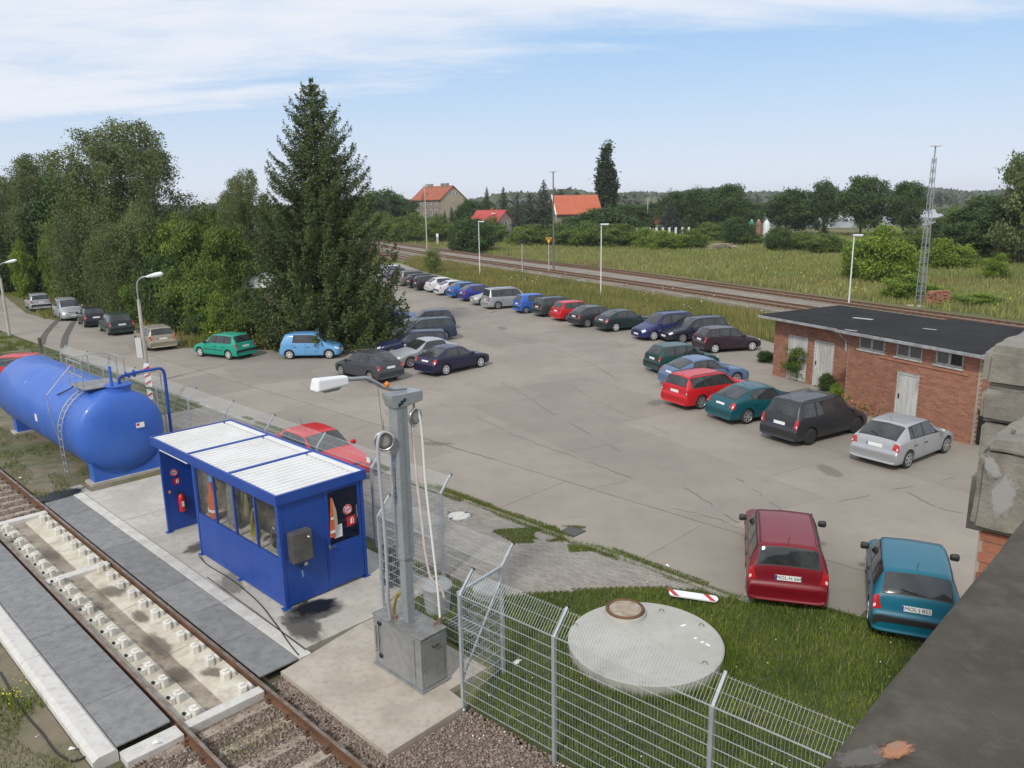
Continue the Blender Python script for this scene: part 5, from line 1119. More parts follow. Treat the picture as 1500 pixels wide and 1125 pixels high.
def car_proto(ty):
    if ty in PROTO: return PROTO[ty]
    p = CT_[ty]; h = p['L']/2; Wd = p['W']/2; H = p['H']; cz = p['cz']; gz = p['gz']; cx = p['cx']; rf = p['rf']; rr = p['rr']; gxx = -h+p['gx']; nz = p['nz']
    # station: x, zs, zb, ze, zt, wl, wb, we
    st = [(h-.0, .30, .42, .46, .47, .56, .52, .40), (h-.035, .22, .50, nz-.08, nz-.06, .76, .70, .58), (h-.16, .20, .60, nz, nz+.03, .93, .87, .72), (h-.5, .19, .74, nz+.10, nz+.14, 1.0, .93, .76),
          (cx+.02, .19, cz-.07, cz-.01, cz+.03, 1.0, .95, .80), (rf, .19, cz-.03, H-.10, H-.04, 1.0, .95, .74), ((rf+rr)/2, .19, cz-.01, H-.055, H, 1.0, .95, .745), (rr+.25, .19, gz-.02, H-.07, H-.02, 1.0, .95, .735),
          (rr, .19, gz-.01, H-.115, H-.05, 1.0, .945, .72), (gxx, .20, gz-.03, gz+.02, gz+.05, .975, .93, .80), (-h+.055, .21, .64, .67, .68, .95, .92, .84), (-h+.0, .24, .54, .56, .575, .93, .90, .80), (-h+.02, .28, .40, .42, .43, .88, .82, .70)]
    P = []
    for x, zs, zb, ze, zt, wl, wb, we in st:
        zm = min(.62, zb-.05); zl = zs+(zm-zs)*.45
        P.append([Vector(q) for q in ((x, wl*Wd*.78, zs), (x, wl*Wd*.96, zs+.03), (x, wl*Wd*1.0, zl), (x, wl*Wd*.992, zm), (x, wb*Wd, zb), (x, we*Wd, ze), (x, we*Wd*.62, ze+(zt-ze)*.72), (x, 0, zt))])
    nS = len(P)
    def SF(u, v): return cr_([cr_(row, v) for row in P], u) if False else cr_([cr_(P[i], v) for i in range(max(0, int(u)-2), min(nS, int(u)+4))], u-max(0, int(u)-2))
    def NM(u, v):
        e = .02; a = SF(min(u+e, nS-1), v)-SF(max(u-e, 0), v); b = SF(u, min(v+e, 7))-SF(u, max(v-e, 0)); n_ = b.cross(a)
        if n_.length < 1e-9: return Vector((0, 0, 1))
        n_.normalize(); c = SF(u, v)-Vector((0, 0, .6))
        return n_ if n_.dot(Vector((0 if 1 < u < nS-2 else c.x*.3, c.y, c.z))) > 0 else -n_
    def U(x):
        for i in range(nS-1):
            if st[i][0] >= x >= st[i+1][0]: return i+(st[i][0]-x)/max(1e-6, st[i][0]-st[i+1][0])
        return 0
    us = [i+j/4 for i in range(nS-1) for j in range(4)]+[nS-1]; vs = [i/3 for i in range(22)]
    mb = MB(); nv = len(vs); V = []
    for u in us:
        row = [SF(u, v) for v in vs]
        V += [tuple(q) for q in row]+[(q.x, -q.y, q.z) for q in row[:-1]]
    w2 = 2*nv-1; F = []
    for i in range(len(us)-1):
        a, b = i*w2, (i+1)*w2
        for j in range(nv-1): F.append((a+j, a+j+1, b+j+1, b+j))
        for j in range(nv-1):
            j0 = nv+j; j1 = nv+j+1 if j+1 < nv-1 else nv-1
            F.append((a+j0, b+j0, b+j1, a+j1))
        F.append((a, b, b+nv, a+nv))
    for a, fl in ((0, 1), ((len(us)-1)*w2, 0)):
        for j in range(nv-1):
            j0 = nv+j; j1 = nv+j+1 if j+1 < nv-1 else nv-1
            q = (a+j, a+j0, a+j1, a+j+1) if j+1 < nv-1 else (a+j, a+j0, a+nv-1)
            F.append(q if fl else q[::-1])
    mb.add(V, F); body = mb.mesh('car_body', None)
    ob = bpy.data.objects.new('tmp', body); COL.objects.link(ob)
    cut = MB()
    for x in (p['xr'], p['xf']):
        for s in (-1, 1): cut.cyl((x, s*(Wd-.22), p['wr']+.0), (x, s*(Wd+.2), p['wr']+.0), p['wr']+.05, n=26)
    cme = cut.mesh('c'); co = bpy.data.objects.new('tmpc', cme); COL.objects.link(co)
    md = ob.modifiers.new('b', 'BOOLEAN'); md.object = co; md.operation = 'DIFFERENCE'; md.solver = 'EXACT'
    bpy.context.view_layer.update()
    bm2 = bpy.data.meshes.new_from_object(ob.evaluated_get(bpy.context.evaluated_depsgraph_get()))
    bpy.data.objects.remove(ob); bpy.data.objects.remove(co)
    if len(bm2.polygons) < 300: bm2 = body
    bm2.polygons.foreach_set('use_smooth', [True]*len(bm2.polygons)); bm2.set_sharp_from_angle(angle=R(38)); bm2.materials.clear(); bm2.materials.append(m_paint)
    parts = []
    def patch(name, quad, mat, nu=6, nv_=4, off=.006, side=1, both=False, th=.0):
        # quad: (u,v) corners bl, br, tr, tl ; u may be given as ('x', value)
        q = [(U(a[1]) if isinstance(a, tuple) else a, b) for a, b in quad]; m_ = MB(); V = []
        for i in range(nu+1):
            for j in range(nv_+1):
                s, t = i/nu, j/nv_
                u = (q[0][0]*(1-s)+q[1][0]*s)*(1-t)+(q[3][0]*(1-s)+q[2][0]*s)*t; v = (q[0][1]*(1-s)+q[1][1]*s)*(1-t)+(q[3][1]*(1-s)+q[2][1]*s)*t
                c = SF(u, v)+NM(u, v)*off; V.append(Vector((c.x, c.y*side, c.z)))
        Fq = [(i*(nv_+1)+j, (i+1)*(nv_+1)+j, (i+1)*(nv_+1)+j+1, i*(nv_+1)+j+1) for i in range(nu) for j in range(nv_)]
        m_.add(V, Fq)
        if both: m_.add([Vector((c.x, -c.y, c.z)) for c in V], [f[::-1] for f in Fq])
        me = m_.mesh(name, 60, fix=False); me.materials.append(mat); return (name, me, [])
    uc, ur = 4, 5
    parts.append(patch('screen_seal', [(4.07, 5.12), (4.97, 5.07), (4.97, 7.0), (4.07, 7.0)], m_trim, 5, 6, .003, both=True)); parts.append(patch('screen_seal', [(8.94, 5.16), (8.06, 5.04), (8.06, 7.0), (8.94, 7.0)], m_trim, 5, 6, .003, both=True))
    parts.append(patch('windscreen', [(4.13, 5.22), (4.93, 5.15), (4.93, 7.0), (4.13, 7.0)], m_cglass, 6, 8, both=True))
    ug0, ug1 = 8.12, 8.88
    parts.append(patch('rear_window', [(ug1, 5.28), (ug0, 5.12), (ug0, 7.0), (ug1, 7.0)], m_cglass, 6, 8, both=True))
    pl = p['pil']; vb, vt = 4.14, 4.86
    for s in (1, -1):
        er = pl[1]-.0 if not p['qr'] else (rr+.02 if ty != 'fast' else rr-.20)
        parts.append(patch('window_seal', [(('x', cx-.12), 4.07), (('x', er-.02 if er > -h+.4 else -h+.42), 4.07), (('x', max(er+.04, rr+.03)), 4.93), (('x', rf+.02), 4.93)], m_trim, 14, 4, .0035, s))
        parts.append(patch('side_window', [(('x', cx-.22), vb), (('x', pl[0]+.035), vb), (('x', pl[0]+.035), vt), (('x', rf-.02), vt)], m_cglass, 8, 4, side=s))
        parts.append(patch('side_window', [(('x', pl[0]-.04), vb), (('x', pl[1]+.035), vb), (('x', pl[1]+.035), vt), (('x', pl[0]-.04), vt)], m_cglass, 8, 4, side=s))
        if p['qr']:
            e0 = max(rr-.02, -h+.35) if ty != 'fast' else rr-.32
            parts.append(patch('side_window', [(('x', pl[1]-.04), vb), (('x', e0 if ty != 'fast' else rr-.30), vb+.02), (('x', max(e0+.10, rr+.06)), vt-.04), (('x', pl[1]-.04), vt)], m_cglass, 6, 4, side=s))
        parts.append(patch('headlight', [(1.35, 3.7), (2.35, 3.8), (2.35, 4.85), (1.25, 5.1)], m_tailw, 5, 4, .008, s))
        if ty in ('estate', 'mpv', 'van', 'hatch', 'small'): tq = [(9.95, 3.5), (9.0, 3.7), (9.0, 4.9), (9.95, 5.4)]
        else: tq = [(9.9, 3.3), (9.2, 3.3), (9.2, 5.2), (9.85, 5.5)]
        tl = patch('tail_light', tq, m_tail, 4, 5, .008, s); q0 = patch('reversing_lens', [(9.75, 3.9), (9.55, 3.9), (9.55, 4.6), (9.75, 4.7)], m_tailw, 2, 3, .011, s)
        parts.append((tl[0], tl[1], [q0]))
        for xx in (pl[0], pl[1]-.02, cx-.12):
            parts.append(patch('door_seam', [(('x', xx+.006), 1.5), (('x', xx-.006), 1.5), (('x', xx-.006), 3.95), (('x', xx+.006), 3.95)], m_trim, 1, 8, .0025, s))
        parts.append(patch('side_trim', [(('x', p['xf']-.40), 2.45), (('x', p['xr']+.40), 2.45), (('x', p['xr']+.40), 2.62), (('x', p['xf']-.40), 2.62)], m_trim, 8, 1, .006, s))
        for xx in (pl[0]+.12, pl[1]+.12):
            c = SF(U(xx), 3.35); hm = MB().box((c.x, s*(abs(c.y)+.012), c.z), (.15, .02, .025)).mesh('door_handle'); hm.materials.append(m_trim); parts.append(('door_handle', hm, []))
        mm = MB(); mm.lathe((cx-.20, s*(Wd*.95+.02), cz+.03), (0, s, 0), [(0, .05), (.03, .075), (.14, .085), (.18, .06)], 10); me = mm.mesh('mirror', 50)
        for v in me.vertices: v.co.x = (v.co.x-(cx-.2))*.7+cx-.2
        me.materials.append(m_trim); parts.append(('mirror', me, []))
    # front: grille, bumper strip, plates
    parts.append(patch('grille', [(1.05, 5.9), (1.55, 5.9), (1.55, 7.0), (1.05, 7.0)], m_trim, 2, 4, .006, both=True))
    parts.append(patch('bumper_strip', [(.15, 1.9), (1.6, 1.9), (1.6, 2.3), (.15, 2.6)], m_trim, 6, 2, .006, both=True))
    parts.append(patch('bumper_strip', [(10.9, 3.55), (9.85+1.0, 5.5), (11.3, 5.5), (11.3, 3.5)], m_trim, 3, 5, .005, both=True) if False else patch('bumper_strip', [(10.8, 2.3), (11.97, 2.3), (11.97, 7.0), (10.8, 7.0)], m_trim, 5, 9, .006, both=True))
    parts.append(patch('tailgate_seam', [(9.08, 5.35), (9.92, 5.35), (9.92, 5.38), (9.08, 5.38)], m_trim, 4, 1, .0025, both=True))
    pr = MB().box((0, 0, 0), (.008, .52, .11)).mesh('plate'); pr.materials.append(m_plate)
    eu = MB().box((-.005, .24, 0), (.002, .04, .105)).mesh('plate_band'); eu.materials.append(m_eu)
    c = SF(9.62, 7); n_ = NM(9.62, 7.0); tilt = math.atan2(n_.z, -n_.x)
    plates = [((c.x-.012, 0, c.z-.02), (0, tilt*.75, 0)), ((h+.012, 0, .42), (0, 0, math.pi))]
    wheel = MB(); R_ = p['wr']; wd = .19
    wheel.lathe((0, -wd/2, 0), (0, 1, 0), [(0, R_*.66), (.012, R_*.93), (.035, R_), (wd-.035, R_), (wd-.012, R_*.93), (wd, R_*.66)], 28); wm = wheel.mesh('tyre', 40); wm.materials.append(m_tyre_)
    rm = MB(); rm.lathe((0, wd/2-.012, 0), (0, 1, 0), [(0, R_*.70), (.016, R_*.69), (.018, R_*.60), (.002, R_*.56)], 28)
    for k in range(6):
        a = k*math.pi/3; rm.bar((0, wd/2-.004, 0), (math.cos(a)*R_*.60, wd/2-.002, math.sin(a)*R_*.60), .065, .018, up=(0, 1, 0))
    rm.cyl((0, wd/2-.02, 0), (0, wd/2+.01, 0), R_*.20, n=12); rme = rm.mesh('rim', 40); rme.materials.append(m_rim)
    bk = MB().cyl((0, wd/2-.03, 0), (0, wd/2-.02, 0), R_*.62, n=20).mesh('dark_back_disc'); bk.materials.append(m_rimd)  # dark backing disc that makes the gaps between the spokes read dark
    fixed = []
    if ty in ('estate', 'mpv', 'van'):
        for s in (1, -1):
            mb = MB(); mb.tube([(rf-.1, s*.70*Wd, H-.055), (rf-.2, s*.70*Wd, H+.015), (rr+.25, s*.70*Wd, H+.0), (rr+.12, s*.70*Wd, H-.06)], .013, 5); me = mb.mesh('roof_rail'); me.materials.append(m_trim); parts.append(('roof_rail', me, []))
    if p['L'] > 3.6:
        me = MB().cyl((rr+.25, 0, H-.03), (rr+.02, 0, H+.16), .006, n=5).mesh('aerial'); me.materials.append(m_trim); parts.append(('aerial', me, []))
    wp = MB().bar(tuple(SF(8.84, 7)+NM(8.84, 7)*.02), tuple(Vector((0, .28, 0))+SF(8.62, 6.5).to_3d()*Vector((1, 0, 1)).to_3d().x*0+Vector((SF(8.7, 7).x, .0, SF(8.7, 7).z))+NM(8.7, 7)*.02), .02, .012).mesh('wiper'); wp.materials.append(m_trim); parts.append(('wiper', wp, []))
    PROTO[ty] = dict(body=bm2, parts=parts, plates=plates, pr=pr, eu=eu, wm=wm, rme=rme, bk=bk, p=p, Wd=Wd, SF=SF, NM=NM); return PROTO[ty]
def add_car(label, ty, x, y, deg, pc, group='cars parked in the car park', plate=None, bm=False, rim=None, metal=.35, trim_paint=False, tail=None):
    q = car_proto(ty); t = thing('parked_car', label, 'car', (x, y, 0), R(deg), group)
    pm_ = paint(*pc) if len(pc) == 2 else pc[0]
    b = link(q['body'], 'body', t); b.material_slots[0].link = 'OBJECT'; b.material_slots[0].material = pm_
    for nm, me, subs in q['parts']:
        o = link(me, nm, t)
        if ((nm == 'mirror' and not bm) or nm in ('side_trim', 'bumper_strip')) and trim_paint: o.material_slots[0].link = 'OBJECT'; o.material_slots[0].material = pm_
        for sn, sm_, _ in subs: link(sm_, sn, o)
    for i, (loc, rot) in enumerate(q['plates']):
        o = link(q['pr'], 'number_plate', t, loc, rot); e = link(q['eu'], 'blue_band', o, (0, 0, 0))
        if plate and i == 0: text(plate, .105, 'plate_lettering', m_plt, o, (-.006, -.02, 0), (R(90), 0, R(-90)), .001)
    for xx in (q['p']['xr'], q['p']['xf']):
        for s in (1, -1):
            w_ = link(q['wm'], 'wheel', t, (xx, s*(q['Wd']-.105), q['p']['wr']), (0, rnd.uniform(0, 1), 0 if s > 0 else math.pi)); r_ = link(q['rme'], 'rim', w_); link(q['bk'], 'dark_back_disc', w_)
            if rim: r_.material_slots[0].link = 'OBJECT'; r_.material_slots[0].material = rim
    return t, q
m_cap_ = M('hub_cap', (.62, .62, .61), .4, .2)
C_ = dict(silver=('silver', (.42, .43, .44)), dsilver=('dark_silver', (.27, .28, .30)), black=('black', (.012, .012, .014)), dgreen=('dark_green', (.012, .035, .028)), beige=('beige', (.36, .32, .23)), turq=('turquoise', (.01, .30, .20)),
  lblue=('light_blue', (.13, .33, .58)), anth=('anthracite', (.045, .048, .055)), navy=('navy', (.012, .018, .055)), dnavy=('deep_navy', (.015, .014, .045)), blue=('mid_blue', (.02, .09, .32)), bblue=('bright_blue', (.03, .10, .40)), red=('red', (.52, .012, .018)),
  wine=('wine_red', (.17, .004, .012)), teal=('teal', (.004, .075, .095)), petrol=('petrol_blue', (.004, .12, .18)), burg=('dark_burgundy', (.035, .018, .026)), green=('bottle_green', (.012, .060, .052)), slate=('slate_blue', (.10, .16, .27)), white=('pearl_white', (.62, .63, .64)))
gl = 'cars parked along the access road'
add_car('silver estate car farthest left on the access road, seen from behind', 'estate', -42.08, 69.63, 128, C_['silver'], gl)
add_car('silver people carrier facing the camera on the access road', 'mpv', -35.73, 63.04, -51, C_['silver'], gl, trim_paint=True)
add_car('black hatchback squeezed between the silver people carrier and a dark estate', 'hatch', -31.77, 59.08, 127, C_['black'], gl)
add_car('very dark green estate car in front of the beige estate', 'estate', -28.13, 55.29, 128, C_['dgreen'], gl)
add_car('beige estate car parked just behind the street lamp', 'estate', -22.59, 49.01, 128, C_['beige'], gl, trim_paint=True)
add_car('turquoise green hatchback parked in front of the bushes', 'hatch', -16.85, 45.30, 151, C_['turq'], gl, rim=m_cap_)
add_car('light blue small five door car parked under the spruce', 'small', -11.50, 44.53, -1, C_['lblue'], gl, rim=m_cap_, trim_paint=True)
gm = 'cars parked beside the spruce'
add_car('dark grey hatchback with red tail lamps behind the hose crane head', 'compact', -7.27, 38.83, 136, C_['anth'], gm, trim_paint=True)
add_car('silver coupe between two dark cars beside the spruce', 'fast', -4.85, 42.24, 216, C_['silver'], gm, trim_paint=True)
add_car('deep navy fastback saloon standing alone nearest the middle of the car park', 'fast', -3.07, 40.31, 47, C_['dnavy'], gm, rim=m_cap_, trim_paint=True)
add_car('black estate car with a white roof sticker right behind the silver coupe', 'estate', -5.71, 44.64, 191, C_['navy'], gm)
add_car('dark navy estate car third behind the silver coupe', 'estate', -5.7, 49.6, 200, ('ink_blue', (.02, .035, .065)), gm)
add_car('greyish blue hatchback behind the dark navy estate near the spruce', 'hatch', -5.82, 53.88, 201, ('grey_blue', (.05, .065, .10)), gm)
add_car('blue car half hidden by the spruce, farthest of that group', 'fast', -8.73, 56.85, -10, C_['blue'], gm)
gr = 'row of cars parked along the flowery bank'
for label, ty, x, y, d, c, k in (
 ('white and blue car farthest away at the end of the row', 'compact', -13.9, 95.5, 25, C_['white'], {}), ('dark blue car second from the far end of the row', 'hatch', -12.7, 91.4, 25, C_['navy'], {}), ('dark estate third from the far end of the row', 'estate', -11.5, 88.0, 25, C_['black'], {}),
 ('grey beige off road hatchback near the far end of the row', 'mpv', -10.11, 84.93, 25, ('warm_grey', (.25, .24, .22)), {}), ('black estate behind the bushy young birch', 'estate', -8.8, 82.7, 25, C_['black'], {}), ('dark purple grey estate left of the white hatchback', 'estate', -7.78, 80.4, 25, ('purple_grey', (.035, .03, .045)), {}),
 ('white silver hatchback with black wheels in the far row', 'compact', -6.5, 78.4, 25, C_['white'], dict(trim_paint=True)), ('white saloon between the white silver hatchback and the blue car', 'fast', -5.22, 75.67, 25, C_['white'], {}), ('bright blue hatchback right of the white saloon', 'compact', -3.93, 73.3, 25, ('azure', (.02, .13, .42)), {}),
 ('royal blue hatchback left of the silver car facing us', 'compact', -2.7, 70.7, 25, ('royal_blue', (.03, .04, .28)), {}), ('silver hatchback facing us beside the big silver people carrier', 'compact', -1.5, 67.6, 200, C_['silver'], {}),
 ('large silver people carrier with side windows in the middle of the row', 'van', -.15, 65.2, 25, C_['silver'], dict(trim_paint=True)), ('blue three door small car right of the silver people carrier', 'small', 1.96, 62.19, 25, ('corsa_blue', (.03, .12, .45)), {}),
 ('dark green estate left of the red hatchback', 'estate', 3.83, 60.28, 25, ('dull_green', (.035, .05, .045)), {}), ('bright red hatchback in the row along the bank', 'hatch', 4.89, 57.72, 25, C_['red'], dict(trim_paint=True)), ('dark grey hatchback right of the red hatchback', 'compact', 6.06, 54.79, 25, ('lead_grey', (.05, .055, .06)), {}),
 ('dark green fastback second left of the navy people carrier', 'fast', 7.78, 52.81, 25, ('black_green', (.012, .028, .028)), dict(rim=m_cap_)), ('navy blue people carrier facing us with silver wheels', 'mpv', 9.71, 49.12, 203, ('navy_mpv', (.014, .02, .10)), dict(rim=m_cap_, trim_paint=True)),
 ('black estate facing us right of the navy people carrier', 'estate', 11.33, 48.02, 198, ('blue_black', (.012, .013, .03)), {}), ('dark burgundy hatchback at the near end of the bank row', 'hatch', 12.45, 44.49, 14, C_['burg'], dict(rim=m_cap_))):
    add_car(label, ty, x, y, d, c, gr, **k)
gn = 'cars parked in front of the brick outbuilding'
add_car('dark green hatchback with tall red tail lamps behind the blue saloon', 'hatch', 8.75, 39.33, 20, C_['green'], gn)
add_car('slate blue saloon between the green hatchback and the red estate', 'fast', 9.09, 36.04, 19, C_['slate'], gn, trim_paint=True)
add_car('bright red estate car with alloy wheels', 'estate', 8.55, 32.72, 29, C_['red'], gn, trim_paint=True)
add_car('teal coupe with black rear panel right of the red estate', 'fast', 9.88, 30.33, 24, C_['teal'], gn, trim_paint=True)
add_car('dark grey people carrier with white and red tail lamps', 'mpv', 11.14, 27.67, 31, ('roomster_grey', (.045, .047, .052)), gn, rim=m_rimd, trim_paint=True)
add_car('silver three door hatchback nearest the brick outbuilding corner', 'compact', 13.12, 25.09, 36, C_['silver'], gn, trim_paint=True)
ga = 'cars parked at the edge of the lawn'
ta, qa = add_car('wine red estate car parked at the lawn edge, plate MOL-H 668', 'estate', 6.26, 16.95, 74, C_['wine'], ga, 'MOL\u00b7H 668', trim_paint=True, bm=True)
tb2, qb = add_car('petrol blue hatchback beside the parapet, plate MOL-J 852', 'hatch', 8.38, 15.25, 67, C_['petrol'], ga, 'MOL\u00b7J 852')
add_car('red hatchback parked right behind the blue booth', 'compact', -6.35, 24.50, -45, C_['red'], 'red cars parked along the mesh fence', trim_paint=True)
add_car('red hatchback mostly hidden behind the blue tank', 'hatch', -24.5, 39.3, 0, C_['red'], 'red cars parked along the mesh fence')
# ================================================================ FAR BUILDINGS
m_tile = M('roof_tile_orange', (.36, .125, .07), .85, c2=(.33, .085, .04), sc=.6, c3=(.22, .08, .05), sc3=2.5, w3=.35)
m_tile2 = M('roof_tile_red', (.42, .085, .07), .8, c2=(.38, .05, .045), sc=.7)
m_tile3 = M('roof_tile_bright', (.44, .13, .07), .8, c2=(.44, .10, .045), sc=.5)
m_plas = M('plaster_beige', (.40, .345, .26), .95, c2=(.34, .29, .215), sc=.25, c3=(.27, .23, .18), sc3=1.5, w3=.4)
m_plasg = M('plaster_grey', (.27, .23, .185), .95, c2=(.20, .17, .14), sc=.5, c3=(.33, .29, .23), sc3=1.6, w3=.5)
m_cream = M('plaster_cream', (.55, .49, .38), .95, c2=(.48, .43, .33), sc=.4)
m_frame = M('white_frame', (.70, .70, .67), .6); m_pane = M('house_glass', (.04, .05, .06), .1)
def house(label, pxc, D, L_, W_, dirx, eave_py, ridge_py, wallm, gablem, roofm, wins=(), gw=(), over=.5, cat='house', group=None, base=0):
    x = at(pxc, D); ze = topz(x, D, eave_py); zr = topz(x, D, ridge_py); rz = math.atan2(dirx[1], dirx[0])
    t = thing('house', label, cat, (x, D, 0), rz, group)          # x: along the front away from the corner; +y (left of x) is away from or toward us
    s = -1 # building body lies on the -y side
    MB().b2(0, L_, -W_, 0, -.3, ze).build('wall', wallm, t)
    for xx in (0, L_): MB().extr([(xx-.02 if xx == 0 else xx-.02, -W_-.0, -.3), (xx-.02, 0.0, -.3), (xx-.02, 0.0, ze), (xx-.02, -W_/2, zr-.15), (xx-.02, -W_, ze)], (.04, 0, 0)).build('gable', gablem, t)
    for y0, y1 in ((over, -W_/2), (-W_-over, -W_/2)):
        zz0 = ze-(zr-ze)*over/(W_/2); mb = MB(); mb.add([(-.35, y0, zz0), (L_+.35, y0, zz0), (L_+.35, y1, zr), (-.35, y1, zr), (-.35, y0, zz0+.22), (L_+.35, y0, zz0+.22), (L_+.35, y1, zr+.22), (-.35, y1, zr+.22)], [(0, 1, 2, 3), (4, 5, 6, 7), (0, 1, 5, 4), (1, 2, 6, 5), (2, 3, 7, 6), (3, 0, 4, 7)]); mb.build('roof', roofm, t)
    for (wx, wz, ww, wh) in wins:
        f = MB().b2(wx-ww/2, wx+ww/2, -.02, .06, wz, wz+wh).build('window', m_frame, t)
        MB().b2(wx-ww*.38, wx-.05, .062, .075, wz+.12, wz+wh-.12).build('pane', m_pane, f); MB().b2(wx+.05, wx+ww*.38, .062, .075, wz+.12, wz+wh-.12).build('pane', m_pane, f)
    for (wy, wz, ww, wh) in gw:
        f = MB().b2(-.08, .0, -wy-ww/2, -wy+ww/2, wz, wz+wh).build('window', m_frame, t); MB().b2(-.09, -.082, -wy-ww*.33, -wy+ww*.33, wz+.1, wz+wh-.1).build('pane', m_pane, f)
    return t, ze, zr, rz
# large house: corner at px 646, front runs left and back
wn = [(x, z, 1.1, 1.7) for z in (2.0, 5.2, 8.3) for x in (2.6, 5.6, 14.5)]+[(9.5, 4.6, .9, 1.3), (9.5, 7.8, .9, 1.3), (12, 8.3, .9, 1.6)]
t, ze, zr, _ = house('large three storey house with orange tiled roof and beige gable', 646.5, 235, 17, 8.6, (-.58, .81), 291, 272.5, m_plasg, m_plas, m_tile, wn, [(3.0, 10.9, .6, 1.0), (4.3, 10.9, .6, 1.0), (5.6, 10.9, .6, 1.0)])
for x, y in ((2.5, -3.9), (5.2, -4.0), (12, -4.1), (14.5, -4.1)): MB().b2(x-.6, x+.6, y-.35, y+.35, zr-.6, zr+.9).build('chimney', m_plasg, t)
MB().extr([(8, .5, ze-.3), (11, .5, ze-.3), (9.5, .5, ze+1.9)], (0, -3, 0)).build('dormer', m_tile, t)
t, ze, zr, _ = house('small cream house with a bright red mansard roof and skylight', 731, 185, 8.2, 5.0, (-.80, .60), 322, 309, m_cream, m_cream, m_tile2, [(2.2, 1.2, 1, 1.3), (5.2, 1.2, 1, 1.3)], [(2.4, 3.1, .8, 1.2)], over=.7)
MB().b2(1.5, 2.6, -.9, -.45, (ze+zr)/2+.35, (ze+zr)/2+.55).build('skylight', m_frame, t); MB().b2(3.6, 4.2, -2.8, -2.3, zr-.3, zr+.7).build('chimney', m_tile, t)
MB().b2(-3.2, -.06, -3.8, -1.2, 1.9, 2.1).build('porch_roof', M('slate_blue_roof', (.15, .18, .25), .6), t)
t, ze, zr, _ = house('long house with a big plain orange red roof beside the poplar', 838, 172, 9.5, 9.5, (.985, .17), 312, 287, m_plasg, m_plas, m_tile3)
t.rotation_euler = (0, 0, math.atan2(.12, .99))
# this roof faces us: flip the body to lie behind the front wall
for ch in t.children: ch.scale = (1, -1, 1)
for ch in list(t.children): ch.location = (-3.2, 0, 0)
MB().bar((-3.6, -.6, ze-.4), (-3.6, 4.75, zr+.25), .25, .3).build('verge_board', m_frame, t)
house('small grey gabled shed left of the large house', 574, 205, 4, 3.0, (-.9, .43), 331, 325, m_plas, m_plas, M('shed_roof', (.25, .23, .20), .9))
m_redb = M('roof_brownred', (.25, .07, .05), .9)
t, ze, zr, _ = house('low shed with red brown roof behind a dark hedge', 1024, 205, 11, 5, (-.98, .2), 325, 316.5, m_cream, m_cream, m_redb)
wb = thing('caravan', 'white flat roofed annex standing right of the red brown shed', 'caravan', (at(1036, 203), 203, 0)); MB().b2(-2.4, 1.8, 0, 3, 0, topz(at(1036, 203), 203, 318.5)).build('body', m_wpaint, wb); MB().b2(-.6, .2, -.02, .0, 2.4, 3.3).build('window', m_pane, wb); MB().b2(.8, 1.5, -.02, .0, 2.3, 3.2).build('window', m_pane, wb)
m_ghouse = M('greenhouse_glass', (.42, .46, .50), .35, c2=(.30, .33, .36), sc=.3, c3=(.55, .57, .58), sc3=1.2, w3=.5)
for i, (px0, px1, D, py0, py1) in enumerate(((1085, 1140, 230, 311, 325), (1190, 1262, 250, 296, 312), (1200, 1290, 225, 304, 322), (1262, 1345, 255, 296, 314), (1285, 1375, 235, 303, 324), (1345, 1385, 240, 312, 330))):
    x0, x1 = at(px0, D), at(px1, D); zt = topz((x0+x1)/2, D, py0); zb = max(2.2, topz((x0+x1)/2, D, py1))
    t = thing('greenhouse', 'grey glass roofed nursery greenhouse %s' % ('behind the coloured tanks', 'farthest left behind the round trees', 'low in front, between the round trees', 'behind the tree with a clear trunk', 'behind the rightmost round tree', 'low, right beside the lattice mast')[i], 'greenhouse', (x0, D, 0), 0, 'nursery greenhouses')
    n_ = 6; mb = MB(); w_ = (x1-x0)
    MB().b2(0, w_, 0, 14, 0, zb).build('wall', m_ghouse, t)
    for k in range(3):
        y0 = k*4.6; zt2 = zb+(zt-zb)*(.75 if k == 0 else 1)
        MB().extr([(0, y0, zb), (0, y0+2.3, zt2), (0, y0+4.6, zb)], (w_, 0, 0)).build('roof', m_ghouse, t)
for px, c, nm in ((1101, (.02, .28, .14), 'green'), (1111, (.24, .10, .07), 'brown'), (1123, (.62, .66, .62), 'white')):
    x = at(px, 175); t = thing('storage_barrel', '%s round tank in the row of three by the greenhouse' % nm, 'barrel', (x, 175, 0), 0, 'three round tanks'); MB().lathe((0, 0, 0), (0, 0, 1), [(0, .75), (3.0, .75), (3.5, .5), (3.8, .2)], 12).build('shell', M('tank_'+nm, c, .5), t, smooth=50); MB().cyl((0, 0, 3.8), (0, 0, 4.0), .18, n=8).build('lid', m_frame, t)
fp = thing('concrete_fence', 'row of pale concrete fence posts in front of the spruces', 'fence', (at(930, 158), 158, 0))
for i in range(9):
    x = at(933+i*9.5, 158)-at(930, 158); MB().b2(x-.2, x+.2, -.1, .1, 0, 3.2).build('fence_post', m_frame, fp)
MB().b2(-.3, 12, .12, .16, .2, 1.9).build('mesh', m_plasg, fp)
for px, py, nm in ((948, 332, 'pale pole left of the bluish spruce'), (577, 338, 'thin wooden pole beside the small grey shed')):
    g = G(px, 342); t = thing('utility_pole', nm, 'pole', g); h = topz(g.x, g.y, 290 if px > 900 else 302); MB().cyl((0, 0, 0), (0, 0, h), .17, .13, 8).build('pole', m_cpole, t); MB().bar((-.4, 0, h-.3), (.4, 0, h-.3), .1, .1).build('cross_arm', m_cpole, t)
wt = thing('white_tarpaulin', 'white tarpaulin roof glimpsed between the bushes and the spruce', 'tarpaulin', (at(372, 58), 58, 0))
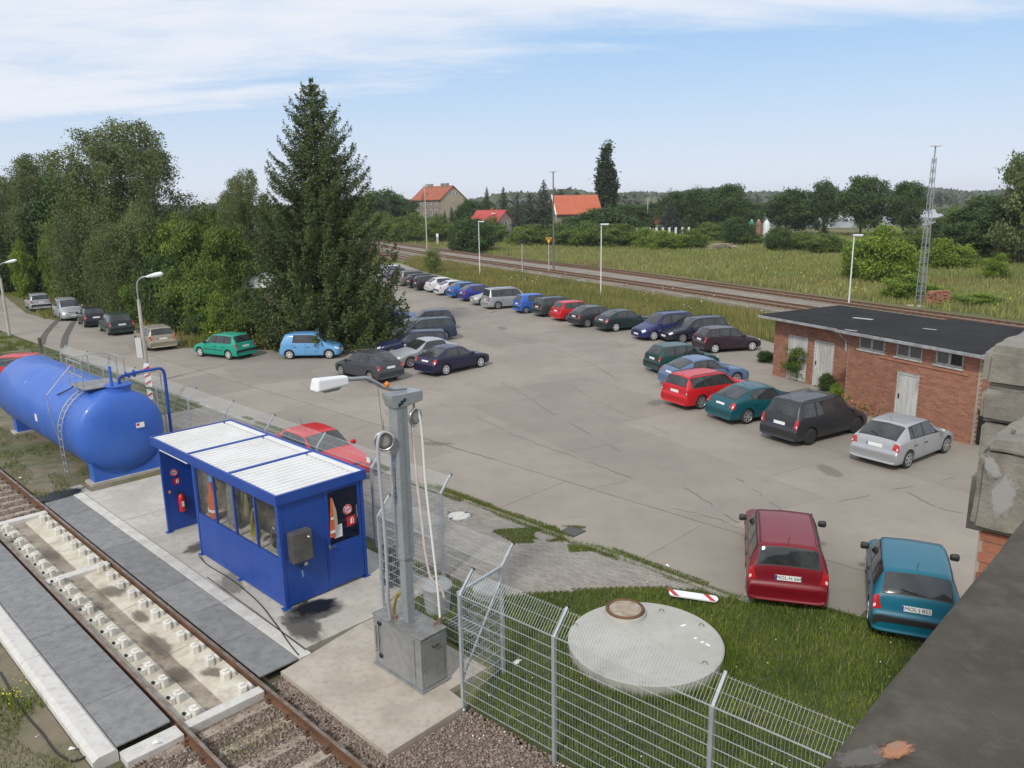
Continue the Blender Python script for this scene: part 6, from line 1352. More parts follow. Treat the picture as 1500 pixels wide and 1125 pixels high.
MB().extr([(-1.4, 0, topz(at(372, 58), 58, 424)), (1.3, 0, topz(at(372, 58), 58, 421)), (.9, 0, topz(at(372, 58), 58, 408)), (-.6, 0, topz(at(372, 58), 58, 412))], (0, 3, .3)).build('sheet', m_wpaint, wt)
MB().b2(-1.2, 1.1, .3, 2.6, 0, 2.2).build('hut_wall', m_plasg, wt)
wp_ = thing('timber_pile', 'pile of pale old boards lying in the meadow', 'timber pile', (at(1058, 138), 138, 0)); m_timb = M('pale_timber', (.42, .36, .30), .9, c2=(.30, .24, .19), sc=2, rand=.25)
for i in range(46): x0 = rnd.gauss(0, 1.5); MB().box((0, 0, 0), (rnd.uniform(1.5, 3.2), .25, .10)).build('board', m_timb, wp_, loc=(x0, rnd.gauss(0, .8), .1+max(0, .9-abs(x0)*.25)*rnd.random()), rz=rnd.uniform(-.6, .6))
wp2 = thing('timber_pile', 'single pale board lying in the meadow left of the timber pile', 'timber pile', (at(992, 145), 145, 0)); MB().box((0, 0, .25), (3.6, .5, .3)).build('board', m_timb, wp2)
# ================================================================ VEGETATION
def LM(name, c, c2, c3, tint=.45, trans=.28, sc=.5, sc3=.12, w3=.5):
    return M(name, c, .6, c2=c2, sc=sc, c3=c3, sc3=sc3, w3=w3, tint=tint, trans=trans, spec=.25, world=True, det=3)
l_dark = LM('leaf_dark', (0.056, 0.101, 0.027), (0.087, 0.140, 0.035), (0.075, 0.117, 0.043))
l_mid = LM('leaf_mid', (0.109, 0.170, 0.030), (0.156, 0.216, 0.037), (0.084, 0.141, 0.037))
l_bright = LM('leaf_bright', (0.164, 0.249, 0.030), (0.212, 0.286, 0.037), (0.135, 0.211, 0.030))
l_birch = LM('leaf_birch', (0.126, 0.163, 0.056), (0.166, 0.195, 0.068), (0.099, 0.134, 0.049))
l_spruce = LM('needle_spruce', (0.057, 0.088, 0.024), (0.094, 0.121, 0.033), (0.042, 0.068, 0.022), trans=.1, w3=.6, sc=.9)
l_blue = LM('needle_bluish', (0.067, 0.083, 0.067), (0.097, 0.106, 0.086), (0.058, 0.068, 0.052), trans=.1)
l_poplar = LM('leaf_poplar', (0.043, 0.068, 0.030), (0.067, 0.090, 0.039), (0.039, 0.060, 0.030))
m_bark = M('bark', (.10, .08, .06), .95, c2=(.06, .05, .04), sc=6); m_birchb = M('birch_bark', (.50, .49, .46), .8, c2=(.12, .11, .10), sc=4, mixlo=.5, mixhi=.62)
def unit(v): return v/np.maximum(np.linalg.norm(v, axis=-1, keepdims=True), 1e-6)
def leaves(c, n, s, asp=.55):
    N_ = len(c); r = unit(nrg.normal(size=(N_, 3))); t = unit(np.cross(n, r)); b = np.cross(n, t); s = s[:, None]
    return np.stack([c+t*s, c+b*s*asp, c-t*s, c-b*s*asp], 1)
def clumps(K, m_, cen, sig, size, up=.35, out=.5, tv=.5):
    c = np.repeat(cen, m_, 0); d = nrg.normal(size=c.shape)*np.asarray(sig); P_ = c+d
    n = unit(nrg.normal(size=c.shape)*.55+unit(d)*out+np.array([0, 0, up])); s = nrg.uniform(size*.6, size*1.2, len(c))
    t = np.repeat(nrg.uniform(-1, 1, len(cen))*tv, m_)+nrg.uniform(-1, 1, len(c))*(1-tv)
    return leaves(P_, n, s), t
def ell(K, rad, cz, rmin=.45, lump=.25, zmin=None, seed=0):
    d = unit(nrg.normal(size=(K, 3))); ph = nrg.uniform(0, 6.28, 6)
    l = 1+lump*(np.sin(3*d[:, 0]+ph[0])*np.sin(3*d[:, 1]+ph[1])+.6*np.sin(5*d[:, 2]+ph[2]+4*d[:, 0])); r = (rmin+(1-rmin)*nrg.uniform(0, 1, K)**.6)*l
    p = d*r[:, None]*np.array(rad)+np.array([0, 0, cz])
    if zmin is not None: p[:, 2] = np.maximum(p[:, 2], zmin+nrg.uniform(0, .4, K))
    return p
def limbs(pts_to, h0, r0, nm, n=14, base=0.0, mat_r=None, bend=.15):
    mb = MB(); mb.tube([(0, 0, -.3), (.05, 0, h0*.5), (0, .05, h0), (.05, 0, h0*1.45)], [r0*1.2, r0*.9, r0*.7, r0*.3], 8)
    for k in range(n):
        p = Vector(pts_to[int(k*len(pts_to)/n)]); z0 = h0*(.6+.6*k/n); s_ = Vector((0, 0, min(z0, p.z*.9))); mid = (s_+p)/2+Vector((rnd.uniform(-.3, .3), rnd.uniform(-.3, .3), -.2)); mb.tube([s_, mid, p], [r0*.35, r0*.2, r0*.06], 5)
    return mb.mesh('trunk', 60)
TP = {}
def proto(key, V, t, leafm, trunk=None, bark=None):
    me = soup('crown', V, t, leafm, meshonly=True); TP[key] = (me, trunk, bark)
    if trunk: trunk.materials.append(bark or m_bark)
def deco(key, K, m_, rad, cz, leaf, mat, h0, r0, sig=(.5, .5, .35), rmin=.5, lump=.25, zmin=None, bark=None, extra=None):
    c = ell(K, rad, cz, rmin, lump, zmin); V, t = clumps(K, m_, c, sig, leaf)
    if extra is not None: V2, t2 = extra; V = np.concatenate([V, V2]); t = np.concatenate([t, t2])
    proto(key, V, t, mat, limbs(c.tolist(), h0, r0, key), bark)
deco('round_a', 170, 110, (3.7, 3.7, 3.7), 5.9, .20, l_dark, 2.6, .22)
deco('round_b', 190, 100, (3.3, 3.6, 4.1), 5.6, .20, l_dark, 2.4, .22, lump=.38)
deco('tree_mid', 200, 110, (3.8, 3.6, 4.4), 5.2, .20, l_mid, 2.0, .20, lump=.4, rmin=.4)
deco('bush_mid', 120, 120, (2.4, 2.3, 2.1), 1.9, .13, l_mid, .8, .10, sig=(.35, .35, .25), zmin=.1, lump=.35)
deco('bush_dark', 120, 120, (2.4, 2.4, 2.3), 2.0, .14, l_dark, .8, .10, sig=(.35, .35, .28), zmin=.1)
deco('bush_bright', 110, 120, (2.5, 2.3, 2.2), 1.9, .15, l_bright, .8, .10, sig=(.38, .38, .25), zmin=.1, lump=.35)
deco('small_tree', 60, 90, (1.0, 1.0, 1.7), 2.2, .09, LM('leaf_young', (0.154, 0.211, 0.052), (0.193, 0.241, 0.060), (0.115, 0.166, 0.045)), .8, .04, sig=(.22, .22, .3), bark=m_birchb)
deco('poplar', 260, 70, (1.35, 1.35, 8.2), 8.6, .26, l_poplar, 5, .22, sig=(.35, .35, .6), lump=.18, rmin=.3, zmin=.6)
# drooping birch: clumps drawn out downward like hanging strands
def birch(key, K, m_, rad, cz, h0, mat, sz=.95, leaf=.13, low=None):
    c = ell(K, rad, cz, .35, .30, low); c[:, 2] = np.minimum(c[:, 2], cz+rad[2]*(.96-.5*(np.hypot(c[:, 0], c[:, 1])/rad[0])**2)+nrg.uniform(-.3, .1, K)); cc = np.repeat(c, m_, 0); n_ = len(cc); z = nrg.exponential(sz, n_); k = np.repeat(nrg.normal(size=(K, 2))*.1, m_, 0)
    P_ = cc+np.stack([nrg.normal(size=n_)*.28+k[:, 0]*z, nrg.normal(size=n_)*.28+k[:, 1]*z, -z+.3+nrg.normal(size=n_)*.1], 1); P_[:, 2] = np.maximum(P_[:, 2], .15)
    nn = unit(nrg.normal(size=(n_, 3))*.8+np.array([0, 0, .25])+unit(cc*np.array([1, 1, 0]))*.3); V = leaves(P_, nn, nrg.uniform(leaf*.6, leaf*1.3, n_), .5); t = np.repeat(nrg.uniform(-1, 1, K)*.5, m_)+nrg.uniform(-.5, .5, n_)
    proto(key, V, t, mat, limbs(c.tolist(), h0, .19, key, 26), m_birchb)
birch('birch', 190, 280, (3.4, 3.4, 4.5), 8.2, 5.0, l_birch, leaf=.085, sz=.75)
birch('weeping', 320, 140, (3.0, 3.0, 4.2), 5.6, 4.0, l_birch, sz=1.5, low=1.5, leaf=.09)
# spruce: whorls of drooping branches with hanging sprays
def spruce(key, H, R0, nwh, mat, leaf, per=46, nb=13, droop=.24, base=.5, pw=.8):
    Vs, ts = [], []; mb = MB(); mb.tube([(0, 0, -.3), (0, 0, H*.5), (0, 0, H)], [.30*H/17, .17*H/17, .02], 8)
    for i in range(nwh):
        f = i/(nwh-1); z = base+(H-base)*f**.92; Rr = R0*(1-f)**pw+.14
        n_b = int(nb*(1-f*.55))
        for k in range(n_b):
            a = k*2*math.pi/n_b+i*2.4+rnd.uniform(-.25, .25); L_ = Rr*rnd.choice((rnd.uniform(.62, .9), rnd.uniform(.9, 1.16))); m_ = max(10, int(per*L_/R0*1.5)+8)
            s = nrg.uniform(.08, 1, m_)**.75; up = nrg.normal(size=m_)*.04; wid = (.05+.14*L_*(1-s)**.8*np.minimum(1, s*3))
            lat = nrg.normal(size=m_)*wid; zz = z+L_*(-droop*np.sin(s*2.6)*1.0+.26*s**3)+up-np.abs(nrg.normal(size=m_))*.10*(1+L_*.35)
            x = s*L_*math.cos(a)-lat*math.sin(a); y = s*L_*math.sin(a)+lat*math.cos(a); P_ = np.stack([x, y, zz], 1)
            n = unit(nrg.normal(size=(m_, 3))*.5+np.array([.35*math.cos(a), .35*math.sin(a), .75])); V = leaves(P_, n, nrg.uniform(leaf*.6, leaf*1.4, m_)*(1-.3*f), .34); Vs.append(V)
            ts.append(np.full(m_, rnd.uniform(-.45, .45))+nrg.uniform(-.35, .35, m_))
            if k % 2 == 0 and L_ > .5: mb.tube([(0, 0, z), (.55*L_*math.cos(a), .55*L_*math.sin(a), z-droop*L_*.8), (.9*L_*math.cos(a), .9*L_*math.sin(a), z-droop*L_*.5)], [.04, .025, .008], 4)
    me = mb.mesh('trunk', 60); proto(key, np.concatenate(Vs), np.concatenate(ts), mat, me, m_bark)
spruce('big_spruce', 17.0, 5.9, 44, l_spruce, .125, per=330, nb=17, pw=.62)
spruce('spruce', 10.0, 2.3, 26, l_dark, .20, per=34, nb=11)
spruce('blue_spruce', 10.0, 2.6, 26, l_blue, .20, per=34, nb=11)
PTOP = {k: float(np.array([v.co.z for v in TP[k][0].vertices]).max() if len(TP[k][0].vertices) < 10 else 0) for k in TP}
def mext(me):
    a = np.empty(len(me.vertices)*3, np.float32); me.vertices.foreach_get('co', a); a = a.reshape(-1, 3); return np.percentile(a[:, 2], 99.7), np.percentile(np.abs(a[:, 0]), 97)
EXT = {k: mext(TP[k][0]) for k in TP}
def tree(key, px, D, top, hw, label, group=None, name='tree', cat='tree', base=0.0, cmat=None):
    x = at(px, D, 4); h = topz(x, D, top)-base; ez, ex = EXT[key]; sz = h/ez; sx = hw*D/FPX/ex
    t = thing(name, label, cat, (x, D, base), rnd.uniform(0, 6.28), group)
    c = link(TP[key][0], 'crown', t, sc=(sx, sx, sz))
    if cmat: c.material_slots[0].link = 'OBJECT'; c.material_slots[0].material = cmat
    if TP[key][1]: link(TP[key][1], 'trunk', t, sc=(min(sx, sz),)*2+(sz,))
    return t
g = G(478, 506); hb_ = topz(g.x, g.y, 112); t = thing('spruce_tree', 'tall dark spruce reaching to the ground in the middle left', 'spruce tree', (g.x, g.y+.8, 0)); s_ = hb_/17.0
link(TP['big_spruce'][0], 'crown', t, sc=(s_*.93, s_*.93, s_*1.0)); link(TP['big_spruce'][1], 'trunk', t, sc=s_)
# left wood, behind the access road
GL = 'trees in the left wood'
L_ = [('birch', 192, 74, 178, 66, 'tallest birch with white limbs and drooping crown'), ('birch', 66, 86, 230, 48, 'broad grey green birch left of the tallest birch'), ('birch', 8, 90, 262, 34, 'birch crown cut by the left edge of the picture'),
 ('birch', 362, 60, 252, 30, 'slender sparse birch peeping out left of the spruce'), ('weeping', 135, 70, 272, 46, 'weeping birch directly left of the tallest birch'), ('weeping', 168, 64, 330, 36, 'weeping birch with strands hanging to the grass'), ('weeping', 205, 66, 300, 42, 'weeping birch in front of the tallest birch trunk'),
 ('tree_mid', 240, 66, 318, 40, 'broad leafy tree below the right side of the tallest birch'), ('tree_mid', 292, 62, 322, 40, 'leafy tree midway between tallest birch and spruce'), ('tree_mid', 335, 58, 330, 36, 'leafy tree just left of the spruce'), ('tree_mid', 265, 80, 308, 44, 'tree behind the leafy trees midway to the spruce'), ('tree_mid', 330, 85, 302, 46, 'farther tree seen over the ones left of the spruce'),
 ('spruce', 52, 82, 318, 20, 'dark conifer inside the left wood behind the farthest car'), ('round_b', 100, 84, 262, 36, 'dark round tree between the two left birches'), ('round_a', 30, 92, 300, 36, 'dark tree low at the left end of the wood'), ('round_a', -30, 95, 270, 40, 'dark tree just outside the left edge'),
 ('bush_bright', 30, 80, 355, 14, 'narrow bright green young tree near the left edge'), ('bush_bright', 76, 78, 328, 14, 'narrow bright green young tree left of the weeping birches'), ('weeping', 110, 76, 310, 30, 'grey green weeping birch behind the two silver cars'), ('round_b', 405, 75, 300, 40, 'tree standing behind the left side of the spruce'), ('tree_mid', 440, 90, 310, 50, 'tree standing behind the spruce')]
for k, px, D, tp, hw, lb in L_: tree(k, px, D, tp, hw, lb, GL, 'birch_tree' if k in ('birch', 'weeping') else 'leafy_tree' if k != 'spruce' else 'conifer_tree')
GB = 'bushes along the access road'
B_ = [('bush_mid', 205, 61, 400, 26, 'green bush behind the beige estate car'), ('bush_dark', 232, 58, 372, 30, 'dark bush right behind the street lamp'), ('bush_mid', 262, 56, 392, 30, 'green bush right of the street lamp head'), ('bush_mid', 300, 53.5, 385, 32, 'large green bush behind the turquoise hatchback'),
 ('bush_bright', 318, 51.5, 430, 26, 'lighter green bush above the turquoise hatchback roof'), ('bush_mid', 345, 50.5, 425, 26, 'bush at the left skirt of the spruce'), ('bush_dark', 290, 52, 455, 20, 'low dark bush left of the turquoise hatchback'), ('bush_dark', 245, 55, 440, 22, 'low dark bush right of the beige estate car'), ('bush_bright', 258, 61, 360, 26, 'tall light green bush behind the dark ones'),
 ('bush_mid', 320, 57, 360, 30, 'tall green bush between wood and spruce'), ('bush_mid', 178, 66, 410, 22, 'bush behind the dark green estate car'), ('bush_dark', 150, 69, 405, 22, 'shadowy bush under the weeping birches'), ('bush_mid', 120, 72, 415, 20, 'bush behind the silver people carrier'), ('bush_dark', 90, 82, 395, 24, 'dark bush at the back of the small clearing'), ('bush_dark', 30, 86, 398, 34, 'dark bush at the far end of the access road'), ('bush_dark', -12, 84, 380, 26, 'dark bush at the left edge'), ('bush_dark', 365, 51, 440, 24, 'dark bush under the white tarpaulin')]
for k, px, D, tp, hw, lb in B_: tree(k, px, D, tp, hw, lb, GB, 'bush', 'bush')
# far trees
FT = [('round_b', 1022, 200, 277, 19, 'dark round tree left of the pair beside the shed'), ('round_a', 1063, 190, 271, 28, 'dark round tree beside the white annex'), ('round_b', 1152, 185, 278, 29, 'wide dark round tree left of the tall open one'), ('round_b', 1208, 183, 266, 18, 'taller open crowned tree second of the four on the right'),
 ('round_a', 1262, 172, 259, 29, 'largest round tree with a clear trunk in front of greenhouses'), ('round_a', 1324, 168, 267, 25, 'rightmost of the four round trees beside the lattice mast'), ('round_b', 984, 205, 281, 20, 'loose crowned tree above the bluish spruce'), ('poplar', 888, 195, 212, 13.5, 'tall narrow poplar beside the orange red roof'),
 ('round_a', 548, 215, 284, 22, 'dark tree just right of the big spruce'), ('round_b', 572, 225, 279, 24, 'dark tree left of the large house'), ('round_a', 596, 235, 292, 16, 'tree touching the left end of the large house'), ('round_a', 525, 215, 290, 26, 'dark tree half behind the big spruce'),
 ('round_a', 845, 168, 318, 30, 'dark tree in front of the orange red roof'), ('round_b', 885, 160, 305, 34, 'dark foliage around the foot of the poplar'), ('round_a', 925, 190, 300, 26, 'dim tree between poplar and pale pole'), ('round_a', 955, 215, 298, 24, 'dim tree behind the pale pole'),
 ('round_a', 1090, 225, 296, 26, 'dull tree behind the three round tanks'), ('round_b', 770, 205, 300, 24, 'dark tree behind the middle spruces'), ('round_a', 700, 230, 300, 24, 'grey green tree between the two houses'), ('round_b', 683, 200, 294, 16, 'grey green tree at the right gable of the large house')]
for k, px, D, tp, hw, lb in FT: tree(k, px, D, tp, hw, lb, 'trees beyond the meadow', 'poplar_tree' if k == 'poplar' else 'leafy_tree')
FS = [('spruce', 714, 225, 275, 9, 'slim dark spruce, left one of the two behind the small red roofed house'), ('spruce', 738, 225, 275, 12, 'fuller dark spruce, right one behind the small red roofed house'), ('blue_spruce', 797, 180, 265, 18, 'tallest bluish spruce beside the dark light mast'), ('blue_spruce', 776, 178, 284, 15, 'bluish spruce left of the tallest one'),
 ('blue_spruce', 758, 182, 292, 13, 'lower bluish spruce right of the small house'), ('spruce', 822, 186, 278, 14, 'dark spruce at the left end of the orange red roof'), ('blue_spruce', 982, 168, 296, 20, 'bluish spruce left of the red brown shed'), ('spruce', 662, 190, 304, 8, 'small pointed conifer in front of the large house gable'), ('spruce', 652, 190, 309, 7, 'smallest pointed conifer in front of the large house'), ('spruce', 640, 188, 312, 8, 'pointed conifer below the large house corner'), ('spruce', 812, 176, 292, 13, 'dark spruce just right of the light mast')]
for k, px, D, tp, hw, lb in FS: tree(k, px, D, tp, hw, lb, 'spruces beyond the meadow', 'spruce_tree', 'spruce tree')
FB = [('bush_dark', 697, 142, 320, 31, 'big dark round bush in the meadow behind the nearest white lamp'), ('bush_dark', 672, 150, 330, 16, 'smaller dark bush leaning on the big round one'), ('bush_mid', 610, 185, 313, 26, 'green hedge bush below the large house'), ('bush_mid', 585, 190, 318, 22, 'green hedge bush beside the grey shed'), ('bush_mid', 640, 180, 316, 22, 'green hedge bush under the pointed conifers'), ('bush_mid', 560, 195, 312, 22, 'green bush at the left end of the hedge'),
 ('bush_mid', 720, 172, 318, 18, 'bush in front of the small red roofed house'), ('bush_mid', 780, 160, 329, 26, 'bright green shrub under the bluish spruces'), ('bush_bright', 765, 165, 333, 20, 'light green shrub left of the yellow triangle sign'), ('bush_mid', 822, 158, 327, 28, 'green shrub right of the yellow triangle sign'), ('bush_mid', 862, 152, 325, 30, 'green shrub under the orange red roof'), ('bush_mid', 905, 150, 328, 30, 'green shrub behind the middle white lamp'), ('bush_bright', 948, 146, 334, 22, 'light shrub below the pale pole'), ('bush_bright', 975, 138, 338, 24, 'light shrub below the bluish spruce'), ('bush_mid', 1010, 140, 336, 24, 'green shrub left of the timber pile'),
 ('bush_mid', 1045, 165, 326, 30, 'dark clipped hedge in front of the white annex'), ('bush_dark', 1080, 150, 318, 22, 'dark shrub under the round tree beside the annex'), ('bush_dark', 1139, 128, 334, 17, 'small dark round bush in the meadow'), ('bush_mid', 1175, 130, 340, 26, 'shrub right of the small dark round bush'), ('bush_mid', 1215, 122, 343, 26, 'shrub in the middle of the right hand hedge'), ('bush_mid', 1100, 150, 341, 22, 'shrub right of the timber pile'),
 ('bush_bright', 1292, 80, 332, 36, 'large bright green bush between white lamp and lattice mast'), ('bush_bright', 1262, 84, 352, 24, 'bright green bush behind the white lamp'), ('bush_bright', 1328, 84, 358, 20, 'bright bush touching the lattice mast'), ('bush_bright', 1390, 92, 350, 28, 'single light green bush right of the lattice mast'), ('bush_mid', 1340, 120, 335, 24, 'green bush behind the lattice mast'), ('bush_bright', 1330, 66, 402, 26, 'low bright bush at the foot of the lattice mast'), ('bush_bright', 1372, 66, 418, 22, 'low bright bush behind the brick stack'), ('bush_bright', 1465, 80, 372, 16, 'small light bush at the right edge'), ('bush_mid', 1425, 96, 372, 22, 'small green bush below the dark wood on the right'), ('bush_bright', 1440, 62, 430, 30, 'low bush above the outbuilding roof')]
for k, px, D, tp, hw, lb in FB: tree(k, px, D, tp, hw, lb, 'bushes in and around the meadow', 'bush', 'bush')
FR = [('tree_mid', 1410, 118, 302, 28, 'dark tree of the right hand wood beside the lattice mast'), ('round_b', 1445, 112, 288, 34, 'dark rounded tree in the right hand wood'), ('tree_mid', 1512, 96, 222, 44, 'huge grey green willow at the right edge'), ('round_a', 1478, 104, 300, 40, 'dark tree under the willow'), ('round_b', 1530, 100, 260, 50, 'dark tree beyond the right edge'), ('round_b', 1388, 128, 318, 18, 'low dark tree behind the lattice mast'), ('round_a', 1420, 104, 325, 36, 'low dark tree behind the single light bush')]
for k, px, D, tp, hw, lb in FR: tree(k, px, D, tp, hw, lb, 'trees of the right hand wood', 'leafy_tree', cmat=l_birch if 'willow at' in lb else None)
tree('small_tree', 632, 99, 362, 12.5, 'young bushy birch at the edge of the car park behind the far row', None, 'birch_tree')
# plants at the brick outbuilding
for k, px, py, top, hw, lb in (('tree_mid', 1180, 555, 505, 27, 'overgrown bush in front of the outbuilding white doors'), ('bush_dark', 1128, 530, 514, 12, 'low dark bush at the far corner of the outbuilding'), ('bush_dark', 1222, 572, 548, 14, 'dark weeds at the step in the brick wall'), ('bush_bright', 1236, 588, 562, 11, 'light green weeds beside the dark grey people carrier')):
    g = G(px, py); tree(k, px, g.y, top, hw, lb, 'weeds at the outbuilding', 'bush', 'bush')
# distant forest line (one mass)
n_ = 34000; ph = nrg.uniform(-.85, .85, n_); Dd = nrg.uniform(520, 1300, n_); X_ = np.tan(ph)*Dd; hh = 9+3.5*np.sin(ph*9+1)+2.2*np.sin(ph*31)+1.6*np.sin(ph*77+2)+(Dd-520)/780*9*(1+.35*np.sin(ph*5)); zz = hh*nrg.uniform(0, 1, n_)**.6
c = np.stack([X_, Dd, zz], 1); V = leaves(c, unit(nrg.normal(size=(n_, 3))+np.array([0, -.6, .6])), nrg.uniform(2.2, 4.6, n_), .7); soup('distant_forest', V, nrg.uniform(-1, 1, n_), LM('leaf_far', (0.080, 0.100, 0.062), (0.116, 0.127, 0.072), (0.070, 0.091, 0.062), sc=.01, sc3=.02, trans=.1), kind='stuff')
n_ = 16000; ph = nrg.uniform(-.62, .62, n_); Dd = nrg.uniform(255, 420, n_); X_ = np.tan(ph)*Dd; hh = np.clip(2.5+2*np.sin(ph*23+.5)+1.5*np.sin(ph*57), 1, 5); zz = hh*nrg.uniform(0, 1, n_)**.7
c = np.stack([X_, Dd, zz], 1); V = leaves(c, unit(nrg.normal(size=(n_, 3))+np.array([0, -.6, .6])), nrg.uniform(.9, 1.9, n_), .7); soup('distant_shrubs', V, nrg.uniform(-1, 1, n_), LM('leaf_far2', (0.058, 0.090, 0.033), (0.097, 0.128, 0.045), (0.058, 0.076, 0.045), sc=.03, sc3=.05, trans=.1), kind='stuff')
# ---------------------------------------------------------------- grasses
def grass(name, poly, dens, h0, h1, wd, mat, z0=0.0, lean=.35, holes=(), clump=0.0, curve=True):
    P_ = np.array(poly); lo, hi = P_.min(0), P_.max(0); n = int((hi[0]-lo[0])*(hi[1]-lo[1])*dens)
    X_ = nrg.uniform(lo[0], hi[0], n); Y_ = nrg.uniform(lo[1], hi[1], n); ok = inside(poly, X_, Y_)
    if clump: ok &= (np.sin(X_*2.1+1.3*np.sin(Y_*1.7))+np.sin(Y_*2.6+1.1*np.sin(X_*1.9))+.8*np.sin(X_*5.3+Y_*4.1)) > clump
    for hx, hy, hr in holes: ok &= np.hypot(X_-hx, Y_-hy) > hr
    X_, Y_ = X_[ok], Y_[ok]; n = len(X_); h = nrg.uniform(h0, h1, n)*(.75+.25*np.sin(X_*.9)*np.sin(Y_*.8)); a = nrg.uniform(0, 6.28, n); w_ = wd*nrg.uniform(.6, 1.3, n)
    dx, dy = np.cos(a)*w_/2, np.sin(a)*w_/2; b = nrg.uniform(0, 6.28, n); l = h*lean*nrg.uniform(0, 1, n)
    B_ = np.stack([X_, Y_, np.full(n, z0)], 1); d = np.stack([dx, dy, np.zeros(n)], 1); tip = B_+np.stack([np.cos(b)*l, np.sin(b)*l, h], 1)
    o = soup(name, np.stack([B_-d, B_+d, tip], 1), nrg.uniform(-1, 1, n), mat, kind='stuff'); return o
def yp(l): return [tuple(TB(b, a)[:2]) for b, a in l]
g_lawn = LM('grass_lawn', (0.136, 0.193, 0.026), (0.203, 0.248, 0.036), (0.081, 0.138, 0.023), sc=.9, sc3=.5, tint=.6, w3=.8)
g_mead = M('grass_meadow', (.21, .25, .065), .8, c2=(.29, .30, .10), sc=.05, c3=(.34, .24, .12), sc3=.045, w3=.5, tint=.4, trans=.3, world=True, stretch=(.5, 1.6, 1))
g_verge = LM('grass_verge', (0.184, 0.203, 0.052), (0.290, 0.241, 0.083), (0.115, 0.166, 0.037), sc=.25, sc3=.5, tint=.45)
g_mottled = LM('grass_mottled', (0.115, 0.166, 0.030), (0.173, 0.196, 0.045), (0.193, 0.150, 0.060), sc=.6, sc3=1.4, tint=.5)  # green grass mottled with brown
m_lsoil = M('lawn_soil', (.045, .065, .018), 1, c2=(.07, .075, .03), sc=1.5, world=True)
LAWN = yp([(8.02, 9.0), (9.15, 9.45), (9.15, 12.85), (10.95, 12.85), (11.0, 11.45), (12.5, 10.25), (13.3, 9.6), (14.36, 8.25), (14.95, 6.95), (15.45, 5.85), (15.6, 4.9), (15.0, 2.7), (14.2, .3), (8.3, .3)])
flat('lawn_soil', LAWN, -.3, -.035, m_lsoil, yard=False)
hol = [(2.49, 13.62, 1.47), (-.62, 16.0, .34), (TB(9.9, 13.3).x, TB(9.9, 13.3).y, .5)]
grass('lawn_grass', LAWN, 1700, .05, .13, .014, g_lawn, -.035, .5, hol); grass('lawn_grass', LAWN, 40, .18, .34, .012, g_lawn, -.035, .6, hol, clump=.6)
grass('disc_edge_grass', [(2.49+1.72*math.cos(a), 13.62+1.72*math.sin(a)) for a in np.linspace(0, 6.2, 30)], 1600, .16, .36, .014, g_lawn, -.035, .45, [(2.49, 13.62, 1.5)]); grass('lawn_edge_grass', yp([(11.3, 11.1), (12.6, 10.0), (13.3, 9.4), (14.3, 8.1), (14.5, 8.5), (13.4, 9.8), (12.7, 10.4)]), 500, .05, .16, .014, g_lawn, -.05, .5, clump=-.3)
grass('grass_fringe', yp([(6.7, 3), (8.0, 3), (8.0, 9.0), (7.6, 9.0), (7.0, 6)]), 700, .04, .16, .013, g_mottled, -.2, .5, clump=.1)
grass('track_grass', yp([(4.4, 8.4), (5.7, 8.4), (5.7, 9.6), (4.4, 9.6)]), 700, .06, .18, .012, g_lawn, -.17, .4, clump=.2); grass('track_grass', yp([(4.45, 10.9), (5.6, 10.9), (5.6, 11.5), (4.45, 11.5)]), 500, .05, .14, .012, g_lawn, -.17, .4, clump=.0)
grass('bank_grass', yp([(-3, 6), (2.7, 6), (2.85, 30), (-3, 30)]), 700, .04, .16, .016, g_mottled, -.1, .5, clump=.35)
grass('kerbside_weeds', yp([(2.45, 12.6), (2.9, 12.6), (2.9, 26), (2.3, 26)]), 500, .08, .3, .016, g_lawn, -.1, .5, clump=.9)
grass('tank_grass', yp([(5.95, 25.8), (7.4, 25.8), (7.4, 27), (10.6, 27), (10.6, 46), (6.1, 46)]), 260, .05, .22, .018, g_mottled, -.09, .5, clump=.1)
RV = yp([(10.95, 33.2), (14.35, 33.2), (14.42, 68), (12, 80), (2, 80), (2, 62), (6.2, 47), (10.9, 47)])
flat('verge_soil', RV, -.3, -.04, M('verge_soil', (.09, .105, .035), 1, c2=(.13, .12, .05), sc=.7, world=True), yard=False)
grass('verge_grass', RV, 220, .06, .28, .03, g_mottled, -.04, .5, clump=-.4)
grass('fence_grass', yp([(10.85, 13), (11.15, 13), (11.15, 33), (10.85, 33)]), 300, .04, .14, .014, g_lawn, -.06, .5, clump=.5)
# weeds along the kerb with the wide patch near the gully
grass('kerb_weeds', yp([(14.22, 8.2), (14.75, 8.2), (14.75, 30), (14.25, 30)]), 3200, .03, .12, .012, g_mottled, -.01, .6, clump=-.5); grass('kerb_weeds', yp([(14.35, 7.4), (14.62, 7.4), (14.62, 18), (14.35, 18)]), 2500, .03, .13, .012, g_lawn, -.01, .6, clump=-1.6)
mp_ = G(795, 783); pc_ = [(mp_.x+1.25*math.cos(a)*(1+.2*math.sin(3*a)), mp_.y+.62*math.sin(a)*(1+.25*math.sin(2*a+1))) for a in np.linspace(0, 6.2, 22)]
grass('kerb_weeds', pc_, 5000, .02, .09, .014, g_mottled, 0, .6, clump=-.2, holes=[(mp_.x+.1, mp_.y-.05, .33)]); mp2 = G(845, 800); grass('kerb_weeds', [(mp2.x+.7*math.cos(a), mp2.y+.35*math.sin(a)) for a in np.linspace(0, 6.2, 16)], 4000, .02, .09, .014, g_lawn, 0, .6, clump=.1)
